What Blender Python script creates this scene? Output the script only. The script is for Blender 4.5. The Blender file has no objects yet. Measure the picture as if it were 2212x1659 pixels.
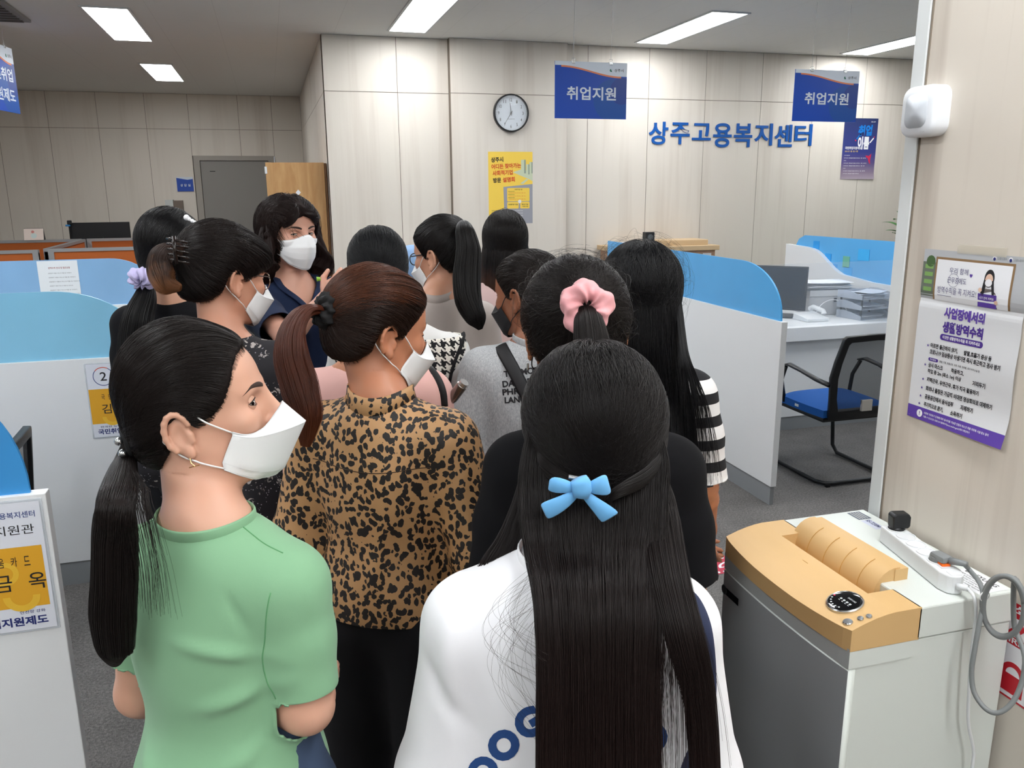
import bpy, bmesh, math, random
import numpy as np
from mathutils import Vector, Matrix
from mathutils.bvhtree import BVHTree

# ---------------------------------------------------------------- camera
SC = bpy.context.scene
COL = SC.collection
PI = math.pi
F_PX, IMG_W, IMG_H = 1763.5, 2212.0, 1659.0
CAM_H = 1.72
PITCH, YAW, ROLL = math.radians(13.389), math.radians(16.152), math.radians(-0.435)
cam_d = bpy.data.cameras.new('camera')
cam_d.sensor_fit = 'HORIZONTAL'
cam_d.sensor_width = 36.0
cam_d.lens = 36.0 * F_PX / IMG_W
cam_d.clip_start = 0.05
cam = bpy.data.objects.new('camera', cam_d)
COL.objects.link(cam)
_cp, _sp = math.cos(PITCH), math.sin(PITCH)
_F = Vector((math.sin(YAW) * _cp, math.cos(YAW) * _cp, -_sp))
_R = Vector((math.cos(YAW), -math.sin(YAW), 0))
_U = _R.cross(_F)
_R2 = math.cos(ROLL) * _R + math.sin(ROLL) * _U
_U2 = -math.sin(ROLL) * _R + math.cos(ROLL) * _U
cam.matrix_world = Matrix(((_R2.x, _U2.x, -_F.x, 0), (_R2.y, _U2.y, -_F.y, 0), (_R2.z, _U2.z, -_F.z, CAM_H), (0, 0, 0, 1)))
SC.camera = cam
SC.view_settings.view_transform = 'Standard'
SC.view_settings.look = 'None'
SC.view_settings.gamma = 1.0
SC.view_settings.use_curve_mapping = False
SC.view_settings.exposure = 0.6
SC.cycles.max_bounces = 5
SC.cycles.use_adaptive_sampling = True
SC.cycles.adaptive_threshold = 0.03
SC.cycles.diffuse_bounces = 3
SC.cycles.glossy_bounces = 3
SC.cycles.transmission_bounces = 5
SC.cycles.transparent_max_bounces = 12
SC.cycles.caustics_reflective = False
SC.cycles.caustics_refractive = False
SC.cycles.sample_clamp_indirect = 4.0
SC.cycles.use_denoising = True

# ---------------------------------------------------------------- world: faint fill from the rest of the office
w = bpy.data.worlds.new('world')
SC.world = w
w.use_nodes = True
w.node_tree.nodes['Background'].inputs[0].default_value = (0.9, 0.95, 1.0, 1)
w.node_tree.nodes['Background'].inputs[1].default_value = 0.25
LAMP_STRENGTH = 15.0
LAMP_TINT = (0.97, 0.985, 1.0)

CAMV = Vector((0, 0, CAM_H))


def ray(px, py):
    return _R2 * ((px - IMG_W / 2) / F_PX) - _U2 * ((py - IMG_H / 2) / F_PX) + _F


def at(px, py, dep):
    """the place at distance dep (along the view axis) seen at that point of the photograph"""
    return CAMV + ray(px, py) * dep


# ---------------------------------------------------------------- materials
def lin(c):
    if isinstance(c, str):
        c = tuple(int(c[i:i + 2], 16) / 255 for i in (0, 2, 4))
    return tuple(x / 12.92 if x <= 0.04045 else ((x + 0.055) / 1.055) ** 2.4 for x in c)


class NT:
    def __init__(s, name):
        s.m = bpy.data.materials.new(name)
        s.m.use_nodes = True
        s.t = s.m.node_tree
        s.b = s.t.nodes['Principled BSDF']

    def n(s, typ, **kw):
        nd = s.t.nodes.new('ShaderNode' + typ)
        for k, v in kw.items():
            setattr(nd, k, v)
        return nd

    def put(s, sock, v):
        if isinstance(v, bpy.types.NodeSocket):
            s.t.links.new(v, sock)
        elif v is not None:
            sock.default_value = v

    def math(s, op, a, b=None, c=None):
        nd = s.n('Math', operation=op)
        s.put(nd.inputs[0], a)
        if b is not None: s.put(nd.inputs[1], b)
        if c is not None: s.put(nd.inputs[2], c)
        return nd.outputs[0]

    def mix(s, f, a, b):
        nd = s.n('Mix', data_type='RGBA')
        s.put(nd.inputs[0], f)
        s.put(nd.inputs[6], a if isinstance(a, bpy.types.NodeSocket) else (*a, 1))
        s.put(nd.inputs[7], b if isinstance(b, bpy.types.NodeSocket) else (*b, 1))
        return nd.outputs[2]

    def coord(s, scale=(1, 1, 1), kind='Object', loc=(0, 0, 0), rot=(0, 0, 0)):
        tc = s.n('TexCoord')
        mp = s.n('Mapping')
        mp.inputs['Scale'].default_value = scale
        mp.inputs['Location'].default_value = loc
        mp.inputs['Rotation'].default_value = rot
        s.t.links.new(tc.outputs[kind], mp.inputs[0])
        return mp.outputs[0]

    def noise(s, vec, scale, detail=3, rough=0.5, dist=0.0):
        nd = s.n('TexNoise')
        s.put(nd.inputs['Vector'], vec)
        nd.inputs['Scale'].default_value = scale
        nd.inputs['Detail'].default_value = detail
        nd.inputs['Roughness'].default_value = rough
        nd.inputs['Distortion'].default_value = dist
        return nd

    def ramp(s, f, stops, interp='LINEAR'):
        nd = s.n('ValToRGB')
        nd.color_ramp.interpolation = interp
        el = nd.color_ramp.elements
        while len(el) < len(stops): el.new(0.5)
        for e, (p, c) in zip(el, stops):
            e.position = p
            e.color = (*c, 1) if len(c) == 3 else c
        s.put(nd.inputs[0], f)
        return nd.outputs[0]

    def bump(s, h, strength=0.2, dist=0.001):
        nd = s.n('Bump')
        nd.inputs['Strength'].default_value = strength
        nd.inputs['Distance'].default_value = dist
        s.put(nd.inputs['Height'], h)
        s.t.links.new(nd.outputs[0], s.b.inputs['Normal'])

    def base(s, v):
        s.put(s.b.inputs['Base Color'], v if isinstance(v, bpy.types.NodeSocket) else (*v, 1))


MATS = {}


def mat(name, col, rough=0.6, metal=0.0, spec=0.5, emit=None, alpha=None, trans=0.0, sheen=0.0, bump=None, ior=1.45, vary=0.0, vscale=8):
    """a plain procedural material; vary adds a soft noise to its colour, bump=(scale, strength) a fine grain"""
    if name in MATS:
        return MATS[name]
    N = NT(name)
    c = lin(col)
    if vary:
        nz = N.noise(N.coord(), vscale, 3)
        lo = tuple(x * (1 - vary) for x in c)
        hi = tuple(min(1, x * (1 + vary)) for x in c)
        N.base(N.mix(nz.outputs[0], lo, hi))
    else:
        N.base(c)
    N.b.inputs['Roughness'].default_value = rough
    N.b.inputs['Metallic'].default_value = metal
    N.b.inputs['Specular IOR Level'].default_value = spec
    N.b.inputs['IOR'].default_value = ior
    N.b.inputs['Transmission Weight'].default_value = trans
    if sheen:
        N.b.inputs['Sheen Weight'].default_value = sheen
        N.b.inputs['Sheen Roughness'].default_value = 0.5
    if emit:
        N.b.inputs['Emission Color'].default_value = (*emit[0], 1)
        N.b.inputs['Emission Strength'].default_value = emit[1]
    if alpha is not None:
        N.b.inputs['Alpha'].default_value = alpha
    if bump:
        N.bump(N.noise(N.coord(), bump[0], 2).outputs[0], bump[1], 0.001)
    MATS[name] = N.m
    return N.m


# ---------------------------------------------------------------- mesh building
class MB:
    def __init__(s):
        s.v, s.f, s.mi, s.mats = [], [], [], []

    def m(s, mt):
        if mt not in s.mats: s.mats.append(mt)
        return s.mats.index(mt)

    def add(s, vs, fs, mt=None):
        o = len(s.v)
        s.v += [tuple(map(float, p)) for p in vs]
        k = s.m(mt) if mt else 0
        for f in fs:
            s.f.append(tuple(int(i) + o for i in f))
            s.mi.append(k)
        return s

    def box(s, a, b, mt=None, bev=0.0, seg=2, M=None):
        x0, y0, z0 = a
        x1, y1, z1 = b
        if bev <= 0 and M is None:
            vs = [(x0, y0, z0), (x1, y0, z0), (x1, y1, z0), (x0, y1, z0), (x0, y0, z1), (x1, y0, z1), (x1, y1, z1), (x0, y1, z1)]
            return s.add(vs, [(0, 3, 2, 1), (4, 5, 6, 7), (0, 1, 5, 4), (1, 2, 6, 5), (2, 3, 7, 6), (3, 0, 4, 7)], mt)
        bm = bmesh.new()
        bmesh.ops.create_cube(bm, size=1)
        for v in bm.verts:
            v.co = Vector(((x0 + x1) / 2 + v.co.x * (x1 - x0), (y0 + y1) / 2 + v.co.y * (y1 - y0), (z0 + z1) / 2 + v.co.z * (z1 - z0)))
        if bev > 0:
            bmesh.ops.bevel(bm, geom=bm.edges[:], offset=bev, segments=seg, affect='EDGES', profile=0.5)
        return s.bm(bm, mt, M)

    def bm(s, bm, mt=None, M=None):
        bm.verts.index_update()
        vs = [(M @ v.co if M else v.co.copy()) for v in bm.verts]
        fs = [[v.index for v in f.verts] for f in bm.faces]
        bm.free()
        return s.add(vs, fs, mt)

    def cyl(s, p0, p1, r0, r1=None, n=20, mt=None, caps=True):
        r1 = r0 if r1 is None else r1
        return s.tube([p0, p1], [r0, r1], n, mt, caps)

    def tube(s, pts, r, n=10, mt=None, caps=True, flat=None, up=None, closed=False):
        """a swept tube; flat=(wide, thick) makes a ribbon-like section"""
        P = [Vector(p) for p in pts]
        k = len(P)
        R = r if hasattr(r, '__len__') else [r] * k
        vs = []
        ref = Vector(up) if up else None
        prev = None
        for i, p in enumerate(P):
            if closed:
                t = (P[(i + 1) % k] - P[i - 1]).normalized()
            else:
                t = (P[min(i + 1, k - 1)] - P[max(i - 1, 0)]).normalized()
            if ref is not None:
                a = ref - t * ref.dot(t)
            elif prev is not None:
                a = prev - t * prev.dot(t)
            else:
                a = t.orthogonal()
            if a.length < 1e-6: a = t.orthogonal()
            a.normalize()
            prev = a
            b = t.cross(a)
            fx, fy = flat if flat else (1, 1)
            for j in range(n):
                q = 2 * PI * j / n
                vs.append(p + (a * (math.cos(q) * fy) + b * (math.sin(q) * fx)) * R[i])
        fs = []
        for i in range(k if closed else k - 1):
            for j in range(n):
                i2 = (i + 1) % k
                fs.append((i * n + j, i * n + (j + 1) % n, i2 * n + (j + 1) % n, i2 * n + j))
        if caps and not closed:
            fs.append(tuple(range(n - 1, -1, -1)))
            fs.append(tuple((k - 1) * n + j for j in range(n)))
        return s.add(vs, fs, mt)

    def lathe(s, prof, n=32, mt=None, M=None):
        """prof: (radius, height) pairs turned about z"""
        vs, fs = [], []
        for r, z in prof:
            for j in range(n):
                q = 2 * PI * j / n
                p = Vector((r * math.cos(q), r * math.sin(q), z))
                vs.append(M @ p if M else p)
        k = len(prof)
        for i in range(k - 1):
            for j in range(n):
                fs.append((i * n + j, i * n + (j + 1) % n, (i + 1) * n + (j + 1) % n, (i + 1) * n + j))
        if prof[0][0] > 1e-6: fs.append(tuple(range(n - 1, -1, -1)))
        if prof[-1][0] > 1e-6: fs.append(tuple((k - 1) * n + j for j in range(n)))
        return s.add(vs, fs, mt)

    def prism(s, poly, axis, a, b, mt=None):
        """extrude a 2-D outline along an axis from a to b (outline in the two other axes, cyclic order)"""
        def P(u, v, t):
            return {'x': (t, u, v), 'y': (u, t, v), 'z': (u, v, t)}[axis]
        n = len(poly)
        vs = [P(u, v, a) for u, v in poly] + [P(u, v, b) for u, v in poly]
        fs = [tuple(range(n - 1, -1, -1)), tuple(range(n, 2 * n))]
        for i in range(n):
            fs.append((i, (i + 1) % n, n + (i + 1) % n, n + i))
        return s.add(vs, fs, mt)

    def grid(s, G, mt=None, closed_u=False):
        """G: array (n, m, 3) of points"""
        G = np.asarray(G, float)
        n, m = G.shape[:2]
        fs = []
        for i in range(n - 1):
            for j in range(m if closed_u else m - 1):
                j2 = (j + 1) % m
                fs.append((i * m + j, i * m + j2, (i + 1) * m + j2, (i + 1) * m + j))
        return s.add(G.reshape(-1, 3), fs, mt)

    def build(s, name, parent=None, mt=None, smooth=False, thick=0.0, sub=0, bev=0.0, loc=None):
        me = bpy.data.meshes.new(name)
        if loc is not None:
            L = np.array(loc, float)
            vv = (np.array(s.v) - L).tolist()
        else:
            vv = s.v
        me.from_pydata(vv, [], s.f)
        if mt and not s.mats: s.mats = [mt]
        for q in s.mats: me.materials.append(q)
        me.polygons.foreach_set('material_index', s.mi)
        bm = bmesh.new()
        bm.from_mesh(me)
        bmesh.ops.recalc_face_normals(bm, faces=bm.faces)
        bm.to_mesh(me)
        bm.free()
        if smooth:
            me.polygons.foreach_set('use_smooth', [True] * len(me.polygons))
            if smooth != 'all':
                me.set_sharp_from_angle(angle=math.radians(35))
        me.update()
        o = bpy.data.objects.new(name, me)
        COL.objects.link(o)
        if loc is not None: o.location = loc
        if parent: o.parent = parent
        if thick:
            q = o.modifiers.new('solid', 'SOLIDIFY')
            q.thickness = thick
            q.offset = 0
        if bev:
            q = o.modifiers.new('bevel', 'BEVEL')
            q.width = bev
            q.segments = 2
            q.limit_method = 'ANGLE'
        if sub:
            q = o.modifiers.new('sub', 'SUBSURF')
            q.levels = q.render_levels = sub
        return o


def thing(name, label, cat, loc=(0, 0, 0), group=None, rotz=0):
    o = bpy.data.objects.new(name, None)
    COL.objects.link(o)
    o.location = loc
    o.rotation_euler = (0, 0, rotz)
    o.empty_display_size = 0.05
    return tag(o, label, cat, group)


def tag(o, label, cat, group=None):
    o['label'] = label
    o['category'] = cat
    if group: o['group'] = group
    return o


def struct(o):
    o['kind'] = 'structure'
    return o


_TX = {}


def text_geo(body, bold=0.0, spacing=1.0):
    key = (body, bold, spacing)
    if key in _TX: return _TX[key]
    cu = bpy.data.curves.new('lettering', 'FONT')
    cu.body = body
    cu.size = 1.0
    cu.offset = bold
    cu.space_character = spacing
    cu.resolution_u = 4
    o = bpy.data.objects.new('lettering', cu)
    COL.objects.link(o)
    me = bpy.data.meshes.new_from_object(o)
    v = np.array([tuple(q.co) for q in me.vertices]).reshape(-1, 3)[:, :2]
    f = [tuple(p.vertices) for p in me.polygons]
    bpy.data.objects.remove(o)
    bpy.data.curves.remove(cu)
    bpy.data.meshes.remove(me)
    _TX[key] = (v, f)
    return _TX[key]


class Flat:
    """printed sheet: shapes in its own plane coordinates (u right, v up), layered by a fraction of a millimetre"""

    def __init__(s, origin, right, up, step=0.0004, warp=None):
        s.o, s.r, s.u = Vector(origin), Vector(right).normalized(), Vector(up).normalized()
        s.n = s.r.cross(s.u).normalized()
        s.mb = MB()
        s.step = step
        s.warp = warp

    def P(s, u, v, l):
        k = s.warp(u, v) if s.warp else 0.0
        return s.o + s.r * u + s.u * v + s.n * (l * s.step + k)

    def poly(s, pts, mt, l=1):
        s.mb.add([s.P(u, v, l) for u, v in pts], [tuple(range(len(pts)))], mt)

    def rect(s, u0, v0, u1, v1, mt, l=1, nu=1, nv=1):
        for i in range(nu):
            for j in range(nv):
                a, b = u0 + (u1 - u0) * i / nu, u0 + (u1 - u0) * (i + 1) / nu
                c, d = v0 + (v1 - v0) * j / nv, v0 + (v1 - v0) * (j + 1) / nv
                s.poly([(a, c), (b, c), (b, d), (a, d)], mt, l)

    def rrect(s, u0, v0, u1, v1, r, mt, l=1):
        pts = []
        for cx, cy, a0 in ((u1 - r, v1 - r, 0), (u0 + r, v1 - r, 90), (u0 + r, v0 + r, 180), (u1 - r, v0 + r, 270)):
            for k in range(6):
                a = math.radians(a0 + 18 * k)
                pts.append((cx + r * math.cos(a), cy + r * math.sin(a)))
        s.poly(pts, mt, l)

    def disc(s, u, v, r, mt, l=1, n=28, r2=None):
        r2 = r2 or r
        s.poly([(u + r * math.cos(2 * PI * k / n), v + r2 * math.sin(2 * PI * k / n)) for k in range(n)], mt, l)

    def ring(s, u, v, r, t, mt, l=1, n=36, a0=0, a1=360):
        for k in range(n):
            a, b = math.radians(a0 + (a1 - a0) * k / n), math.radians(a0 + (a1 - a0) * (k + 1) / n)
            s.poly([(u + q * math.cos(c), v + q * math.sin(c)) for q, c in ((r, a), (r, b), (r - t, b), (r - t, a))], mt, l)

    def text(s, body, u, v, w, h, mt, l=2, bold=0.012, rot=0.0, skew=0.0):
        """fit the line into the box whose lower-left corner is (u, v)"""
        vs, fs = text_geo(body, bold)
        if len(vs) == 0: return
        lo, hi = vs.min(0), vs.max(0)
        q = (vs - lo) / np.maximum(hi - lo, 1e-6) * np.array([w, h])
        q[:, 0] += skew * q[:, 1]
        c, sn = math.cos(rot), math.sin(rot)
        s.mb.add([s.P(u + a * c - b * sn, v + a * sn + b * c, l) for a, b in q], fs, mt)

    def build(s, name, parent=None, loc=None):
        return s.mb.build(name, parent, loc=loc)


def smooth_path(P, n=8):
    P = [np.array(p, float) for p in P]
    P = [2 * P[0] - P[1]] + P + [2 * P[-1] - P[-2]]
    out = []
    for i in range(1, len(P) - 2):
        for k in range(n):
            s = k / n
            a, b, c, d = P[i - 1], P[i], P[i + 1], P[i + 2]
            out.append(0.5 * ((2 * b) + (-a + c) * s + (2 * a - 5 * b + 4 * c - d) * s * s + (-a + 3 * b - 3 * c + d) * s ** 3))
    out.append(P[-2])
    return out
# ================================================================ ROOM
def wood_wall(name, light, dark, scale=1.0, warm=0.5):
    N = NT(name)
    co = N.coord((4.5 * scale, 4.5 * scale, 0.28 * scale))
    a = N.noise(co, 1.0, 3, 0.55, 0.25)
    co2 = N.coord((26 * scale, 26 * scale, 0.7 * scale))
    b = N.noise(co2, 1.0, 4, 0.6, 0.3)
    f = N.math('ADD', N.math('MULTIPLY', a.outputs[0], 0.75), N.math('MULTIPLY', b.outputs[0], 0.25))
    c = N.ramp(f, [(0.30, tuple(0.65 * p + 0.35 * q for p, q in zip(lin(dark), lin(light)))), (0.48, lin(light)), (0.58, lin(light)), (0.75, tuple(0.65 * p + 0.35 * q for p, q in zip(lin(light), lin(dark))))])
    N.base(c)
    N.b.inputs['Roughness'].default_value = 0.55
    N.bump(b.outputs[0], 0.06, 0.001)
    return N.m


M_WALL = wood_wall('greige wood panel', 'DDD6CB', 'C3B8AB')
M_WALLN = wood_wall('near wood panel', 'D8D0C4', 'B3A79A', 1.7)
M_JOINT = mat('panel joint', '7A7064', 0.8)
M_WHITE = mat('white laminate', 'E9ECEE', 0.38)
M_GREYBASE = mat('grey plinth', '8F9396', 0.5)
M_TRIMW = mat('white painted trim', 'DCE0E0', 0.45)
M_DARK = mat('black plastic', '16181B', 0.42)
M_STEEL = mat('steel', 'C9CCCF', 0.25, 1.0)
M_ALU = mat('aluminium rail', 'A6A8AA', 0.4, 0.6)


def ceil_mat():
    N = NT('ceiling board')
    tc = N.coord()
    sx = N.n('SeparateXYZ')
    N.t.links.new(tc, sx.inputs[0])
    fx = N.math('ABSOLUTE', N.math('SUBTRACT', N.math('FRACT', N.math('DIVIDE', N.math('ADD', sx.outputs[0], 50.0), 0.45)), 0.5))
    fy = N.math('ABSOLUTE', N.math('SUBTRACT', N.math('FRACT', N.math('DIVIDE', N.math('ADD', sx.outputs[1], 50.0), 0.9)), 0.5))
    lx = N.math('LESS_THAN', fx, 0.004)
    ly = N.math('LESS_THAN', fy, 0.002)
    ln = N.math('MAXIMUM', lx, ly)
    nz = N.noise(tc, 60, 2)
    N.base(N.mix(N.math('MULTIPLY', ln, 0.25), lin('E0E0DD'), lin('9F9F9C')))
    N.b.inputs['Roughness'].default_value = 0.8
    N.bump(nz.outputs[0], 0.05, 0.002)
    return N.m


def floor_mat():
    N = NT('grey carpet tile')
    tc = N.coord()
    a = N.noise(tc, 90, 3, 0.7)
    b = N.noise(tc, 7, 3)
    c = N.noise(N.coord((260, 120, 200)), 1, 2)
    f = N.math('ADD', N.math('MULTIPLY', a.outputs[0], 0.5), N.math('ADD', N.math('MULTIPLY', b.outputs[0], 0.15), N.math('MULTIPLY', c.outputs[0], 0.35)))
    N.base(N.ramp(f, [(0.36, lin('4E4C4A')), (0.5, lin('696765')), (0.62, lin('827F7C'))]))
    N.b.inputs['Roughness'].default_value = 0.85
    N.bump(a.outputs[0], 0.25, 0.002)
    return N.m


def panel_wall(name, axis, c, xs, zs, th=0.03, gap=0.005, mt=M_WALL, back=0.1, sgn=1):
    """boards with dark joints: xs / zs are the joint positions, the visible face lies at c"""
    mb = MB()
    for i in range(len(xs) - 1):
        for k in range(len(zs) - 1):
            a, b = xs[i] + gap / 2, xs[i + 1] - gap / 2
            z0, z1 = zs[k] + gap / 2, zs[k + 1] - gap / 2
            if axis == 'y':
                mb.box((a, c, z0), (b, c + th * sgn, z1), mt)
            else:
                mb.box((c, a, z0), (c + th * sgn, b, z1), mt)
    if axis == 'y':
        mb.box((xs[0], min(c + 0.004 * sgn, c + back * sgn), zs[0]), (xs[-1], max(c + 0.004 * sgn, c + back * sgn), zs[-1]), M_JOINT)
    else:
        mb.box((min(c + 0.004 * sgn, c + back * sgn), xs[0], zs[0]), (max(c + 0.004 * sgn, c + back * sgn), xs[-1], zs[-1]), M_JOINT)
    return struct(mb.build(name))


CZ = 3.0
struct(MB().box((-6, -6, -0.1), (8, 12.6, 0), floor_mat()).build('floor'))
struct(MB().box((-6, -6, CZ), (8, 12.6, CZ + 0.1), ceil_mat()).build('ceiling'))
YB, YF, XS = 7.464, 12.3, 0.522
panel_wall('wall_back', 'y', YB, [XS, 1.146, 1.60], [0, 2.548, CZ])
panel_wall('wall_back_right', 'y', YB, [2.689, 2.913, 3.53, 4.13, 4.745, 5.345, 5.95, 6.56, 7.17, 7.8], [0, 2.548, CZ])
panel_wall('wall_back_pilaster', 'y', YB - 0.07, [1.60, 2.689], [0, 2.548, CZ], back=0.09)
panel_wall('wall_side', 'x', XS, [YB + 0.02, 8.1, 8.71, 9.32, 9.93, 10.54, 11.15, 11.76, YF], [0, 2.548, CZ], sgn=1)
xs = [-6.0] + [-2.074 + 0.587 * k for k in range(-6, 5)] + [XS]
DX0, DX1, DZ = -0.86, 0.04, 2.14
mbs = [x for x in xs if x < DX0 - 0.05]
panel_wall('wall_far', 'y', YF, mbs + [DX0 - 0.09], [0, 2.548, CZ])
panel_wall('wall_far_over_door', 'y', YF, [DX0 - 0.09, -0.31, DX1 + 0.09], [DZ + 0.06, 2.548, CZ])
panel_wall('wall_far_right', 'y', YF, [DX1 + 0.09, XS], [0, 2.548, CZ])
struct(MB().box((-6, -6, 0), (-5.9, 12.4, CZ), M_WALL).build('wall_left'))
struct(MB().box((7.8, -6, 0), (7.9, 7.5, CZ), M_WALL).build('wall_right'))
struct(MB().box((-6, -6.1, 0), (8, -6, CZ), M_WALL).build('wall_behind'))
# near wall on the right with its white edge strip and cable duct
XN = 1.53
struct(MB().box((XN, -6, 0), (XN + 0.13, 1.735, CZ), M_WALLN).build('wall_near'))
mb = MB()
mb.box((XN - 0.006, 1.725, 0), (XN + 0.136, 1.745, CZ), M_TRIMW)
mb.box((XN - 0.008, 1.707, 0), (XN + 0.01, 1.747, CZ), M_TRIMW)
struct(mb.build('trim_1', bev=0.001))
struct(MB().box((XN - 0.004, 1.703, 0), (XN + 0.001, 1.706, CZ), M_JOINT).build('trim_2'))
for nm, a, b in (('baseboard_back', (XS, YB - 0.012, 0), (1.6, YB, 0.09)), ('baseboard_back_right', (2.69, YB - 0.012, 0), (7.8, YB, 0.09)),
                 ('baseboard_far', (-6, YF - 0.012, 0), (DX0 - 0.09, YF, 0.09))):
    struct(MB().box(a, b, M_GREYBASE).build(nm))
# far door
M_DOOR = mat('grey painted door', '8C8985', 0.5)
M_DFR = mat('door frame paint', 'A19C94', 0.5)
mb = MB()
mb.box((DX0 - 0.08, YF - 0.03, 0), (DX0, YF + 0.1, DZ + 0.06), M_DFR)
mb.box((DX1, YF - 0.03, 0), (DX1 + 0.08, YF + 0.1, DZ + 0.06), M_DFR)
mb.box((DX0, YF - 0.03, DZ), (DX1, YF + 0.1, DZ + 0.06), M_DFR)
mb.box((DX0 - 0.02, YF + 0.06, 0), (DX1 + 0.02, YF + 0.1, DZ), M_JOINT)
d1 = struct(mb.build('door_1'))
d = MB().box((DX0 + 0.006, YF - 0.005, 0.005), (DX1 - 0.006, YF + 0.05, DZ - 0.006), M_DOOR).build('door_leaf', d1)
MB().box((-0.74, YF - 0.008, 1.99), (-0.67, YF - 0.005, 2.0), M_DARK).build('door_label', d1)
MB().tube([(-0.10, YF - 0.06, 1.02), (-0.2, YF - 0.06, 1.02)], 0.01, 10, M_STEEL).tube([(-0.10, YF - 0.06, 1.02), (-0.10, YF, 1.02)], 0.009, 10, M_STEEL).build('door_handle', d1)

# ---------------------------------------------------------------- ceiling lights
M_LAMP = NT('lamp diffuser')
M_LAMP.base((0.9, 0.9, 0.9))
M_LAMP.b.inputs['Emission Color'].default_value = (*LAMP_TINT, 1)
M_LAMP.b.inputs['Emission Strength'].default_value = LAMP_STRENGTH
M_LAMP = M_LAMP.m
M_LFR = mat('lamp rim', 'D8DADB', 0.5)
lamps = []
first = None


def lamp_at(x, y, label):
    global first
    if first is None:
        t = thing('ceiling_light', label, 'ceiling light', (x, y, CZ), 'long flush ceiling lights')
        MB().box((-0.147, -0.667, -0.008), (0.147, 0.667, -0.002), M_LAMP, 0.0).build('diffuser', t)
        mb = MB()
        for a, b in (((-0.165, -0.685, -0.01), (-0.147, 0.685, 0)), ((0.147, -0.685, -0.01), (0.165, 0.685, 0)),
                     ((-0.147, -0.685, -0.01), (0.147, -0.667, 0)), ((-0.147, 0.667, -0.01), (0.147, 0.685, 0))):
            mb.box(a, b, M_LFR)
        mb.build('rim', t)
        first = t
        return t
    t = first.copy()
    COL.objects.link(t)
    t.location = (x, y, CZ)
    t['label'] = label
    for ch in first.children:
        c = ch.copy()
        COL.objects.link(c)
        c.parent = t
    return t


lamp_at(-1.015, 7.46, 'bright rectangular ceiling light, the upper and larger of two at left')
lamp_at(-1.005, 10.2, 'smaller ceiling light at left, farthest back above the grey door side')
lamp_at(1.2, 6.5, 'bright ceiling light cut by the top edge, above the wall clock')
lamp_at(3.415, 6.52, 'long bright ceiling light above the two hanging signs, in full view')
lamp_at(5.655, 6.62, 'thin ceiling light at right, partly hidden by the near wall')
for x, y in ((-1.01, 4.7), (-1.01, 1.95), (1.2, 3.75), (1.2, 1.0), (-3.2, -0.6), (-1.0, -0.6), (1.0, -0.6), (-3.2, -2.4), (-1.0, -2.4), (1.0, -2.4), (-1.0, -4.2), (1.0, -4.2), (3.4, 3.75), (3.4, 1.0), (5.65, 3.8),  # unseen lamps; the close rows behind the camera are added as fill light
             (-3.25, 7.46), (-3.25, 4.7), (-3.25, 1.95)):
    lamp_at(x, y, 'unseen flush ceiling light above the front office, among continued rows and added fill')

# ceiling vent corner at top left
t = thing('ceiling_vent', 'dark slatted ceiling vent at the top left corner', 'vent', (-2.05, 7.0, CZ))
MB().box((-0.42, -0.42, -0.02), (0.42, 0.42, 0), mat('vent frame', '8B8B88', 0.6)).build('frame', t)
mb = MB()
for k in range(9):
    mb.box((-0.38, -0.38 + k * 0.09, -0.03), (0.38, -0.34 + k * 0.09, -0.02), mat('vent slat', '5A5754', 0.6))
mb.build('slats', t)

# ================================================================ SIGNS
M_SBLUE = mat('sign blue', '1448AC', 0.35)
M_SBLUE2 = mat('sign blue light', '124E9E', 0.35)
M_SBLUE3 = mat('sign blue dark', '1D3F8E', 0.35)
M_SWHT = mat('sign white', 'D5DEE9', 0.35)
M_SORG = mat('sign orange', 'E08560', 0.4)
M_INK = mat('black ink', '1E1E22', 0.5)
M_GRN = mat('logo green', '1F6E5C', 0.4)
M_CLIP = mat('clip metal', 'B9BBBB', 0.25, 0.9)
M_STR = mat('clear line', 'D9DBDC', 0.3, alpha=0.45)


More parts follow.
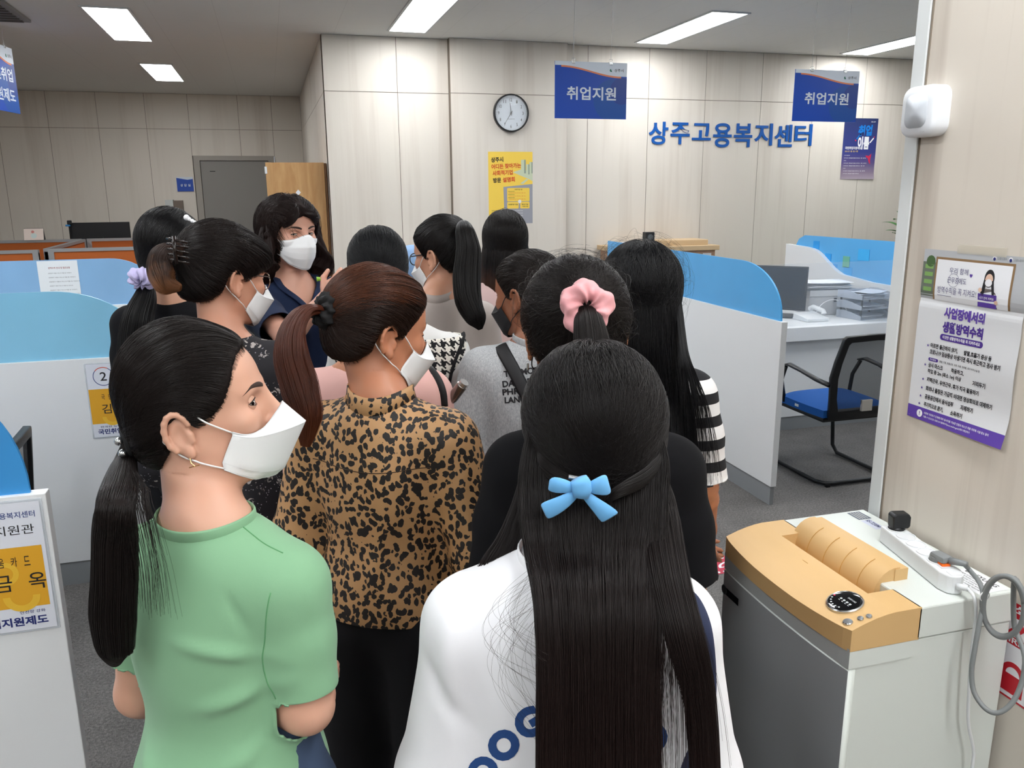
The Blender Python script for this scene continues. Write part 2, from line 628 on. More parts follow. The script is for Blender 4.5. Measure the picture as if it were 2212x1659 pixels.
def hang_sign(label, x0, x1, z0, z1, y, lines, rotz=0.0, group='blue hanging signs'):
    W, H = x1 - x0, z1 - z0
    t = thing('hanging_sign', label, 'sign', ((x0 + x1) / 2, y, z0), group, rotz)
    MB().box((-W / 2, 0, 0), (W / 2, 0.006, H), M_SBLUE).build('board', t)
    fl = Flat((-W / 2, -0.0005, 0), (1, 0, 0), (0, 0, 1))
    top = []
    for k in range(25):
        u = k / 24
        s_ = 0.5 - 0.5 * math.cos(PI * min(max((u - 0.08) / 0.84, 0), 1))
        top.append((W * u, H * (0.93 - 0.17 * s_)))
    fl.disc(W * 0.8, H * 0.33, H * 0.38, M_SBLUE2, 0.5)
    fl.disc(W * 0.93, H * 0.5, H * 0.24, M_SBLUE3, 0.8)
    # keep the round motif inside the board
    for q, (a, b) in enumerate(((M_SBLUE2, 0), (M_SBLUE3, 0))): pass
    for i in range(24):
        fl.poly([top[i], top[i + 1], (top[i + 1][0], H), (top[i][0], H)], M_SWHT, 1)
    for i in range(2, 22):
        fl.poly([(top[i][0], top[i][1] - H * 0.03), (top[i + 1][0], top[i + 1][1] - H * 0.03), top[i + 1], top[i]], M_SORG, 2)
    fl.disc(W * 0.775, H * 0.865, H * 0.028, M_GRN, 2)
    fl.poly([(W * 0.765, H * 0.9), (W * 0.785, H * 0.895), (W * 0.80, H * 0.845), (W * 0.79, H * 0.84)], M_SWHT, 3)
    fl.text('상주시', W * 0.82, H * 0.84, W * 0.13, H * 0.055, M_INK, 2, 0.01)
    for (body, u, v, ww, hh) in lines:
        fl.text(body, W * u, H * v, W * ww, H * hh, M_SWHT, 3, 0.022)
    for v in fl.mb.v: pass
    fl.mb.v = [(min(max(a, -W / 2), W / 2), b, min(max(c, 0), H)) for a, b, c in fl.mb.v]
    fl.build('print', t)
    for sx in (-0.25, 0.27):
        cx = sx * W
        MB().box((cx - 0.012, -0.006, H - 0.014), (cx + 0.012, 0.012, H + 0.006), M_CLIP, 0.002).tube(
            [(cx - 0.009, 0.003, H + 0.004), (cx - 0.011, 0.003, H + 0.02), (cx + 0.011, 0.003, H + 0.02), (cx + 0.009, 0.003, H + 0.004)], 0.0015, 6, M_CLIP).build('clip', t)
        MB().tube([(cx, 0.003, H + 0.015), (cx + 0.006, 0.003, CZ - z0)], 0.0011, 5, M_STR).build('hanging_line', t)
    return t


def s_at(y, px0, px1, py0, py1):
    a, b = ray(px0, py0), ray(px1, py1)
    return a.x / a.y * y, b.x / b.y * y, CAM_H + b.z / b.y * y, CAM_H + a.z / a.y * y


a = s_at(5.5, 1199, 1352, 131, 258)
hang_sign('blue hanging sign in the centre, right of the wall clock', a[0], a[1], a[2], a[3], 5.5, [('취업지원', 0.16, 0.33, 0.69, 0.235)])
a = s_at(5.4, 1719, 1848, 149, 264)
hang_sign('blue hanging sign at right, overlapping the navy poster', a[0], a[1], a[2], a[3], 5.4, [('취업지원', 0.165, 0.33, 0.69, 0.235)])
hang_sign('slanted blue hanging sign cut off by the left edge', -0.3, 0.225, 0, 0.5, 0, [('국민취업', 0.12, 0.47, 0.78, 0.2), ('지원제도', 0.12, 0.16, 0.78, 0.2)])
t = [o for o in COL.objects if o.name.startswith('hanging_sign')][-1]
t.location = (-1.93, 7.58, 2.35)
t.rotation_euler = (0, 0, PI / 2 - 0.15)
for ch in t.children:
    if ch.name.startswith('hanging_line'):
        me = ch.data
        for v in me.vertices:
            if v.co.z > 1: v.co.z = CZ - 2.35

# letters on the wall
M_LET = mat('raised letter blue', '0C56A8', 0.4)
t = thing('wall_lettering', 'raised blue Korean letters on the back wall between signs', 'lettering', (3.53, YB, 2.13))


def letters3d(body, w, h, depth, mt, parent, origin):
    for i, ch in enumerate(body):
        vs, fs = text_geo(ch, 0.03)
        lo, hi = vs.min(0), vs.max(0)
        cu = bpy.data.curves.new('letter', 'FONT')
        cu.body = ch
        cu.size = 1
        cu.offset = 0.02
        cu.extrude = 0.5
        o = bpy.data.objects.new('letter', cu)
        COL.objects.link(o)
        me = bpy.data.meshes.new_from_object(o)
        bpy.data.objects.remove(o)
        hb = {'상': (0, 1.0), '주': (0.02, .96), '고': (0.2, 0.76), '용': (-0.1, 1.08), '복': (-0.08, 1.06), '지': (0.0, 1.0), '센': (-0.06, 1.02), '터': (0, 1.0)}[ch]
        W = w / len(body)
        for v in me.vertices:
            u = (v.co.x - lo[0]) / (hi[0] - lo[0])
            z = (v.co.y - lo[1]) / (hi[1] - lo[1])
            dz = v.co.z
            v.co = Vector((origin[0] + W * (i + 0.04 + 0.9 * u), origin[1] - depth * (0.5 + dz), origin[2] + h * (hb[0] + (hb[1]) * z)))
        me.materials.append(mt)
        p = bpy.data.objects.new('letter', me)
        COL.objects.link(p)
        p.parent = parent


letters3d('상주고용복지센터', 1.84, 0.215, 0.010, M_LET, t, (0, -0.001, 0))

# ---------------------------------------------------------------- clock
t = thing('wall_clock', 'round white wall clock with a thin black rim', 'clock', (2.146, YB - 0.07, 2.388))
RC = 0.163
Rx = Matrix.Rotation(PI / 2, 4, 'X')
MB().lathe([(RC, 0), (RC, 0.035), (RC - 0.004, 0.04), (RC - 0.012, 0.04), (RC - 0.014, 0.03), (RC - 0.014, 0.012), (0, 0.012)], 48, M_DARK, Rx).build('rim', t, smooth=True)
fl = Flat((0, -0.014, 0), (1, 0, 0), (0, 0, 1))
fl.disc(0, 0, RC - 0.014, mat('clock face', 'DFE8F0', 0.5), 0, 48)
for k in range(60):
    a = math.radians(90 - 6 * k)
    r0 = 0.135 if k % 5 else 0.132
    fl.poly([(r0 * math.cos(a - 0.006), r0 * math.sin(a - 0.006)), (0.141 * math.cos(a - 0.006), 0.141 * math.sin(a - 0.006)), (0.141 * math.cos(a + 0.006), 0.141 * math.sin(a + 0.006)), (r0 * math.cos(a + 0.006), r0 * math.sin(a + 0.006))], M_INK, 1)
for k in range(1, 13):
    a = math.radians(90 - 30 * k)
    ww = 0.024 if k > 9 else 0.013
    fl.text(str(k), 0.113 * math.cos(a) - ww / 2, 0.113 * math.sin(a) - 0.014, ww, 0.028, M_INK, 1, 0.01)
fl.text('QUARTZ', -0.03, -0.055, 0.065, 0.008, M_INK, 1)
o = fl.build('dial', t)


def hand(ang, l, wd, nm, tail=0.02, y=-0.02):
    a = math.radians(90 - ang)
    d, n = (math.cos(a), math.sin(a)), (-math.sin(a), math.cos(a))
    fl = Flat((0, y, 0), (1, 0, 0), (0, 0, 1))
    fl.poly([(d[0] * -tail + n[0] * wd, d[1] * -tail + n[1] * wd), (d[0] * l + n[0] * wd * .5, d[1] * l + n[1] * wd * .5), (d[0] * l - n[0] * wd * .5, d[1] * l - n[1] * wd * .5), (d[0] * -tail - n[0] * wd, d[1] * -tail - n[1] * wd)], M_INK, 0)
    fl.build(nm, t)


hand(354, 0.085, 0.004, 'hour_hand')
hand(213, 0.118, 0.003, 'minute_hand', y=-0.023)
MB().cyl((0, -0.012, 0), (0, -0.026, 0), 0.008, mt=M_DARK).build('hub', t)
MB().lathe([(RC - 0.012, 0.036), (0, 0.038)], 40, mat('clock glass', 'FFFFFF', 0.02, alpha=0.12), Rx).build('glass', t, smooth=True)

# ---------------------------------------------------------------- yellow poster
t = thing('poster', 'yellow poster with black and orange Korean title under the clock', 'poster', (1.933, YB - 0.07, 1.415))
W, H = 0.42, 0.64
PY = mat('poster yellow', 'F6D155', 0.5)
PG = mat('poster grey', '9B9CA4', 0.5)
PO = mat('poster orange ink', 'D8502A', 0.5)
PGR = mat('poster pale green', 'C9D2B4', 0.5)
PGD = mat('poster grey green', '8E9C8C', 0.5)
fl = Flat((0, -0.0015, 0), (1, 0, 0), (0, 0, 1))
fl.rect(0, 0, W, H, PY, 0)
fl.poly([(0.15, 0), (W, 0), (W, 0.355), (0.14, 0.33)], PG, 1)
fl.poly([(0.23, 0.46), (0.33, 0.49), (W, 0.45), (W, 0.38), (0.38, 0.4)], PGR, 1)
for u, v, ww, hh in ((0.31, 0.45, 0.045, 0.12), (0.36, 0.44, 0.03, 0.09), (0.39, 0.45, 0.03, 0.1)):
    fl.rect(u, v, u + ww, v + hh, PGR, 2)
    fl.rect(u + ww * 0.65, v, u + ww, v + hh, PGD, 3)
fl.poly([(0.3, 0.36), (0.36, 0.40), (0.38, 0.395), (0.33, 0.355)], PGR, 2)
r = 0.05
fl.text('상주시', 0.027, 0.545, 0.115, 0.045, M_INK, 4, 0.03, r)
fl.text('어디든 찾아가는', 0.03, 0.485, 0.28, 0.045, PO, 4, 0.03, r)
fl.text('사회적기업', 0.04, 0.428, 0.19, 0.045, PO, 4, 0.03, r)
fl.text('방문', 0.045, 0.365, 0.075, 0.045, M_INK, 4, 0.03, r)
fl.text('설명회', 0.135, 0.37, 0.115, 0.045, PO, 4, 0.03, r)
fl.rrect(0.175, 0.2, 0.39, 0.32, 0.008, PY, 2)
fl.rrect(0.175, 0.135, 0.285, 0.195, 0.008, PY, 2)
fl.rrect(0.3, 0.135, 0.39, 0.195, 0.008, PY, 2)
fl.disc(0.295, 0.198, 0.016, mat('poster white', 'E8E8E8', 0.5), 3)
fl.text('사회적기업 지원', 0.245, 0.3, 0.075, 0.012, M_INK, 3)
for k in range(3):
    fl.text('취약계층 일자리 제공', 0.185, 0.285 - k * 0.028, 0.06, 0.008, M_INK, 3)
    fl.text('지역사회 공헌 및 사회서비스 제공 기업', 0.19, 0.272 - k * 0.028, 0.16, 0.007, PO, 3)
fl.text('사회적기업', 0.185, 0.165, 0.09, 0.014, M_INK, 3)
fl.text('예비기업', 0.315, 0.165, 0.06, 0.014, M_INK, 3)
fl.text('지원사업', 0.32, 0.148, 0.055, 0.012, M_INK, 3)
for k in range(4):
    fl.text('문의 상주시청 일자리경제과 담당', 0.185, 0.112 - 0.022 * k, 0.14, 0.008, mat('poster white', 'E8E8E8', 0.5), 3)
    fl.text('신청기간 상시모집 신청방법', 0.025, 0.115 - 0.018 * k, 0.11, 0.008, M_INK, 3)
fl.build('sheet', t)

# ---------------------------------------------------------------- navy poster
t = thing('poster', 'navy poster with blue and white brush lettering behind the right sign', 'poster', (5.735, YB, 1.80))
N = NT('poster night sky')
tc = N.coord()
sx = N.n('SeparateXYZ')
N.t.links.new(tc, sx.inputs[0])
N.base(N.ramp(N.math('DIVIDE', sx.outputs[2], 0.61), [(0.0, lin('A89AA8')), (0.1, lin('8F7F93')), (0.28, lin('5A4F86')), (0.45, lin('323C84')), (1.0, lin('22305E'))]))
W, H = 0.41, 0.61
fl = Flat((0, -0.001, 0), (1, 0, 0), (0, 0, 1), 0.0005, lambda u, v: 0.002 + 0.012 * max(0, (0.12 - v) / 0.12) ** 2 * u / 0.41)
fl.rect(0, 0, W, H, N.m, 0, 6, 10)
PB = mat('poster bright blue', '1279CE', 0.5)
PW = mat('poster ink white', 'F0F0F4', 0.5)
PR = mat('poster red', 'D12E55', 0.5)
PGO = mat('poster gold', 'D9BE7C', 0.5)
fl.text('취업', 0.17, 0.43, 0.17, 0.11, PB, 2, 0.045, 0.04, 0.1)
fl.poly([(0.2, 0.46), (0.22, 0.46), (0.17, 0.4), (0.155, 0.405)], PB, 2)
fl.text('이룸', 0.18, 0.3, 0.14, 0.13, PW, 2, 0.045, 0.0)
fl.poly([(0.32, 0.37), (0.335, 0.365), (0.375, 0.41), (0.365, 0.42)], PW, 2)
fl.disc(0.375, 0.425, 0.007, PR, 3)
fl.disc(0.15, 0.39, 0.008, PR, 3)
fl.text('국민취업지원제도', 0.03, 0.3, 0.2, 0.028, PW, 2, 0.03)
fl.text('2021년 1월 1일 시행', 0.03, 0.272, 0.16, 0.018, PGO, 2, 0.02)
for k, ww in enumerate((0.07, 0.27, 0.03, 0.28, 0.26, 0.03, 0.27, 0.2)):
    fl.text('구직자 취업지원서비스 및 생계지원'[:max(3, int(ww * 60))], 0.025, 0.235 - 0.026 * k, ww, 0.009, PW, 2)
fl.text('고용노동부', 0.32, 0.57, 0.06, 0.012, PW, 2)
fl.poly([(0.28, 0.27), (0.29, 0.24), (0.33, 0.235), (0.36, 0.26), (0.35, 0.2), (0.355, 0.15), (0.335, 0.17), (0.32, 0.21), (0.295, 0.225)], PR, 2)
fl.build('sheet', t)

# ---------------------------------------------------------------- things on the far wall
t = thing('door_sign', 'small blue room sign beside the grey door', 'sign', (-1.18, YF, 1.73))
MB().box((0, -0.012, 0), (0.21, 0, 0.19), M_SBLUE).build('plate', t)
fl = Flat((0, -0.0125, 0), (1, 0, 0), (0, 0, 1))
fl.poly([(0, 0.19), (0, 0.18), (0.08, 0.165), (0.14, 0.155), (0.21, 0.165), (0.21, 0.19)], M_SWHT, 1)
for k, c in enumerate('상담실'):
    fl.text(c, 0.045 + k * 0.048, 0.065, 0.032, 0.035, M_SWHT, 1, 0.02)
fl.build('print', t)
t = thing('switch_box', 'small grey and brown box mounted on the far wall left of the door', 'box', (-1.34, YF, 1.28))
MB().box((0, -0.14, 0), (0.1, 0, 0.34), mat('box pale', 'C8CCC9', 0.5)).build('body', t)
MB().box((0.1, -0.12, 0.0), (0.22, 0, 0.33), mat('box brown', '75695F', 0.6)).build('panel', t)

# ================================================================ WOOD CABINET in the recess
t = thing('wooden_cabinet', 'tall light brown wooden cabinet beside the wall corner behind navy shirt', 'cabinet', (0.26, 7.9, 0))


def wood_mat(name, c0, c1, sc=(3, 3, 0.4)):
    N = NT(name)
    a = N.noise(N.coord(sc), 6, 4, 0.6, 0.4)
    N.base(N.ramp(a.outputs[0], [(0.35, lin(c0)), (0.65, lin(c1))]))
    N.b.inputs['Roughness'].default_value = 0.45
    return N.m


M_OAK = wood_mat('light oak veneer', 'B98A55', 'CBA06B')
MB().box((-0.262, -0.28, 0.0), (0.235, 0.5, 1.965), M_OAK).build('body', t, bev=0.003)
MB().box((0.237, -0.28, 0.02), (0.255, 0.5, 1.96), mat('dark edge band', '6B4A2C', 0.5)).build('door', t)
fl = Flat((0, -0.2815, 0), (1, 0, 0), (0, 0, 1))
fl.poly([(0.0, 1.685), (0.022, 1.71), (0.0, 1.735), (-0.022, 1.71)], mat('sticker white', 'EDEFF2', 0.5), 0)
fl.build('sticker', t)
MB().box((-0.27, -0.288, 1.87), (-0.25, -0.27, 1.93), M_WHITE, 0.003).build('hinge_cap', t)

# ================================================================ COUNTER PARTITIONS (white panel, blue glass, plinth)
def blue_glass(name, col, a=0.8):
    N = NT(name)
    N.base(lin(col))
    N.b.inputs['Roughness'].default_value = 0.28
    N.b.inputs['Alpha'].default_value = a
    nz = N.noise(N.coord(), 2.5, 2)
    N.base(N.mix(nz.outputs[0], lin(col), tuple(min(1, x * 1.35) for x in lin(col))))
    return N.m


M_BG = blue_glass('frosted sky glass', '84BFDC', 0.93)
M_BG2 = blue_glass('frosted blue glass', '55AAE8', 0.86)
M_BG3 = blue_glass('frosted steel glass', '7FA9D0', 0.93)
M_BGE = mat('glass edge', '1F6FC4', 0.2)


def glass_profile(L, h, r, n=14):
    """outline (along, up): square at the start, rounded off like a quarter ellipse at the end"""
    pts = [(0, 0), (L, 0)]
    for k in range(n + 1):
        a = PI / 2 * k / n
        pts.append((L - r + r * math.cos(a), h * math.sin(a) ** 0.9))
    pts.append((0, h))
    return pts


def partition(label, axis, fixed, a, b, round_end, zt=1.03, zg=1.32, zbase=0.11, th=0.036, gm=None, inset=0.03, r=0.28, both=False, group='white counter partitions topped with blue glass'):
    """a straight screen: white board on a grey plinth with blue glass on top; the rounded end at a or b"""
    lo, hi = min(a, b), max(a, b)
    cen = (lo + hi) / 2
    loc = (cen, fixed, 0) if axis == 'x' else (fixed, cen, 0)
    t = thing('counter_partition', label, 'partition', loc, group)
    L = hi - lo

    def bx(p, q, z0, z1, hw, mt, nm, bev=0.0):
        if axis == 'x':
            return MB().box((p, -hw, z0), (q, hw, z1), mt).build(nm, t, bev=bev)
        return MB().box((-hw, p, z0), (hw, q, z1), mt).build(nm, t, bev=bev)
    bx(-L / 2, L / 2, zbase, zt, th / 2, M_WHITE, 'panel', 0.002)
    bx(-L / 2 + 0.01, L / 2 - 0.01, 0, zbase, th / 2 - 0.006, M_GREYBASE, 'plinth')
    s = 1 if round_end == 'hi' else -1
    prof = [(s * (u - L / 2), v + zt) for u, v in glass_profile(L - inset, zg - zt, r)]
    MB().prism(prof, 'y' if axis == 'x' else 'x', -0.005, 0.005, gm or M_BG).build('glass', t)
    return t


p1 = partition('white partition with blue glass at lower left edge, carrying the nearest nameplate', 'x', 2.065, -2.2, -0.553, 'hi', zt=1.033, zg=1.33, r=0.24, gm=blue_glass('deep blue glass', '3C8FCF', 0.93), inset=0.035)
p2 = partition('white partition with pale blue glass carrying the number 2 nameplate', 'x', 3.812, -2.4, -0.52, 'hi', r=0.36)
p3 = partition('farther white partition whose blue glass holds a white notice', 'x', 5.66, -2.7, -0.66, 'hi', r=0.30, gm=M_BG3)
p4 = partition('white partition with bright blue rounded glass right of the striped shirt', 'y', 2.569, 3.69, 6.09, 'lo', r=0.42, gm=M_BG2)
t = thing('counter_partition', 'far right partition with S-curved white panel and blue glass above the papers', 'partition', (4.45, 5.1, 0), 'white counter partitions topped with blue glass')
prof = [(-1.4, 0.11), (1.33, 0.11), (1.33, 1.23), (1.05, 1.22)]
for k in range(13):
    q = k / 12
    prof.append((1.0 - 0.5 * q, 1.215 - 0.19 * (0.5 - 0.5 * math.cos(PI * q))))
prof += [(0.2, 1.0), (-1.4, 0.98)]
MB().prism(prof, 'x', -0.018, 0.018, M_WHITE).build('panel', t)
MB().prism([(-1.38, 0.9), (1.27, 0.9), (1.24, 1.22), (1.2, 1.28), (1.12, 1.315), (-1.38, 1.33)], 'x', 0.019, 0.029, M_BG2).build('glass', t)
MB().box((-0.012, -1.39, 0), (0.012, 1.3, 0.11), M_GREYBASE).build('plinth', t)
nt_cols = (('2E9BE6', 0.95, 1.24, .08, .07), ('3FB1F0', 0.35, 1.2, .13, .09), ('6FB7A0', 0.55, 1.13, .08, .09), ('2C9BE4', 0.78, 1.14, .08, .08), ('2C97DE', 0.7, 1.06, .09, .08), ('39A5EA', 0.52, 1.05, .1, .08))
for k, (c, y, z, ww, hh) in enumerate(nt_cols):
    o = MB().box((-0.0005, -ww / 2, -hh / 2), (0.0015, ww / 2, hh / 2), mat('note ' + c, c, 0.6)).build('sticky_note')
    o.location = (4.466, 5.1 + y, z)
    tag(o, ('blue sticky note near the rounded end of the far glass', 'largest light blue sticky note, highest right on the far glass', 'green sticky note on the far blue glass', 'blue sticky note left of the green note',
            'blue sticky note below and left of the green note', 'blue sticky note lowest on the far glass above the papers')[k], 'sticky note', 'sticky notes on the far glass')

# ---------------------------------------------------------------- service counters
def counter(label, x0, x1, y0, depth=0.75, zt=0.765):
    t = thing('service_counter', label, 'counter', ((x0 + x1) / 2, y0 + depth / 2, 0))
    W = x1 - x0
    MB().box((-W / 2, -depth / 2 - 0.06, zt - 0.10), (W / 2, depth / 2, zt), M_WHITE).build('worktop', t, bev=0.004)
    MB().box((-W / 2, -depth / 2 + 0.0, 0.1), (W / 2, -depth / 2 + 0.03, zt - 0.1), M_WHITE).build('front_panel', t)
    MB().box((-W / 2, -depth / 2 + 0.006, 0), (W / 2, -depth / 2 + 0.03, 0.1), M_GREYBASE).build('plinth', t)
    return t


counter('white service counter behind the blue seated chair', 2.60, 4.42, 4.93, 0.9)
counter('white service counter left of the bright blue glass, mostly hidden by people', 1.75, 2.545, 4.93, 0.8)
counter('white service counter past the curved white panel at far right', 4.475, 6.6, 4.93)
# left counters between the partitions (out of the way of the aisle)
for y, lb in ((2.10, 'white counter behind the lower left partition'), (3.86, 'white counter behind the number 2 partition')):
    t = thing('service_counter', lb, 'counter', (-1.9, y + 0.86, 0))
    MB().box((-0.45, -0.8, 0.68), (0.3, 0.83, 0.765), M_WHITE).build('worktop', t, bev=0.004)
    MB().box((0.18, -0.8, 0.1), (0.21, 0.83, 0.68), M_WHITE).build('front_panel', t)
    MB().box((0.185, -0.8, 0.0), (0.205, 0.83, 0.1), M_GREYBASE).build('plinth', t)

# ---------------------------------------------------------------- nameplates on the left partitions
M_ACR = mat('clear acrylic', 'E6EEF6', 0.08, alpha=0.35)
M_NPW = mat('nameplate paper', 'E2E6F0', 0.5)
M_NPY = mat('nameplate ochre', 'E3A92B', 0.5)
M_NPY2 = mat('nameplate yellow', 'ECBE3C', 0.5)
M_NAVY = mat('navy ink', '1E2B6E', 0.5)
M_RING = mat('ring blue', '27407F', 0.5)


def nameplate(label, xr, y, zt, head, role, name, W=0.235, H=0.325):
    t = thing('nameplate', label, 'nameplate', (xr - W, y, zt - H), 'nameplates on the counter partitions')
    MB().box((-0.006, -0.004, -0.006), (W + 0.006, 0.0, H + 0.006), M_ACR).build('acrylic_holder', t, bev=0.002)
    fl = Flat((0, -0.0045, 0), (1, 0, 0), (0, 0, 1))
    fl.rect(0, 0, W, H, M_NPW, 0)
    fl.rect(0.0, 0.06, W * 0.965, 0.215, M_NPY, 1)
    fl.ring(W * 0.6, 0.15, 0.03, 0.012, M_NPY2, 2)
    fl.ring(W * 0.72, 0.09, 0.04, 0.016, M_NPY2, 2, a0=180, a1=360)
    fl.ring(W * 0.35, 0.09, 0.04, 0.016, M_NPY2, 2, a0=180, a1=360)
    if head == '2':
        fl.ring(0.065, 0.27, 0.041, 0.003, M_RING, 1)
        fl.ring(0.065, 0.27, 0.0412, 0.0032, PO, 1.5, a0=60, a1=140)
        fl.text('2', 0.052, 0.251, 0.026, 0.038, M_INK, 1, 0.01)
        fl.text('상주 고용복지센터', 0.125, 0.275, 0.1, 0.014, M_RING, 1)
    else:
        fl.text(head, W - 0.137, 0.287, 0.125, 0.016, M_RING, 1, 0.012)
        fl.disc(W - 0.145, 0.294, 0.006, M_NPY, 1)
        fl.text('고용지원관', W - 0.16, 0.246, 0.142, 0.024, M_INK, 1, 0.004)
    n = len(role)
    for k, c in enumerate(role):
        if c != ' ': fl.text(c, 0.048 + k * 0.165 / n, 0.167, 0.013, 0.024, M_INK, 3, 0.004)
    for k, c in enumerate(name):
        if c != ' ': fl.text(c, 0.045 + k * 0.072, 0.105, 0.037, 0.042, M_INK, 3, 0.006)
    fl.text("한국판 뉴딜'", 0.03, 0.041, 0.085, 0.009, M_NAVY, 1)
    fl.text('안전망 강화', W - 0.075, 0.043, 0.055, 0.008, M_NAVY, 1)
    fl.ring(W - 0.047, 0.047, 0.0001, 0.0, M_NAVY, 1, 3)
    fl.text('국민취업지원제도', 0.018, 0.012, W - 0.035, 0.024, M_NAVY, 1, 0.035)
    fl.build('print', t)


nameplate('nearest nameplate with ochre band at the lower left', -0.568, 2.046, 1.018, '상주 고용복지센터', '내일배움카드', '박금옥')
nameplate('number 2 nameplate with ochre band, half hidden by a ponytail', -0.567, 3.793, 1.005, '2', '국민취업지원', '김수진')

# notice taped on the third glass
t = thing('paper_notice', 'white printed notice taped to the blue glass at left', 'notice', (-1.39, 5.653, 1.03))
fl = Flat((0, 0, 0), (1, 0, 0), (0, 0, 1), 0.0004)
fl.rect(0, 0, 0.225, 0.285, mat('notice paper', 'E4EAEE', 0.6), 0)
fl.text('방역수칙 안내 및 협조요청', 0.06, 0.235, 0.12, 0.012, mat('notice red', '9C3B3B', 0.5), 1)
for k in range(6):
    fl.text('상담창구 이용시 마스크 착용 및 거리두기', 0.055, 0.205 - 0.026 * k, 0.13 + 0.02 * (k % 3), 0.007, mat('notice grey', '7A7E86', 0.5), 1)
fl.build('sheet', t)

# ---------------------------------------------------------------- orange cubicles far left
M_ORG = mat('orange cubicle fabric', 'B5602A', 0.85, bump=(300, 0.2))


def screen(label, axis, fixed, a, b, z=1.2):
    t = thing('cubicle_screen', label, 'screen', ((a + b) / 2, fixed, 0) if axis == 'x' else (fixed, (a + b) / 2, 0), 'orange cubicle screens')
    L = b - a
    def bx(p, q, z0, z1, hw, mt, nm):
        (MB().box((p, -hw, z0), (q, hw, z1), mt) if axis == 'x' else MB().box((-hw, p, z0), (hw, q, z1), mt)).build(nm, t)
    bx(-L / 2, L / 2, 0.08, z - 0.03, 0.018, M_ORG, 'fabric_panel')
    bx(-L / 2, L / 2, z - 0.03, z, 0.026, M_ALU, 'top_rail')
    bx(-L / 2, -L / 2 + 0.05, 0, z - 0.03, 0.026, M_ALU, 'post')
    bx(L / 2 - 0.05, L / 2, 0, z - 0.03, 0.026, M_ALU, 'post')


screen('orange cubicle screen nearest, right of the grey post', 'x', 8.85, -2.06, -0.45)
screen('orange cubicle screen nearest, at the left edge', 'x', 8.75, -4.0, -2.12)
screen('orange cubicle screen running back from the grey post', 'y', -2.09, 8.9, 10.6)
screen('orange cubicle screen at the back left under the calendar', 'x', 10.65, -4.0, -2.12)
screen('orange cubicle screen at the back under the dark monitor', 'x', 10.65, -2.06, -0.45)
t = thing('service_counter', 'low desk behind the orange screens at far left', 'desk', (-2.4, 11.2, 0))
MB().box((-1.6, -0.35, 0.70), (1.4, 0.35, 0.73), mat('desk top grey', 'BBB8B2', 0.5)).build('worktop', t)
for x in (-1.55, 1.33):
    MB().box((x, -0.3, 0), (x + 0.03, 0.3, 0.7), M_ALU).build('leg', t)


def monitor(label, x, y, z, W, H, rz, tilt=0.0, stand=0.3, back=M_DARK, logo=False, front=None):
    t = thing('computer_monitor', label, 'monitor', (x, y, z), rotz=rz)
    b = MB().box((-W / 2, -0.012, 0), (W / 2, 0.012, H), back, 0.004).build('casing', t)
    b.location = (0, 0, stand)
    b.rotation_euler = (tilt, 0, 0)
    s_ = MB().box((-W / 2 + 0.012, -0.0135, 0.014), (W / 2 - 0.012, -0.012, H - 0.012), front or mat('screen black', '0D1014', 0.12)).build('screen', b)
    MB().box((-0.03, 0.013, -stand + 0.01), (0.03, 0.035, H * 0.5), back).build('stand', t).location = (0, 0, stand)
    MB().box((-0.13, -0.08, 0), (0.13, 0.1, 0.012), back, 0.004).build('foot', t)
    if logo:
        fl = Flat((0.055, 0.0125, 0.09), (-1, 0, 0), (0, 0, 1))
        fl.text('SAMSUNG', 0, 0, 0.11, 0.018, mat('logo grey', '6F757C', 0.4), 1, 0.02)
        fl.build('logo', b)
    return t


monitor('dark monitor seen from behind above the orange screens', -2.0, 11.15, 0.73, 0.68, 0.34, PI, stand=0.3, logo=True)
t = thing('webcam', 'small webcam with blue clip left of the far dark monitor', 'webcam', (-2.36, 11.1, 0.73))
MB().tube([(0, 0, 0), (0.03, 0, 0.4), (0.05, 0, 0.66)], 0.006, 6, M_DARK).build('stem', t)
MB().box((0.02, -0.02, 0.62), (0.07, 0.02, 0.67), M_DARK, 0.008).build('head', t)
MB().box((0.0, -0.022, 0.6), (0.05, 0.02, 0.62), mat('clip blue', '2F86C8', 0.5), 0.004).build('blue_clip', t)
t = thing('desk_calendar', 'pale desk calendar standing on the orange cubicle rail', 'calendar', (-2.67, 10.9, 1.2))
t.location = (-2.6, 10.65, 1.2)
MB().prism([(-0.04, 0), (0.0, 0.13), (0.002, 0.13), (0.042, 0)], 'x', -0.1, 0.1, M_DARK).build('stand', t)
fl = Flat((-0.1, -0.042, 0.0), (1, 0, 0), (0, 0.3, 1))
fl.rect(0, 0, 0.2, 0.132, mat('calendar pink', 'E8D9CF', 0.6), 0)
fl.disc(0.1, 0.05, 0.03, mat('calendar art', 'CFE0DC', 0.6), 1)
fl.disc(0.09, 0.095, 0.016, mat('calendar rose', 'D48A84', 0.6), 1)
fl.build('page', t)

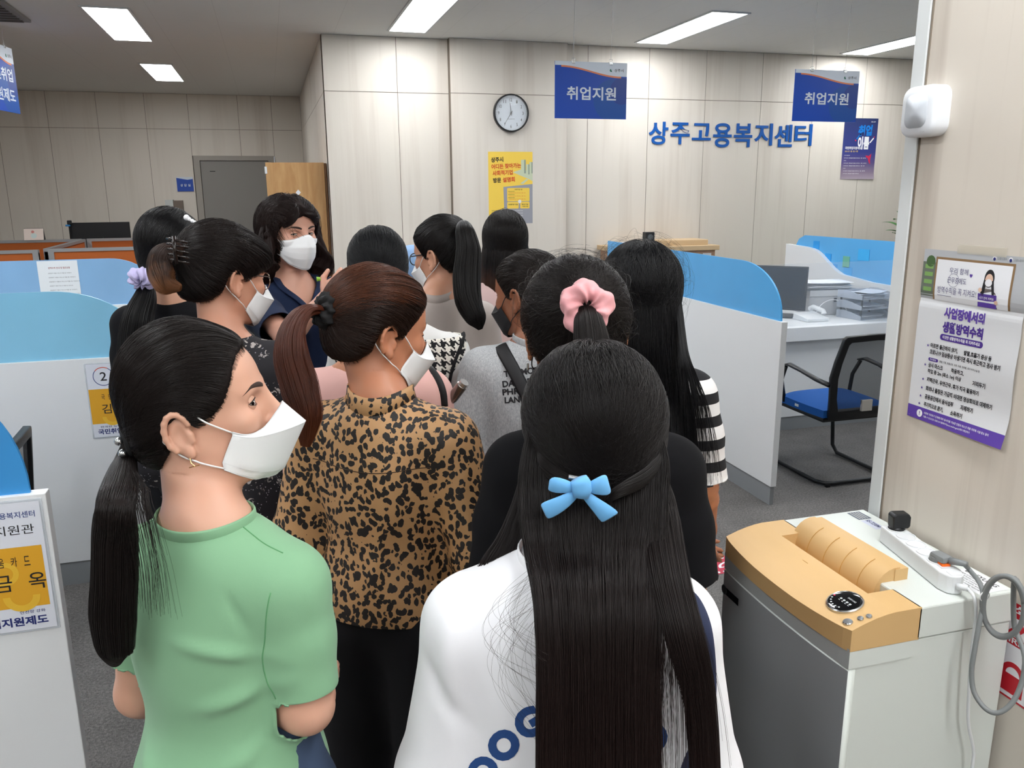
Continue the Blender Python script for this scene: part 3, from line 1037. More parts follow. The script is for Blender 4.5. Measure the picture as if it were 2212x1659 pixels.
# ================================================================ RIGHT BACKGROUND
t = thing('low_cabinet', 'low wooden cabinet with labels against the back wall', 'cabinet', (3.55, 7.2, 0))
MB().box((-0.5, -0.2, 0), (0.5, 0.22, 1.15), wood_mat('reddish box wood', 'A98468', 'BB967A')).build('body', t)
M_PALE = mat('pale wood top', 'CBB08A', 0.5)
MB().box((-0.53, -0.23, 1.15), (0.53, 0.24, 1.195), M_PALE).build('top', t, bev=0.003)
fl = Flat((0.17, -0.201, 1.06), (1, 0, 0), (0, 0, 1))
fl.rect(0, 0.02, 0.13, 0.06, M_WHITE, 0)
fl.rect(0.2, 0.0, 0.29, 0.06, M_WHITE, 0)
fl.text('13', 0.225, 0.015, 0.04, 0.028, M_INK, 1)
fl.text('서류 보관함', 0.01, 0.03, 0.1, 0.014, M_INK, 1)
fl.build('label_sheet', t)
t = tag(MB().box((-0.28, -0.13, 0), (0.28, 0.13, 0.05), M_PALE, 0.004).build('wooden_tray'), 'thin wooden board lying on top of the low cabinet', 'board')
t.location = (3.72, 7.18, 1.195)
t = thing('camera_stand', 'small black speaker box on the low cabinet', 'speaker', (3.4, 7.1, 1.195))
MB().box((-0.045, -0.04, 0), (0.045, 0.04, 0.13), M_DARK, 0.006).build('casing', t)
MB().lathe([(0.026, 0), (0.026, 0.004), (0.02, 0.006), (0, 0.001)], 20, mat('cone grey', '5A5F63', 0.4), Matrix.Translation((0, -0.04, 0.085)) @ Matrix.Rotation(PI / 2, 4, 'X')).build('cone', t)


def paper_pile(label, x, y, z, n, w=0.3, d=0.21, jit=0.03, seed=0, mt=None, rz=0.0):
    random.seed(seed)
    t = thing('paper_stack', label, 'papers', (x, y, z), rotz=rz)
    mb = MB()
    for k in range(n):
        a = random.uniform(-0.2, 0.2)
        c, s_ = math.cos(a), math.sin(a)
        ox, oy = random.uniform(-jit, jit), random.uniform(-jit, jit)
        G = np.zeros((7, 3, 3))
        for i in range(7):
            for j in range(3):
                u, v = (i / 6 - 0.5) * w, (j / 2 - 0.5) * d
                lift = 0.012 * k / n * (abs(i / 6 - 0.5) * 2) ** 2 * (1 if k % 2 else 0.3)
                G[i, j] = (ox + u * c - v * s_, oy + u * s_ + v * c, 0.002 + 0.006 * k + lift)
        mb.grid(G, mt or mat('paper', 'EEF2F7', 0.6))
    mb.build('sheets', t, thick=0.002)
    return t


paper_pile('loose white papers beside the speaker on the low cabinet', 3.18, 7.12, 1.195, 6, seed=3)
M_PRN = mat('printer grey', 'B9BBBE', 0.5)
t = thing('printer', 'light grey printer under papers on the counter behind the chair', 'printer', (4.13, 5.5, 0.765), rotz=-0.15)
MB().box((-0.19, -0.2, 0), (0.24, 0.2, 0.19), M_PRN, 0.012).build('body', t, smooth=True)
MB().box((-0.19, -0.205, 0.145), (0.24, -0.2, 0.19), mat('printer light', 'C9CBCD', 0.5)).build('front_band', t)
MB().box((0.07, -0.207, 0.03), (0.235, -0.2, 0.1), mat('printer slot', '6F7276', 0.5)).build('paper_slot', t)
MB().box((0.01, -0.206, 0.1), (0.03, -0.2, 0.13), M_DARK).build('button', t)
paper_pile('white papers fanned on top of the grey printer', 4.1, 5.45, 0.956, 9, 0.36, 0.25, 0.02, 7)
o = tag(MB().box((-0.16, -0.12, 0), (0.16, 0.12, 0.012), mat('folder teal', '3E6F86', 0.5)).build('folder'), 'thin blue folder edge under the papers on the printer', 'folder')
o.location = (4.2, 5.72, 0.766)
o.rotation_euler = (0, 0, 0.1)
M_TRAY = mat('clear tray', 'CFD8E6', 0.15, alpha=0.42)
for k in range(3):
    t = thing('document_tray', ('lowest clear letter tray on the counter at right', 'middle clear letter tray in the stack at right', 'topmost clear letter tray holding papers at right')[k], 'tray', (4.25, 5.12, 0.766 + k * 0.075), 'clear letter trays on the counter', 0.12)
    mb = MB()
    mb.box((-0.16, -0.12, 0), (0.16, 0.12, 0.004), M_TRAY)
    mb.prism([(-0.12, 0.004), (0.12, 0.004), (0.12, 0.055), (0.05, 0.06), (-0.03, 0.05), (-0.12, 0.03)], 'x', -0.16, -0.156, M_TRAY)
    mb.prism([(-0.12, 0.004), (0.12, 0.004), (0.12, 0.055), (0.05, 0.06), (-0.03, 0.05), (-0.12, 0.03)], 'x', 0.156, 0.16, M_TRAY)
    mb.box((-0.156, 0.117, 0.004), (0.156, 0.12, 0.05), M_TRAY)
    mb.build('shell', t)
    for sx in (-0.15, 0.14):
        MB().box((sx, -0.11, 0.004), (sx + 0.01, -0.1, 0.074 if k < 2 else 0.03), M_DARK).box((sx, 0.09, 0.004), (sx + 0.01, 0.1, 0.074 if k < 2 else 0.03), M_DARK).build('spacer', t)
    paper_pile(('papers in the lowest letter tray', 'papers in the middle letter tray', 'papers in the topmost letter tray')[k], 4.25, 5.12, 0.772 + k * 0.075, 3 if k < 2 else 6, 0.25, 0.17, 0.004, 20 + k, mat('tray paper', 'DDE3EE', 0.6), 0.12)
monitor('black monitor turned sideways on the counter behind the blue glass', 3.66, 5.38, 0.766, 0.42, 0.33, -0.75, stand=0.05, tilt=-0.1)
t = thing('telephone', 'white desk telephone beside the sideways monitor', 'telephone', (3.78, 5.13, 0.766))
MB().prism([(-0.09, 0), (0.09, 0), (0.09, 0.05), (-0.09, 0.022)], 'x', -0.08, 0.1, M_WHITE).build('base', t, bev=0.004)
MB().tube([(0.06, -0.08, 0.055), (0.06, -0.07, 0.075), (0.06, 0.05, 0.09), (0.06, 0.08, 0.07)], [0.02, 0.016, 0.016, 0.022], 10, M_WHITE).build('handset', t, smooth=True)
t = tag(MB().tube([(0.14 * math.cos(a) , 0.0, 0.0 + 0.13 * math.sin(a)) for a in [PI * k / 16 for k in range(17)]], 0.003, 6, mat('cable white', 'E6E8EA', 0.5)).build('cable', smooth=True), 'white cable arching in front of the grey printer', 'cable')
t.location = (4.02, 5.2, 0.768)
# acrylic guard on the counter
t = tag(MB().box((0, -0.003, 0), (1.75, 0.003, 0.44), mat('acrylic guard', 'DCE8F4', 0.03, alpha=0.10)).build('acrylic_guard'), 'clear acrylic guard standing on the counter behind the chair', 'guard')
t.location = (2.63, 4.93, 0.766)
t = tag(MB().box((-0.05, -0.04, 0), (0.05, 0.04, 0.10), mat('tissue lilac', 'A9B3D6', 0.5)).build('tissue_box', bev=0.004), 'pale lilac box on the counter just right of the long black hair', 'box')
t.location = (2.47, 5.0, 0.765)
# plants
M_LEAF = mat('leaf green', '3F7F3A', 0.35, vary=0.25, vscale=20)
M_LEAF2 = mat('palm green', '4E8A4A', 0.5, vary=0.2, vscale=20)
M_POT = mat('clay pot', 'B9A58C', 0.7)


def leaf(mb, base, d, L, wd, droop, mt, n=7):
    d = Vector(d).normalized()
    side = d.cross(Vector((0, 0, 1)))
    if side.length < 0.1: side = Vector((1, 0, 0))
    side.normalize()
    p = Vector(base)
    up = side.cross(d)
    G = []
    for i in range(n + 1):
        q = i / n
        wv = wd * math.sin(PI * min(q * 0.93 + 0.05, 1)) ** 0.8
        G.append([p - side * wv + up * 0.25 * wv, p.copy(), p + side * wv + up * 0.25 * wv])
        d = (d + Vector((0, 0, -droop / n))).normalized()
        p = p + d * (L / n)
    mb.grid([[tuple(v) for v in r] for r in G], mt)


def big_plant(x, y, z, label, seed=1):
    random.seed(seed)
    t = thing('potted_plant', label, 'plant', (x, y, z))
    MB().lathe([(0.0, 0), (0.1, 0), (0.14, 0.24), (0.15, 0.25), (0.135, 0.25), (0.13, 0.22), (0, 0.22)], 24, M_POT).build('pot', t, smooth=True)
    st = MB()
    for k in range(4):
        a = k * 1.7
        tip = Vector((0.12 * math.cos(a), 0.12 * math.sin(a), 0.55 + 0.12 * k))
        st.tube([(0, 0, 0.2), tuple(tip * 0.5 + Vector((0, 0, 0.1))), tuple(tip)], 0.006, 6, M_LEAF)
        lf = MB()
        for j in range(9):
            b = a + j * 2.4
            bz = 0.3 + (tip.z - 0.28) * j / 8
            base = (tip.x * j / 9, tip.y * j / 9, bz)
            leaf(lf, base, (math.cos(b), math.sin(b), 0.7 + 0.3 * random.random()), 0.2, 0.045, 0.9, M_LEAF)
        lf.build('foliage', t, smooth='all')
    st.build('stem', t, smooth='all')
    return t


big_plant(6.12, 6.85, 0.62, 'broad-leaved green plant behind the far partition, by the near wall edge', 4)
t = thing('plant_stand', 'white stand under the broad-leaved plant', 'stand', (6.12, 6.85, 0))
MB().box((-0.2, -0.2, 0), (0.2, 0.2, 0.62), M_WHITE).build('body', t)
random.seed(9)
t = thing('potted_plant', 'feathery palm plant left of the curved white panel', 'plant', (4.86, 6.95, 0.5))
MB().lathe([(0.0, 0), (0.1, 0), (0.13, 0.2), (0.12, 0.2), (0, 0.18)], 24, M_POT).build('pot', t, smooth=True)
lf = MB()
for k in range(22):
    a = k * 2.4
    p = Vector((0, 0, 0.2))
    d = Vector((math.cos(a) * 0.6, math.sin(a) * 0.6, 1.0 + 0.3 * random.random())).normalized()
    pts = [p.copy()]
    for i in range(7):
        p = p + d * 0.065
        d = (d + Vector((math.cos(a), math.sin(a), 0)) * 0.14 - Vector((0, 0, 0.13))).normalized()
        pts.append(p.copy())
        if i > 1:
            sd = d.cross(Vector((0, 0, 1))).normalized()
            for sg in (-1, 1):
                leaf(lf, p, d * 0.7 + sd * sg, 0.09, 0.006, 0.5, M_LEAF2, 3)
    lf.tube(pts, 0.002, 4, M_LEAF2)
lf.build('foliage', t)
t = thing('plant_stand', 'white stand under the palm plant', 'stand', (4.86, 6.95, 0))
MB().box((-0.16, -0.16, 0), (0.16, 0.16, 0.5), M_WHITE).build('body', t)
# brochures on a low white shelf by the back wall, seen between the heads
t = thing('brochure_shelf', 'low white shelf against the back wall behind the crowd', 'shelf', (1.25, 7.2, 0))
MB().box((-0.25, -0.16, 0), (0.25, 0.16, 0.98), M_WHITE).build('body', t)
t = thing('brochure_rack', 'wooden rack of blue brochures between two dark-haired heads', 'rack', (1.28, 7.15, 0.98))
MB().box((-0.12, -0.06, 0), (0.12, 0.06, 0.02), M_OAK).box((-0.12, 0.04, 0.02), (0.12, 0.06, 0.22), M_OAK).build('rack', t)
MB().box((-0.1, 0.0, 0.02), (0.1, 0.038, 0.25), mat('brochure blue', '4C66A8', 0.5)).build('blue_brochures', t)
MB().box((-0.1, -0.04, 0.02), (0.1, -0.004, 0.19), mat('brochure cream', 'D8CDB8', 0.5)).build('cream_brochures', t)

# ================================================================ CHAIRS
M_SEAT = mat('blue seat fabric', '1458A6', 0.85, bump=(700, 0.2))


def mesh_mat():
    N = NT('black mesh fabric')
    N.base(lin('15181C'))
    tc = N.coord()
    sx = N.n('SeparateXYZ')
    N.t.links.new(tc, sx.inputs[0])
    a = N.math('SINE', N.math('MULTIPLY', sx.outputs[0], 1400.0))
    b = N.math('SINE', N.math('MULTIPLY', sx.outputs[2], 1400.0))
    N.put(N.b.inputs['Alpha'], N.math('ADD', 0.72, N.math('MULTIPLY', N.math('MULTIPLY', a, b), 0.15)))
    N.b.inputs['Roughness'].default_value = 0.7
    return N.m


M_MESH = mesh_mat()


def visitor_chair(label, x, y, rz):
    t = thing('visitor_chair', label, 'chair', (x, y, 0), 'black visitor chairs with mesh backs', rz)
    w2 = 0.235
    # cantilever tube frame: side runners with a rear crossbar, uprights at the front
    tub = [(-w2, 0.27, 0.40), (-w2, 0.30, 0.33), (-w2, 0.27, 0.06), (-w2, 0.22, 0.018), (-w2, -0.20, 0.018), (-w2 + 0.03, -0.25, 0.018), (-w2 + 0.07, -0.265, 0.018),
           (w2 - 0.07, -0.265, 0.018), (w2 - 0.03, -0.25, 0.018), (w2, -0.20, 0.018), (w2, 0.22, 0.018), (w2, 0.27, 0.06), (w2, 0.30, 0.33), (w2, 0.27, 0.40)]
    MB().tube(tub, 0.0125, 12, M_DARK).build('tube_frame', t, smooth='all')
    for sx in (-1, 1):
        MB().box((sx * 0.2 - 0.012, -0.275, 0), (sx * 0.2 + 0.012, -0.255, 0.02), M_DARK).build('floor_pad', t)
    # seat: padded cushion with a domed top
    bm = bmesh.new()
    bmesh.ops.create_grid(bm, x_segments=14, y_segments=14, size=0.5)
    me = MB()
    G = []
    for i in range(17):
        row = []
        for j in range(17):
            u, v = i / 16 * 2 - 1, j / 16 * 2 - 1
            x_, y_ = 0.245 * u * (1 - 0.06 * v * v), 0.235 * v
            z_ = 0.455 + 0.03 * (1 - u ** 4) * (1 - v ** 6) - (0.03 * max(0, v - 0.5) ** 2 * 4)
            row.append((x_, y_ + 0.02, z_))
        G.append(row)
    bm.free()
    me.grid(G, M_SEAT)
    low = [[(a, b, c - 0.055 if 0 < i < 16 and 0 < j < 16 else c - 0.045) for j, (a, b, c) in enumerate(r)] for i, r in enumerate(G)]
    me.grid(low, M_SEAT)
    n = 17
    for i in range(16):
        for a, b in (((i, 0), (i + 1, 0)), ((i, 16), (i + 1, 16)), ((0, i), (0, i + 1)), ((16, i), (16, i + 1))):
            p, q = a[0] * n + a[1], b[0] * n + b[1]
            me.add([me.v[p], me.v[q], me.v[q + n * n], me.v[p + n * n]], [(0, 1, 2, 3)], M_SEAT)
    me.build('seat', t, smooth='all')
    MB().box((-0.22, -0.2, 0.375), (0.22, 0.24, 0.41), M_DARK, 0.012).build('seat_pan', t, smooth=True)
    MB().box((-0.249, 0.0, 0.425), (-0.246, 0.035, 0.44), M_TRIMW).build('care_tag', t)
    # back frame: hexagonal outline, mesh inside
    def bk(u, z):
        return (u, -0.245 - 0.10 * (z - 0.42) + 0.03 * (1 - (u / 0.25) ** 2) * -1 + (0.05 if z < 0.5 else 0.0) * (0.5 - z) * 8, z)
    out = [(-0.20, 0.40), (-0.235, 0.52), (-0.25, 0.66), (-0.235, 0.76), (-0.205, 0.89), (-0.19, 0.905), (0, 0.915), (0.19, 0.905), (0.205, 0.89), (0.235, 0.76), (0.25, 0.66), (0.235, 0.52), (0.20, 0.40)]
    inn = [(-0.165, 0.46), (-0.195, 0.54), (-0.205, 0.66), (-0.195, 0.75), (-0.172, 0.855), (-0.16, 0.87), (0, 0.878), (0.16, 0.87), (0.172, 0.855), (0.195, 0.75), (0.205, 0.66), (0.195, 0.54), (0.165, 0.46)]
    mb = MB()
    vo = [bk(*p) for p in out]
    vi = [bk(*p) for p in inn]
    k = len(out)
    mb.add(vo + vi, [(i, (i + 1) % k, k + (i + 1) % k, k + i) for i in range(k)], M_DARK)
    mb.build('back_frame', t, thick=0.028, smooth=True, bev=0.005)
    G = []
    for i in range(9):
        q = i / 8
        z = 0.45 + 0.43 * q
        hw = np.interp(z, [p[1] for p in inn[:6]], [-p[0] for p in inn[:6]])
        G.append([bk(hw * (j / 8 * 2 - 1) * 1.03, z) for j in range(9)])
    MB().grid(G, M_MESH).build('mesh_back', t, smooth='all')
    MB().box((-0.03, -0.29, 0.455), (0.04, -0.275, 0.52), mat('chair sticker', 'CFCBC3', 0.4, 0.3)).build('metal_badge', t)
    for sx in (-1, 1):
        pts = [(sx * 0.245, -0.27, 0.62), (sx * 0.265, -0.18, 0.635), (sx * 0.275, -0.05, 0.66), (sx * 0.275, 0.08, 0.675), (sx * 0.27, 0.14, 0.66)]
        MB().tube(pts, [0.02, 0.018, 0.016, 0.018, 0.01], 12, M_DARK, flat=(1.3, 0.6), up=(0, 0, 1)).build('armrest', t, smooth='all')
        MB().tube([(sx * 0.27, 0.12, 0.655), (sx * 0.26, 0.17, 0.56), (sx * 0.235, 0.16, 0.42)], 0.012, 8, M_DARK).build('arm_support', t, smooth='all')
    return t


visitor_chair('black mesh chair with blue seat in front of the right counter', 3.245, 4.11, 0.0)
visitor_chair('black chair between the two left partitions, only its back edge showing', -1.2, 3.02, PI * 0.5)
visitor_chair('black chair behind the bright blue glass, only its top showing', 3.2, 6.35, PI)

# red floor tape
t = thing('floor_tape', 'red floor tape with white dots and upside-down Korean text', 'tape', (1.2, 3.2, 0.001))
TR = mat('tape red', 'C2344C', 0.45)
fl = Flat((1.0, 0.0, 0.001), (-1, -0.02, 0), (0, -1, 0), 0.0005)
fl.rect(0, -0.0, 1.9, 0.16, TR, 0)
for k in range(60):
    fl.disc(0.02 + k * 0.0315, 0.016, 0.0085, PW, 1, 10)
    fl.disc(0.02 + k * 0.0315, 0.144, 0.0085, PW, 1, 10)
fl.text('여기서 대기하여 주세요', 0.14, 0.045, 1.15, 0.07, PW, 1, 0.02)
fl.build('strip', t)
# ================================================================ SHREDDER (local origin: near front corner on the floor)
SX0, SX1, SY0, SY1, SZ = 1.09, 1.513, 1.262, 1.755, 0.857
M_SHW = mat('shredder white', 'D5DBD6', 0.42, bump=(900, 0.05))
M_SHG = mat('shredder grey door', '9DA1A4', 0.45)
M_SHG2 = mat('shredder grey band', 'B4B8B8', 0.45)
M_SHO = mat('shredder ochre', 'D3AE78', 0.5, bump=(1200, 0.08))
M_SHO2 = mat('shredder ochre edge', 'C99A52', 0.5)
t = thing('paper_shredder', 'large white, grey and ochre paper shredder standing against the near wall', 'shredder', (SX0, SY0, 0))
DX, DY = SX1 - SX0, SY1 - SY0


def bulge(v):
    """how far the front bows out at v in 0..1 across the width"""
    return 0.022 * max(0.0, math.sin(PI * v)) ** 0.7


MB().box((0.012, 0.004, 0.05), (DX, DY - 0.004, 0.78), M_SHW).build('body', t, bev=0.003)
MB().box((0.165, 0.0, 0.783), (DX, DY, SZ), M_SHW).build('lid', t, bev=0.004)
mb = MB()
N_ = 16
zz = [(0.06, 0.741)]
# front door: slightly bowed sheet
G = []
for i in range(N_ + 1):
    v = i / N_
    x = -bulge(v) * 0.6
    G.append([(x, 0.0 + DY * v, 0.06), (x, DY * v, 0.738)])
mb.grid(G, M_SHG)
mb.box((0.0, 0, 0.06), (0.018, DY, 0.738), M_SHW)
mb.build('door', t, smooth='all')
G = []
for i in range(N_ + 1):
    v = i / N_
    x = -bulge(v) * 0.55
    G.append([(x, DY * v, 0.742), (x - 0.001, DY * v, 0.788)])
MB().grid(G, M_SHG2).box((0.0, 0, 0.742), (0.165, DY, 0.7825), M_SHW).build('upper_band', t)
mb = MB()
for x in (0.06, DX - 0.06):
    for y in (0.06, DY - 0.06):
        mb2 = MB().cyl((x, y, 0), (x, y, 0.05), 0.022, mt=M_DARK)
        mb2.build('caster', t)


def otop(x):
    """height of the ochre cover over its depth x (0 front .. 0.172 back)"""
    q = min(max((0.11 - x) / 0.13, 0), 1)
    return SZ - 0.034 * q ** 1.7


# ochre cover with a feed slot cut into it
SL0, SL1 = 0.085, 0.405      # slot range along y
SF = 0.105                   # slot front edge
ys = sorted(set([round(DY * k / 24, 4) for k in range(25)] + [SL0, SL1]))
us = [0, 0.08, 0.2, 0.35, 0.5, 0.62]
mb = MB()


def opt(u, y):
    f = -bulge(y / DY)
    x = f + (SF - f) * u / 0.62 if u <= 0.62 else SF + (0.172 - SF) * (u - 0.62) / 0.38
    return (x, y, otop(x))


ul = us + [0.8, 1.0]
for i in range(len(ys) - 1):
    for j in range(len(ul) - 1):
        a, b = ys[i], ys[i + 1]
        if ul[j] >= 0.62 and a >= SL0 - 1e-6 and b <= SL1 + 1e-6: continue
        mb.add([opt(ul[j], a), opt(ul[j + 1], a), opt(ul[j + 1], b), opt(ul[j], b)], [(0, 1, 2, 3)], M_SHO)
for i in range(len(ys) - 1):
    a, b = ys[i], ys[i + 1]
    p, q = opt(0, a), opt(0, b)
    mb.add([p, q, (q[0], b, 0.782), (p[0], a, 0.782)], [(0, 1, 2, 3)], M_SHO)
for y in (0, DY):
    top = [opt(u, y) for u in ul]
    mb.add([(x, y, z) for x, y_, z in top] + [(0.172, y, 0.782), (top[0][0], y, 0.782)], [tuple(range(len(ul) + 2))], M_SHO)
zt = SZ - 0.045
mb.add([(SF, SL0, otop(SF)), (SF, SL1, otop(SF)), (SF + 0.02, SL1, zt), (SF + 0.02, SL0, zt)], [(0, 1, 2, 3)], M_SHO)
mb.add([(SF + 0.02, SL0, zt), (SF + 0.02, SL1, zt), (0.172, SL1, zt), (0.172, SL0, zt)], [(0, 1, 2, 3)], M_SHO)
for y in (SL0, SL1):
    mb.add([(SF, y, otop(SF)), (0.172, y, SZ), (0.172, y, zt), (SF + 0.02, y, zt)], [(0, 1, 2, 3)], M_SHO)
mb.build('ochre_cover', t, smooth=True)
# curved feed flap standing over the slot
G = []
for i in range(23):
    y = SL0 + 0.012 + (SL1 - SL0 - 0.014) * i / 22 + 0.02
    row = []
    for k in range(9):
        a = math.radians(-20 + 118 * k / 8)
        row.append((0.188 - 0.058 * math.cos(a) + 0.018, y, SZ - 0.03 + 0.062 * math.sin(a)))
    G.append(row)
mb = MB().grid(G, M_SHO)
mb.add([tuple(p) for p in G[0]] + [(0.206, G[0][0][1], SZ - 0.03)], [tuple(range(10))], M_SHO)
mb.add([tuple(p) for p in G[-1]] + [(0.206, G[-1][0][1], SZ - 0.03)], [tuple(range(10))], M_SHO)
mb.box((0.2, SL0 + 0.03, SZ), (0.235, SL1 + 0.018, SZ + 0.028), M_SHO)
fl_ = mb.build('feed_flap', t, smooth=True)
for k in range(4):
    y = SL0 + 0.085 + k * 0.062
    pts = [(0.188 - 0.0592 * math.cos(a) + 0.018, y, SZ - 0.03 + 0.0632 * math.sin(a)) for a in [math.radians(-20 + 95 * q / 8) for q in range(9)]]
    MB().tube(pts, 0.0009, 6, M_SHO2).build('seam_ridge', fl_)
# control disc and buttons
cp = (0.045, 0.082)
zc = otop(0.04) + 0.0
sl = math.atan2(otop(0.10) - otop(-0.0), 0.10)
Mt = Matrix.Translation((cp[0], cp[1], otop(cp[0]) + 0.0005)) @ Matrix.Rotation(-sl, 4, 'Y')
MB().lathe([(0.039, -0.004), (0.039, 0.002), (0.0365, 0.004), (0.0355, 0.003)], 40, M_STEEL, Mt).build('disc_rim', t, smooth=True)
MB().lathe([(0.0355, 0.003), (0.034, 0.0035), (0.02, 0.0048), (0.0, 0.0052)], 40, mat('glossy black', '0C0D10', 0.06), Mt).build('control_disc', t, smooth='all')
rgt = Mt.to_3x3() @ Vector((0, -1, 0))
upv = Mt.to_3x3() @ Vector((1, 0, 0))
ctr = Mt @ Vector((0, 0, 0.0056))
fl = Flat(ctr, rgt, upv, 0.0001)
IC = mat('icon pale', 'B9BEC0', 0.4)
for k in range(4):
    u = -0.012 + 0.0095 * k
    fl.rect(u, -0.004 - 0.0 * k, u + 0.0055, 0.001, IC, 1)
    fl.rect(u + 0.001, -0.008, u + 0.006, -0.0066, IC, 1)
fl.text('DAEYUNG', -0.002, 0.009, 0.024, 0.0045, IC, 1, 0.02)
for k in range(7):
    a = math.radians(190 + 18 * k)
    fl.disc(0.028 * math.cos(a), 0.028 * math.sin(a), 0.0022, IC if k else PR, 1, 10)
fl.build('control_print', t)
for x, y, r in ((0.01, 0.026, 0.0105), (0.034, 0.018, 0.0068), (0.051, 0.0135, 0.0065)):
    Mb = Matrix.Translation((x, y, otop(x) - 0.001)) @ Matrix.Rotation(-sl, 4, 'Y')
    MB().lathe([(r, 0), (r, 0.003), (r * 0.85, 0.0045), (0, 0.004)], 24, M_STEEL, Mb).build('button', t, smooth=True)
# door badge, stickers
fl = Flat((-0.0125, DY - 0.02, 0.70), (0, -1, 0), (0, 0, 1), 0.0006, lambda u, v: 0.004 + 0.02 * math.sin(PI * min(u / 0.4, 1)) * 0.2)
fl.rect(0.02, -0.012, 0.085, 0.008, mat('glossy black', '0C0D10', 0.06), 1)
fl.disc(0.014, -0.001, 0.013, M_DARK, 2)
fl.ring(0.014, -0.001, 0.0132, 0.0025, M_STEEL, 3)
fl.build('door_badge', t)
fl = Flat((0.215, 0.43, SZ), (0, -1, 0), (1, 0, 0), 0.0004)
fl.rect(0.11, -0.0, 0.21, 0.019, mat('warning grey', 'B9B9B4', 0.5), 1)
fl.rect(0.135, 0.001, 0.21, 0.009, mat('warning red', '9B2A33', 0.5), 2)
fl.poly([(0.114, 0.002), (0.13, 0.002), (0.122, 0.016)], M_INK, 2)
fl.text('경고 손가락 주의', 0.137, 0.011, 0.068, 0.006, M_INK, 2)
fl.mb.v = [(a + 0.02, b, c) for a, b, c in fl.mb.v]
fl.build('warning_sticker', t)
fl = Flat((0.36, DY - 0.012, SZ), (0, -1, 0), (1, 0, 0), 0.0004)
fl.rect(0, 0.0, 0.05, 0.04, mat('label slate', '5A6472', 0.5), 1)
for k in range(4):
    fl.rect(0.004, 0.006 + 0.008 * k, 0.046, 0.009 + 0.008 * k, mat('warning grey', 'B9B9B4', 0.5), 2)
fl.rect(0.055, 0.0, 0.115, 0.03, mat('label pale', 'CBD0E0', 0.5), 1)
fl.text('RS-7230MT', 0.057, 0.012, 0.055, 0.014, mat('label violet', '3A3F6E', 0.5), 2, 0.02)
fl.build('model_sticker', t)
fl = Flat((0.33, 0.12, SZ), (0, -1, 0), (1, 0, 0), 0.0004)
fl.rect(0, 0.0, 0.11, 0.085, mat('sticker white', 'EDEFF2', 0.5), 1)
fl.text('DAEYUNG', 0.01, 0.06, 0.085, 0.014, M_INK, 2, 0.02)
for k in range(5):
    fl.text('모델명 정격전압 소비전력 제조년월', 0.008, 0.047 - 0.009 * k, 0.09, 0.0045, M_INK, 2)
fl.build('spec_sticker', t)
fl = Flat((-0.015, 0.24, SZ - 0.012), (0, -1, 0), (1, 0, 0.2), 0.0004)
# small engraved lines on the ochre cover
o_ = MB().box((0.075, 0.255, otop(0.08) - 0.0008), (0.0757, 0.275, otop(0.08) + 0.0002), M_SHO2).build('engraving', t)

# ---------------------------------------------------------------- power strip lying on the shredder
P_A, P_B = Vector((1.432, 1.56, SZ + 0.001)), Vector((1.372, 1.285, SZ + 0.001))
ax = (P_B - P_A)
Ls = ax.length
rz = math.atan2(ax.y, ax.x)
t = thing('power_strip', 'white multi-socket power strip with orange switch on the shredder', 'power strip', P_A, rotz=rz)
M_PS = mat('strip white', 'E3E6E8', 0.3)
M_PSI = mat('socket grey white', 'D3D6D9', 0.35)
prof = [(0.0, -0.026), (Ls - 0.03, -0.026), (Ls - 0.008, -0.018), (Ls, -0.008), (Ls, 0.008), (Ls - 0.008, 0.018), (Ls - 0.03, 0.026), (0.0, 0.026)]
MB().prism(prof, 'z', 0.0, 0.042, M_PS).build('casing', t, bev=0.003)
for k in range(5):
    cx = 0.026 + k * 0.0445
    MB().lathe([(0.0225, 0.04), (0.0225, 0.0445), (0.0198, 0.0445), (0.0192, 0.036), (0, 0.036)], 28, M_PS, Matrix.Translation((cx, 0, 0))).lathe(
        [(0.0185, 0.0361), (0, 0.0362)], 28, M_PSI, Matrix.Translation((cx, 0, 0))).build('socket', t, smooth=True)
    for sy in (-0.0095, 0.0095):
        MB().cyl((cx, sy, 0.0362), (cx, sy, 0.0366), 0.0028, n=12, mt=M_DARK).build('hole', t)
MB().box((Ls - 0.075, -0.014, 0.042), (Ls - 0.04, 0.014, 0.044), M_PSI).build('switch_surround', t)
MB().box((Ls - 0.07, -0.010, 0.043), (Ls - 0.045, 0.010, 0.049), mat('neon orange', 'F06A1E', 0.3), 0.002, M=Matrix.Translation((0, 0, 0))).build('rocker_switch', t)
MB().box((Ls - 0.026, -0.012, 0.0422), (Ls - 0.006, 0.012, 0.043), M_PS).build('clip', t)
fwd = ax.normalized()
t = thing('power_adapter', 'black plug-in adapter standing in the end socket of the power strip', 'adapter', P_A + fwd * 0.026 + Vector((0, 0, 0.036)), rotz=rz)
MB().lathe([(0.0185, 0), (0.0185, 0.012), (0.014, 0.016), (0, 0.016)], 24, M_DARK).build('plug', t, smooth=True)
MB().prism([(-0.016, 0.012), (0.022, 0.012), (0.027, 0.018), (0.027, 0.042), (0.021, 0.05), (-0.012, 0.05), (-0.018, 0.044)], 'x', -0.014, 0.015, M_DARK).build('housing', t, bev=0.003)
M_CG = mat('cable grey', '7F8384', 0.42)
pl = P_A + fwd * (0.026 + 4 * 0.0445) + Vector((0, 0, 0.036))
t = thing('power_cable', 'thick grey power cable coiled beside the shredder and plugged into the strip', 'cable', pl)


def rel(pts, o):
    return [tuple(Vector(p) - Vector(o)) for p in pts]


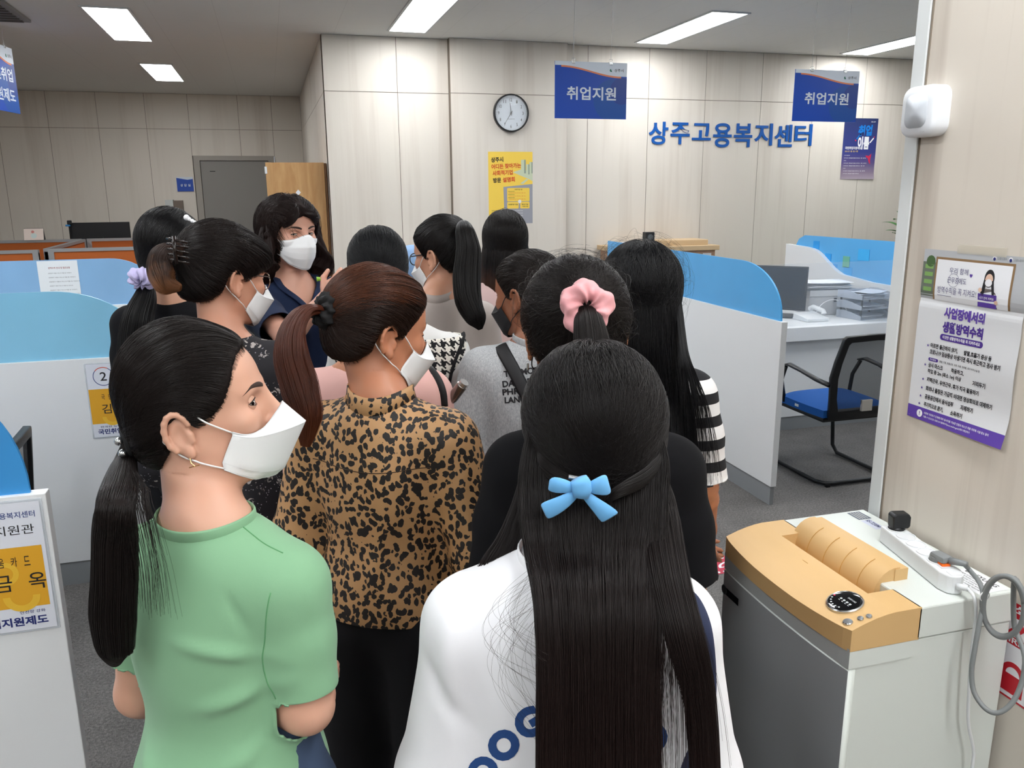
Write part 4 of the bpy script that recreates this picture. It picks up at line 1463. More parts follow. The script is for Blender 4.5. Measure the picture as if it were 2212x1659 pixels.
MB().tube(rel([pl + Vector((0, 0, 0.0)), pl + Vector((0, 0, 0.018))], pl), 0.018, 20, M_CG).box((-0.016, -0.03, 0.012), (0.014, 0.012, 0.028), M_CG, 0.006).build('plug', t, smooth=True)
c0 = pl + Vector((0.004, -0.03, 0.02))
MB().tube(rel([c0, c0 + Vector((0.01, -0.035, 0.006))], pl), [0.0085, 0.006], 12, M_CG).build('strain_relief', t, smooth='all')


def onx(px, py, x):
    r = ray(px, py)
    return CAMV + r * (x / r.x)


XC = 1.30
path = [c0 + Vector((0.008, -0.03, 0.004))]
k0 = [(2095, 1232, 1.42), (2118, 1262, 1.40), (2124, 1300, 1.385), (2116, 1345, 1.37), (2106, 1400, 1.36), (2099, 1450, 1.355), (2104, 1495, 1.355), (2128, 1530, 1.36), (2155, 1540, 1.37), (2185, 1520, 1.39),
      (2207, 1475, 1.41), (2214, 1420, 1.42), (2198, 1372, 1.43), (2190, 1340, 1.43)]
loop = []
cx_, cy_ = 2168, 1310
for k in range(44):
    a = math.radians(60 - 18 * k)
    rr = 47 + 2.0 * math.sin(k * 0.5)
    loop.append((cx_ + rr * math.cos(a) * 0.97, cy_ - (rr + 18) * math.sin(a), 1.395 + 0.012 * math.sin(k * 0.3) - 0.0004 * k))
for px, py, x in k0 + loop:
    path.append(onx(px, py, x))
path = smooth_path([tuple(p) for p in path], 4)
MB().tube(rel(path, pl), 0.0052, 12, M_CG).build('cord', t, smooth='all')
tz = onx(2127, 1288, 1.375)
MB().tube([tuple(tz - pl + Vector((0.012 * math.cos(a), 0, 0.011 * math.sin(a)))) for a in [2 * PI * k / 16 for k in range(17)]], 0.0012, 6, M_TRIMW).build('cable_tie', t)
pe = P_B + Vector((0, 0, 0.02))
t = thing('white_extension_lead', 'white lead hanging from the power strip down the shredder side', 'cable', pe)
pts = [pe, pe + Vector((0.008, -0.02, 0.004))]
MB().tube(rel(pts, pe), [0.0075, 0.0065], 12, M_PS).build('strain_relief', t, smooth='all')
path = [pe + Vector((0.008, -0.02, 0.004))] + [CAMV + ray(px, py) * (1.236 / ray(px, py).y) for px, py in ((2104, 1290), (2108, 1330), (2100, 1400), (2094, 1480), (2092, 1560), (2103, 1620), (2100, 1659))]
path.append(path[-1] + Vector((0.0, 0.0, -0.25)))
path.append(Vector((path[-1].x, path[-1].y, 0.004)))
MB().tube(rel(smooth_path([tuple(p) for p in path], 6), pe), 0.0036, 10, M_PS).build('cord', t, smooth='all')

# ================================================================ NEAR WALL: poster, detector, fire sticker
M_PP = mat('poster paper', 'DADCDF', 0.55, spec=0.3)
M_VIO = mat('poster violet', '5B3FA0', 0.5)
M_VIO2 = mat('poster violet deep', '4A2F8C', 0.5)
pw, ph = 0.297, 0.42


def pwarp(u, v):
    return 0.003 + 0.006 * math.exp(-((v - 0.30) / 0.012) ** 2) * -1 * 0.5 + 0.007 * (0.5 + 0.5 * math.cos(v * 38)) * (u / 0.297) * 0.5 + 0.01 * max(0, (0.08 - v) / 0.08) ** 2 * (u / 0.297)


PT = Vector((XN, 1.648, 1.573))
t = thing('poster', 'white and purple safety notice poster taped to the near wall', 'poster', (XN, 1.648, 1.153))
fl = Flat((0, 0, 0), (0, -1, 0), (0, 0, 1), 0.00025, pwarp)
# plane coordinates: u to the right as seen, v up
fl.rect(0, 0, pw, ph, M_PP, 0, 16, 60)
fl.rect(0, ph - 0.118, pw, ph, mat('photo blur', 'B9BCC0', 0.5), 1, 4, 12)
fl.rect(0, ph - 0.112, 0.04, ph - 0.03, mat('photo shelf', '6B7468', 0.6), 2, 1, 6)
for k in range(4):
    fl.rect(0.008, ph - 0.1 + 0.018 * k, 0.034, ph - 0.09 + 0.018 * k, mat('photo leaf', '7FA860', 0.6), 3)
fl.disc(0.024, ph - 0.028, 0.014, mat('photo leaf dark', '47653B', 0.6), 3, 12)
fl.rect(0.04, ph - 0.118, 0.262, ph - 0.016, mat('board wood', '8E7150', 0.5), 3, 4, 8)
fl.rect(0.0455, ph - 0.118, 0.2565, ph - 0.0215, mat('white board', 'EEF0F4', 0.5), 4, 4, 8)
INKV = mat('hand ink', '4A4678', 0.5)
fl.text('우리 함께', 0.085, ph - 0.052, 0.055, 0.014, INKV, 6, 0.0)
fl.text('♥', 0.145, ph - 0.056, 0.008, 0.008, M_VIO, 6, 0.0)
fl.text('근무중에도', 0.082, ph - 0.074, 0.056, 0.014, INKV, 6, 0.0)
fl.ring(0.1, ph - 0.067, 0.016, 0.0008, INKV, 6)
fl.text('방역수칙을 꼭 지켜요!', 0.055, ph - 0.1, 0.115, 0.016, INKV, 6, 0.0)
fl.rect(0.055, ph - 0.106, 0.098, ph - 0.105, INKV, 6)
fl.disc(0.2, ph - 0.053, 0.0135, M_INK, 5, 20, 0.020)
fl.poly([(0.187, ph - 0.055), (0.182, ph - 0.09), (0.190, ph - 0.092), (0.195, ph - 0.06)], M_INK, 7.5)
fl.poly([(0.2125, ph - 0.055), (0.219, ph - 0.088), (0.213, ph - 0.09), (0.206, ph - 0.06)], M_INK, 7.5)
fl.poly([(0.178, ph - 0.118), (0.18, ph - 0.082), (0.19, ph - 0.076), (0.21, ph - 0.076), (0.222, ph - 0.084), (0.228, ph - 0.118)], mat('photo sleeve', '6F6766', 0.6), 6)
SKP = mat('photo skin', 'E3C1AC', 0.5)
fl.disc(0.2, ph - 0.056, 0.0105, SKP, 7, 18, 0.0135)
fl.disc(0.2, ph - 0.0625, 0.0095, PW, 8, 18, 0.0085)
fl.rect(0.175, ph - 0.118, 0.226, ph - 0.088, M_VIO, 8)
fl.text('내가 먼저 지켜요', 0.18, ph - 0.1, 0.04, 0.006, PW, 9)
fl.disc(0.18, ph - 0.08, 0.005, SKP, 9, 12)
fl.disc(0.226, ph - 0.104, 0.005, SKP, 9, 12)
fl.disc(0.205, ph - 0.008, 0.0052, PW, 2, 16)
fl.disc(0.205, ph - 0.0095, 0.0036, M_NAVY, 3, 16)
fl.text('고용노동부', 0.213, ph - 0.011, 0.024, 0.006, mat('photo grey text', '8A8E92', 0.5), 2)
fl.disc(0.247, ph - 0.008, 0.0052, PW, 2, 16)
fl.disc(0.247, ph - 0.0095, 0.0036, M_NAVY, 3, 16)
fl.text('고용노동부', 0.255, ph - 0.011, 0.024, 0.006, mat('photo grey text', '8A8E92', 0.5), 2)
fl.rect(0.006, 0.005, 0.008, 0.0055, M_PP, 1)
fl.rect(0, 0, pw, 0.032, M_VIO, 1, 8, 6)
fl.text('사업장에서의', 0.082, ph - 0.158, 0.118, 0.027, M_VIO, 3, 0.05)
fl.text('생활방역수칙', 0.082, ph - 0.192, 0.118, 0.027, M_VIO2, 3, 0.05)
fl.rrect(0.078, ph - 0.211, 0.204, ph - 0.196, 0.0072, M_VIO2, 2)
fl.text('이것만 생활방역수칙을 꼭 지켜주세요', 0.086, ph - 0.2075, 0.11, 0.0085, PW, 3, 0.02)
rows = [(0.040, 0.2345, [('아프면 출근하지 않기,', 0, .085), ('발열,호흡기 증상 등', 0.103, .078)]), (None, 0.250, [('코로나19 임상증상 이생기면 즉시 퇴근하고 검사 받기', 0, .207)]),
        (0.038, 0.283, [('상시 마스크', 0, .046), ('착용하고,', 0.072, .038)]), (None, 0.299, [('작업 중 2m (최소 1m) 이상', 0, .104), ('거리두기', 0.137, .036)]),
        (0.036, 0.320, [('재택근무, 유연근무, 휴가 적극 활용하기', 0, .157)]), (0.035, 0.342, [('회의나 출장은 가급적 비대면 영상회의로 대체하기', 0, .197)]),
        (0.034, 0.363, [('공용공간에서 음식섭취', 0, .089), ('자제하기', 0.111, .036)]), (0.033, 0.383, [('주기적으로 환기,', 0, .063), ('소독하기', 0.085, .036)])]
for st, dv, parts in rows:
    v = ph - dv
    if st:
        fl.text('★', st, v, 0.008, 0.008, M_VIO2, 3, 0.0)
    for body, du, ww in parts:
        fl.text(body, 0.052 + du, v - 0.001, ww, 0.0125, M_INK, 3, 0.035)
fl.rrect(0.05, ph - 0.2675, 0.081, ph - 0.2595, 0.0038, M_VIO2, 2)
fl.text('주요증상', 0.055, ph - 0.2655, 0.02, 0.0045, PW, 3)
fl.text('발열, 기침, 호흡곤란, 오한, 두통, 인후통, 후각·미각소실 등', 0.086, ph - 0.266, 0.12, 0.0055, M_INK, 3)
fl.disc(0.042, 0.0165, 0.0095, PW, 3, 24)
fl.text('!', 0.0408, 0.0115, 0.0024, 0.0105, M_VIO2, 4, 0.03)
fl.text('사회적 거리두기 단계에 따라 동시이용 가능한 인원과 마스크 착용 의무화 시설·장소 등이', 0.056, 0.018, 0.2, 0.006, PW, 3)
fl.text('다를 수 있으므로 코로나19 홈페이지(ncov.mohw.go.kr)에서 확인하기', 0.056, 0.0085, 0.148, 0.006, PW, 3)
fl.build('sheet', t)
fl = Flat((-0.004, -0.1, ph - 0.004), (0, -1, 0), (0, 0, 1), 0.0003)
fl.rect(0, 0, 0.135, 0.02, mat('sticky tape', 'D9D2C0', 0.3, alpha=0.45), 0)
fl.build('tape_strip', t)
# detector
t = thing('alarm_unit', 'rounded white alarm unit mounted at the edge of the near wall', 'alarm', (XN, 1.675, 1.893))


def rsq(hw, hh, r, x, n=6):
    pts = []
    for cy, cz, a0 in ((hw - r, hh - r, 0), (-hw + r, hh - r, 90), (-hw + r, -hh + r, 180), (hw - r, -hh + r, 270)):
        for k in range(n + 1):
            a = math.radians(a0 + 90 * k / n)
            pts.append((x, cy + r * math.cos(a), cz + r * math.sin(a)))
    return pts


G = [rsq(0.055, 0.058, 0.028, 0.0), rsq(0.055, 0.058, 0.028, -0.032), rsq(0.053, 0.056, 0.028, -0.041), rsq(0.047, 0.05, 0.025, -0.046), rsq(0.03, 0.033, 0.018, -0.0475), rsq(0.002, 0.002, 0.001, -0.048)]
MB().grid(G, mat('alarm white', 'E9EDF2', 0.3), closed_u=True).build('housing', t, smooth='all')
G = [rsq(0.034, 0.038, 0.02, -0.0462), rsq(0.034, 0.038, 0.02, -0.0488), rsq(0.001, 0.001, 0.0005, -0.049)]
MB().grid(G, mat('alarm pad', 'CDD3DA', 0.4), closed_u=True).build('speaker_pad', t, smooth='all')
fl = Flat((-0.0475, -0.02, -0.0495), (0, -1, 0), (0, 0, 1), 0.0005)
fl.text('ismart', 0, 0, 0.014, 0.004, IC, 1)
fl.build('logo', t)
# fire extinguisher sticker
t = thing('fire_sticker', 'red and white fire extinguisher sticker low on the near wall behind the shredder', 'sticker', (XN, 1.30, 0.55))
FR = mat('fire red', 'C2202E', 0.45)
fl = Flat((-0.0008, 0.0, 0.0), (0, -1, 0), (0, 0, 1), 0.0004)
fl.rrect(-0.0, 0.04, 0.16, 0.27, 0.01, FR, 0)
fl.rrect(0.005, 0.045, 0.155, 0.17, 0.008, PW, 1)
fl.rect(0.01, 0.19, 0.15, 0.235, PW, 1)
fl.text('소화기', 0.02, 0.245, 0.12, 0.022, PW, 1, 0.02)
fl.poly([(0.012, 0.192), (0.04, 0.192), (0.06, 0.215), (0.05, 0.232), (0.03, 0.212)], FR, 2)
fl.text('FIRE', 0.01, 0.174, 0.05, 0.013, PW, 1, 0.02)
fl.ring(0.045, 0.1, 0.03, 0.012, FR, 2, a0=0, a1=180)
fl.rect(0.015, 0.055, 0.075, 0.1, FR, 2)
fl.rect(0.09, 0.055, 0.145, 0.15, FR, 2)
fl.build('sheet', t)
# ================================================================ PEOPLE: implicit surfaces turned into one continuous mesh
SKIN_N = 0
RNG = np.random.default_rng(5)


class Sdf:
    """smooth union of simple shapes; each prim: (kind, params, k, op)"""

    def __init__(s):
        s.p = []

    def ell(s, c, r, k=0.02, op='u', rot=None):
        s.p.append(('e', (np.array(c, float), np.array(r, float), None if rot is None else np.array(rot)), k, op))
        return s

    def cap(s, a, b, r0, r1=None, k=0.02, op='u'):
        s.p.append(('c', (np.array(a, float), np.array(b, float), float(r0), float(r0 if r1 is None else r1)), k, op))
        return s

    def chain(s, pts, rs, k=0.02):
        for i in range(len(pts) - 1):
            s.cap(pts[i], pts[i + 1], rs[i], rs[i + 1], k)
        return s

    @staticmethod
    def _d(kind, q, P):
        if kind == 'e':
            c, r, rot = q
            v = P - c
            if rot is not None: v = v @ rot
            v = v / r
            k0 = np.sqrt(np.einsum('...i,...i', v, v))
            v = v / r
            k1 = np.sqrt(np.einsum('...i,...i', v, v)) + 1e-9
            return k0 * (k0 - 1.0) / k1
        a, b, r0, r1 = q
        ab = b - a
        L = ab @ ab + 1e-12
        t = np.clip(((P - a) @ ab) / L, 0, 1)
        v = P - a - t[..., None] * ab
        return np.sqrt(np.einsum('...i,...i', v, v)) - (r0 + (r1 - r0) * t)

    @staticmethod
    def _bb(kind, q):
        if kind == 'e':
            c, r, rot = q
            R = r if rot is None else np.full(3, r.max())
            return c - R, c + R
        a, b, r0, r1 = q
        return np.minimum(a - r0, b - r1), np.maximum(a + r0, b + r1)

    def bounds(s, pad=0.03):
        L = [s._bb(k, q) for k, q, _, op in s.p if op == 'u']
        return np.min([l for l, _ in L], 0) - pad, np.max([h for _, h in L], 0) + pad

    @staticmethod
    def _comb(d, e, k, op):
        if op == 'u':
            h = np.maximum(k - np.abs(d - e), 0) / k
            return np.minimum(d, e) - h * h * k * 0.25
        e = -e
        h = np.maximum(k - np.abs(d - e), 0) / k
        return np.maximum(d, e) + h * h * k * 0.25

    def __call__(s, P):
        sh = P.shape[:-1]
        P = P.reshape(-1, 3)
        d = np.full(len(P), 0.3)
        for kind, q, k, op in s.p:
            lo, hi = s._bb(kind, q)
            m = k + 0.025
            i = np.nonzero(((P > lo - m) & (P < hi + m)).all(1))[0]
            if len(i): d[i] = s._comb(d[i], s._d(kind, q, P[i]), k, op)
        return d.reshape(sh)

    def grid(s, X, Y, Z):
        d = np.full((len(X), len(Y), len(Z)), 0.2, np.float32)
        for kind, q, k, op in s.p:
            lo, hi = s._bb(kind, q)
            m = k + 0.02
            sl = []
            for A, l, h in zip((X, Y, Z), lo, hi):
                i0, i1 = np.searchsorted(A, l - m), np.searchsorted(A, h + m)
                sl.append(slice(i0, i1))
            if any(q_.stop <= q_.start for q_ in sl): continue
            G = np.stack(np.meshgrid(X[sl[0]], Y[sl[1]], Z[sl[2]], indexing='ij'), -1)
            e = s._d(kind, q, G)
            d[tuple(sl)] = s._comb(d[tuple(sl)], e, k, op)
        return d

    def grad(s, P, h=0.001):
        g = np.zeros_like(P)
        for i in range(3):
            e = np.zeros(3)
            e[i] = h
            g[..., i] = s(P + e) - s(P - e)
        return g / (np.linalg.norm(g, axis=-1, keepdims=True) + 1e-12)


def surface_net(X, Y, Z, D):
    """naive surface nets over a (possibly uneven) box grid -> vertices, quads"""
    S = D < 0
    nx, ny, nz = D.shape
    cell = np.zeros((nx - 1, ny - 1, nz - 1), np.int8)
    for dx in (0, 1):
        for dy in (0, 1):
            for dz in (0, 1):
                cell += S[dx:nx - 1 + dx, dy:ny - 1 + dy, dz:nz - 1 + dz]
    act = (cell > 0) & (cell < 8)
    idx = -np.ones(act.shape, np.int64)
    I, J, K = np.nonzero(act)
    idx[I, J, K] = np.arange(len(I))
    acc = np.zeros((len(I), 3))
    cnt = np.zeros(len(I))
    cr = [(a, b, c) for a in (0, 1) for b in (0, 1) for c in (0, 1)]
    ed = [(p, q) for p in cr for q in cr if sum(abs(i - j) for i, j in zip(p, q)) == 1 and p < q]
    for p, q in ed:
        ia, ib = (I + p[0], J + p[1], K + p[2]), (I + q[0], J + q[1], K + q[2])
        da, db = D[ia], D[ib]
        m = (da < 0) != (db < 0)
        t = np.where(m, da / np.where(m, da - db, 1), 0)
        pa = np.stack([X[ia[0]], Y[ia[1]], Z[ia[2]]], -1)
        pb = np.stack([X[ib[0]], Y[ib[1]], Z[ib[2]]], -1)
        acc += np.where(m[:, None], pa + (pb - pa) * t[:, None], 0)
        cnt += m
    V = acc / cnt[:, None]
    F = []
    for ax in range(3):
        a = [slice(None)] * 3
        b = [slice(None)] * 3
        a[ax], b[ax] = slice(0, -1), slice(1, None)
        sa, sb = S[tuple(a)], S[tuple(b)]
        cr_ = sa != sb
        u, v = (ax + 1) % 3, (ax + 2) % 3
        n = [np.arange(k) for k in cr_.shape]
        e = np.stack(np.nonzero(cr_), -1)
        ok = (e[:, u] > 0) & (e[:, v] > 0) & (e[:, u] < D.shape[u] - 1) & (e[:, v] < D.shape[v] - 1)
        e = e[ok]
        def cid(du, dv):
            q = e.copy()
            q[:, u] -= du
            q[:, v] -= dv
            return idx[q[:, 0], q[:, 1], q[:, 2]]
        quad = np.stack([cid(1, 1), cid(0, 1), cid(0, 0), cid(1, 0)], -1)
        flip = ~sa[e[:, 0], e[:, 1], e[:, 2]]
        quad[flip] = quad[flip][:, ::-1]
        F.append(quad)
    F = np.concatenate(F)
    F = F[(F >= 0).all(1)]
    return V, F


def axis_grid(lo, hi, step, fine=None, fstep=None):
    pts = [lo]
    while pts[-1] < hi:
        st = step
        if fine and fine[0] - step < pts[-1] < fine[1]: st = fstep
        pts.append(pts[-1] + st)
    return np.array(pts)


def sdf_mesh(sd, step=0.006, fine=None, fstep=None, it=2, disp=None):
    lo, hi = sd.bounds()
    A = [axis_grid(lo[i], hi[i], step, fine[i] if fine else None, fstep) for i in range(3)]
    D = sd.grid(*A)
    V, F = surface_net(*A, D)
    for _ in range(it):
        V = V - sd.grad(V) * sd(V)[:, None]
    N = sd.grad(V)
    if disp is not None:
        V = V + N * disp(V, N)[:, None]
    return V, F


def np_mesh(name, V, F, mt, parent, smooth=True, keep=None, thick=0.0):
    if keep is not None:
        fk = keep[F].all(1)
        F = F[fk]
        used = np.unique(F)
        mp = -np.ones(len(V), np.int64)
        mp[used] = np.arange(len(used))
        V, F = V[used], mp[F]
    me = bpy.data.meshes.new(name)
    me.vertices.add(len(V))
    me.vertices.foreach_set('co', np.asarray(V, 'f').ravel())
    k = F.shape[1]
    me.loops.add(len(F) * k)
    me.loops.foreach_set('vertex_index', F.astype('i').ravel())
    me.polygons.add(len(F))
    me.polygons.foreach_set('loop_start', np.arange(0, len(F) * k, k, dtype='i'))
    me.polygons.foreach_set('use_smooth', np.ones(len(F), bool))
    me.update(calc_edges=True)
    me.validate()
    me.materials.append(mt)
    o = bpy.data.objects.new(name, me)
    COL.objects.link(o)
    if parent: o.parent = parent
    if thick:
        q = o.modifiers.new('solid', 'SOLIDIFY')
        q.thickness = thick
        q.offset = -1
    return o


def rotm(yaw=0.0, pitch=0.0, roll=0.0):
    """head / body frame: columns = right, forward, up. yaw turns clockwise seen from above, pitch tips the face down"""
    cy, sy = math.cos(yaw), math.sin(yaw)
    Rz = np.array([[cy, sy, 0], [-sy, cy, 0], [0, 0, 1]])
    cp, sp = math.cos(-pitch), math.sin(-pitch)
    Rx = np.array([[1, 0, 0], [0, cp, -sp], [0, sp, cp]])
    cr, sr = math.cos(roll), math.sin(roll)
    Ry = np.array([[cr, 0, sr], [0, 1, 0], [-sr, 0, cr]])
    return Rz @ Rx @ Ry


# ---------------------------------------------------------------- materials for people
def skin_mat(name, col, red=0.25):
    N = NT(name)
    c = lin(col)
    tc = N.coord()
    a = N.noise(tc, 18, 3)
    b = N.noise(tc, 900, 2)
    hi = tuple(x for x in (c[0] * 1.04, c[1] * 0.93, c[2] * 0.9))
    N.base(N.mix(a.outputs[0], c, hi))
    N.b.inputs['Roughness'].default_value = 0.48
    N.b.inputs['Subsurface Weight'].default_value = 0.12
    N.b.inputs['Subsurface Radius'].default_value = (0.012, 0.005, 0.003)
    N.b.inputs['Subsurface Scale'].default_value = 0.6
    N.bump(b.outputs[0], 0.08, 0.0006)
    return N.m


def cloth_mat(name, col, rough=0.85, weave=900, ws=0.12, sheen=0.15):
    N = NT(name)
    tc = N.coord()
    c = lin(col)
    a = N.noise(tc, weave, 2)
    b = N.noise(tc, 12, 3)
    N.base(N.mix(b.outputs[0], tuple(x * 0.96 for x in c), tuple(min(1, x * 1.04) for x in c)))
    N.b.inputs['Roughness'].default_value = rough
    N.b.inputs['Specular IOR Level'].default_value = 0.25
    N.b.inputs['Sheen Weight'].default_value = sheen
    N.bump(a.outputs[0], ws, 0.0006)
    return N.m


def hair_mats(name, root, tip=None, z0=0, z1=0, rough=0.32):
    """strand and under-layer materials sharing a colour; tip blends in below z0..z1 (height in the person's frame)"""
    out = []
    for kind in ('strand', 'base'):
        m = bpy.data.materials.new(name + ' ' + kind)
        m.use_nodes = True
        nt = m.node_tree
        N = NT.__new__(NT)
        N.m, N.t = m, nt
        N.b = nt.nodes['Principled BSDF']
        tc = N.n('TexCoord')
        nz = N.noise(tc.outputs['Object'], 35, 2)
        c = N.mix(nz.outputs[0], tuple(x * 0.7 for x in lin(root)), tuple(x * 1.3 for x in lin(root)))
        if tip:
            sx = N.n('SeparateXYZ')
            nt.links.new(tc.outputs['Object'], sx.inputs[0])
            f = N.math('DIVIDE', N.math('SUBTRACT', z0, N.math('ADD', sx.outputs[2], N.math('MULTIPLY', N.math('SUBTRACT', nz.outputs[0], 0.5), 0.12))), z0 - z1)
            f = N.math('MINIMUM', N.math('MAXIMUM', f, 0.0), 1.0)
            c = N.mix(f, c, N.mix(nz.outputs[0], tuple(x * 0.75 for x in lin(tip)), tuple(x * 1.3 for x in lin(tip))))
        N.base(c)
        N.b.inputs['Roughness'].default_value = rough + 0.06 if kind == 'strand' else 0.6
        N.b.inputs['Specular IOR Level'].default_value = 0.26 if kind == 'strand' else 0.12
        out.append(m)
    return out


# ---------------------------------------------------------------- the head
def head_sdf(sd, H, O, ears=True, face=True, scale=1.0, seed=0):
    """adds a head to sd; O: place between the ears at eye height, H: its 3x3 frame"""
    def T(p): return O + H @ (np.array(p, float) * scale)
    def E(c, r, k=0.02, op='u'): sd.ell(T(c), np.array(r) * scale, k, op, H)
    def Cc(a, b, r0, r1, k=0.015, op='u'): sd.cap(T(a), T(b), r0 * scale, r1 * scale, k, op)
    E((0, -0.014, 0.026), (0.073, 0.090, 0.082), 0.02)
    E((0, 0.022, -0.022), (0.0615, 0.062, 0.078), 0.03)
    E((0, 0.048, 0.040), (0.058, 0.038, 0.05), 0.03)
    E((0, 0.038, -0.066), (0.046, 0.044, 0.042), 0.025)
    E((0, 0.064, -0.098), (0.020, 0.018, 0.016), 0.022)
    Cc((0.052, -0.005, -0.04), (0.030, 0.050, -0.092), 0.014, 0.016, 0.025)
    Cc((-0.052, -0.005, -0.04), (-0.030, 0.050, -0.092), 0.014, 0.016, 0.025)
    if face:
        for s in (-1, 1):
            E((s * 0.041, 0.058, -0.022), (0.021, 0.020, 0.019), 0.02)
            Cc((s * 0.014, 0.081, 0.018), (s * 0.042, 0.070, 0.019), 0.0075, 0.006, 0.015)
            E((s * 0.035, 0.090, 0.001), (0.0165, 0.019, 0.0125), 0.010, 's')
        Cc((0, 0.074, 0.016), (0, 0.080, -0.020), 0.011, 0.014, 0.012)
        Cc((0, 0.086, 0.012), (0, 0.104, -0.026), 0.0068, 0.0085, 0.012)
        E((0, 0.101, -0.033), (0.0095, 0.0105, 0.009), 0.010)
        for s in (-1, 1):
            E((s * 0.0115, 0.092, -0.037), (0.0065, 0.009, 0.0065), 0.007)
        Cc((-0.018, 0.083, -0.064), (0.018, 0.083, -0.064), 0.006, 0.006, 0.008)
        Cc((-0.014, 0.083, -0.073), (0.014, 0.083, -0.073), 0.006, 0.006, 0.006)
    if ears:
        for s in (-1, 1):
            e0 = np.array((s * 0.0745, -0.020, -0.012))
            ring = []
            for k in range(11):
                a = math.radians(-95 + 28 * k)
                yy = -0.017 * math.sin(math.radians(28 * k)) * 1.0
                ring.append(e0 + np.array((s * (0.004 + 0.006 * math.sin(PI * k / 10)), -0.0165 * math.cos(math.radians(-62 + 27 * k)) * 1.0, 0.030 * math.sin(math.radians(-62 + 27 * k)) + 0.002)))
            E(e0 + np.array((s * 0.001, -0.002, 0.0)), (0.0055, 0.016, 0.027), 0.006)
            ring = [e0 + np.array((s * (0.005 + 0.005 * math.sin(PI * k / 9)), 0.0165 * math.cos(a) - 0.002, 0.0285 * math.sin(a) + 0.003)) for k, a in enumerate([math.radians(20 + 24 * k) for k in range(10)])]
            for k in range(9):
                Cc(ring[k], ring[k + 1], 0.0038, 0.0038, 0.003)
            E(e0 + np.array((s * 0.004, 0.006, -0.026)), (0.005, 0.0065, 0.009), 0.006)
            E(e0 + np.array((s * 0.0105, 0.000, 0.000)), (0.0085, 0.0088, 0.0165), 0.004, 's')
            Cc(e0 + np.array((s * 0.003, 0.013, -0.003)), e0 + np.array((s * 0.003, 0.013, -0.012)), 0.004, 0.004, 0.005)
    return T


def body_frame(spec):
    """joint positions of a person in the person's own frame (x right, y forward, z up, feet at 0)"""
    s = spec.get('h', 1.58) / 1.58
    J = dict(hipz=0.82 * s, shz=1.285 * s, shw=spec.get('shw', 0.165) * 1.0, s=s)
    return J


def arm_pts(J, side, elbow, wrist):
    sh = np.array([side * J['shw'], -0.01, J['shz']])
    return sh, np.array(elbow, float), np.array(wrist, float)


def hand_sdf(sd, wrist, elbow, palm_n=(0, 0, 1), curl=0.5, k=0.006, side=1):
    """palm, four unequal bent fingers and a side-set thumb"""
    w, e = np.array(wrist, float), np.array(elbow, float)
    d = w - e
    d /= np.linalg.norm(d)
    n = np.array(palm_n, float)
    n -= d * (n @ d)
    n /= np.linalg.norm(n) + 1e-9
    x = np.cross(d, n) * side
    sd.cap(w, w + d * 0.02, 0.024, 0.026, 0.015)
    pc = w + d * 0.055
    R = np.stack([x, d, n], 1)
    sd.ell(pc, (0.038, 0.045, 0.0145), 0.012, 'u', R)
    for i, (off, L) in enumerate(((-0.029, 0.062), (-0.010, 0.074), (0.010, 0.070), (0.028, 0.056))):
        p = w + d * (0.088 - 0.25 * abs(off)) + x * off
        a = 0.0
        seg = [0.42, 0.32, 0.26]
        r = 0.0085
        for q in range(3):
            a += curl * (0.5 + 0.35 * q)
            dd = d * math.cos(a) - n * math.sin(a)
            p2 = p + dd * L * seg[q]
            sd.cap(p, p2, r, r * 0.9, 0.004)
            p, r = p2, r * 0.9
    p = w + d * 0.028 - x * 0.03
    dd = (d * 0.65 - x * 0.6 - n * 0.35)
    dd /= np.linalg.norm(dd)
    p2 = p + dd * 0.034
    sd.cap(p, p2, 0.011, 0.0095, 0.008)
    dd = d * 0.9 - x * 0.15 - n * 0.4
    dd /= np.linalg.norm(dd)
    sd.cap(p2, p2 + dd * 0.03, 0.0095, 0.0075, 0.004)


def ridged(P, f, seed=0):
    """cheap warped ridges for cloth folds"""
    r = np.random.default_rng(seed)
    a = r.uniform(0, 6.28, 6)
    q = P * f
    w1 = np.sin(q[:, 0] * 1.3 + a[0] + 1.1 * np.sin(q[:, 2] * 0.9 + a[1]))
    w2 = np.sin(q[:, 1] * 1.7 + q[:, 2] * 0.6 + a[2] + 1.3 * np.sin(q[:, 0] * 0.8 + a[3]))
    w3 = np.sin(q[:, 2] * 1.1 - q[:, 0] * 0.7 + a[4] + 0.9 * np.sin(q[:, 1] * 1.4 + a[5]))
    return (1 - np.abs(w1)) * 0.45 + (1 - np.abs(w2)) * 0.3 + (1 - np.abs(w3)) * 0.25 - 0.45


# ---------------------------------------------------------------- hair
HAIRLINE = ((0, 0.070), (22, 0.064), (42, 0.045), (58, 0.018), (70, -0.012), (80, -0.014), (92, 0.012), (108, 0.0), (118, -0.045), (140, -0.070), (160, -0.076), (180, -0.078))


def hairline_z(az, table=HAIRLINE):
    a = np.degrees(np.abs(az))
    return np.interp(a, [p[0] for p in table], [p[1] for p in table])


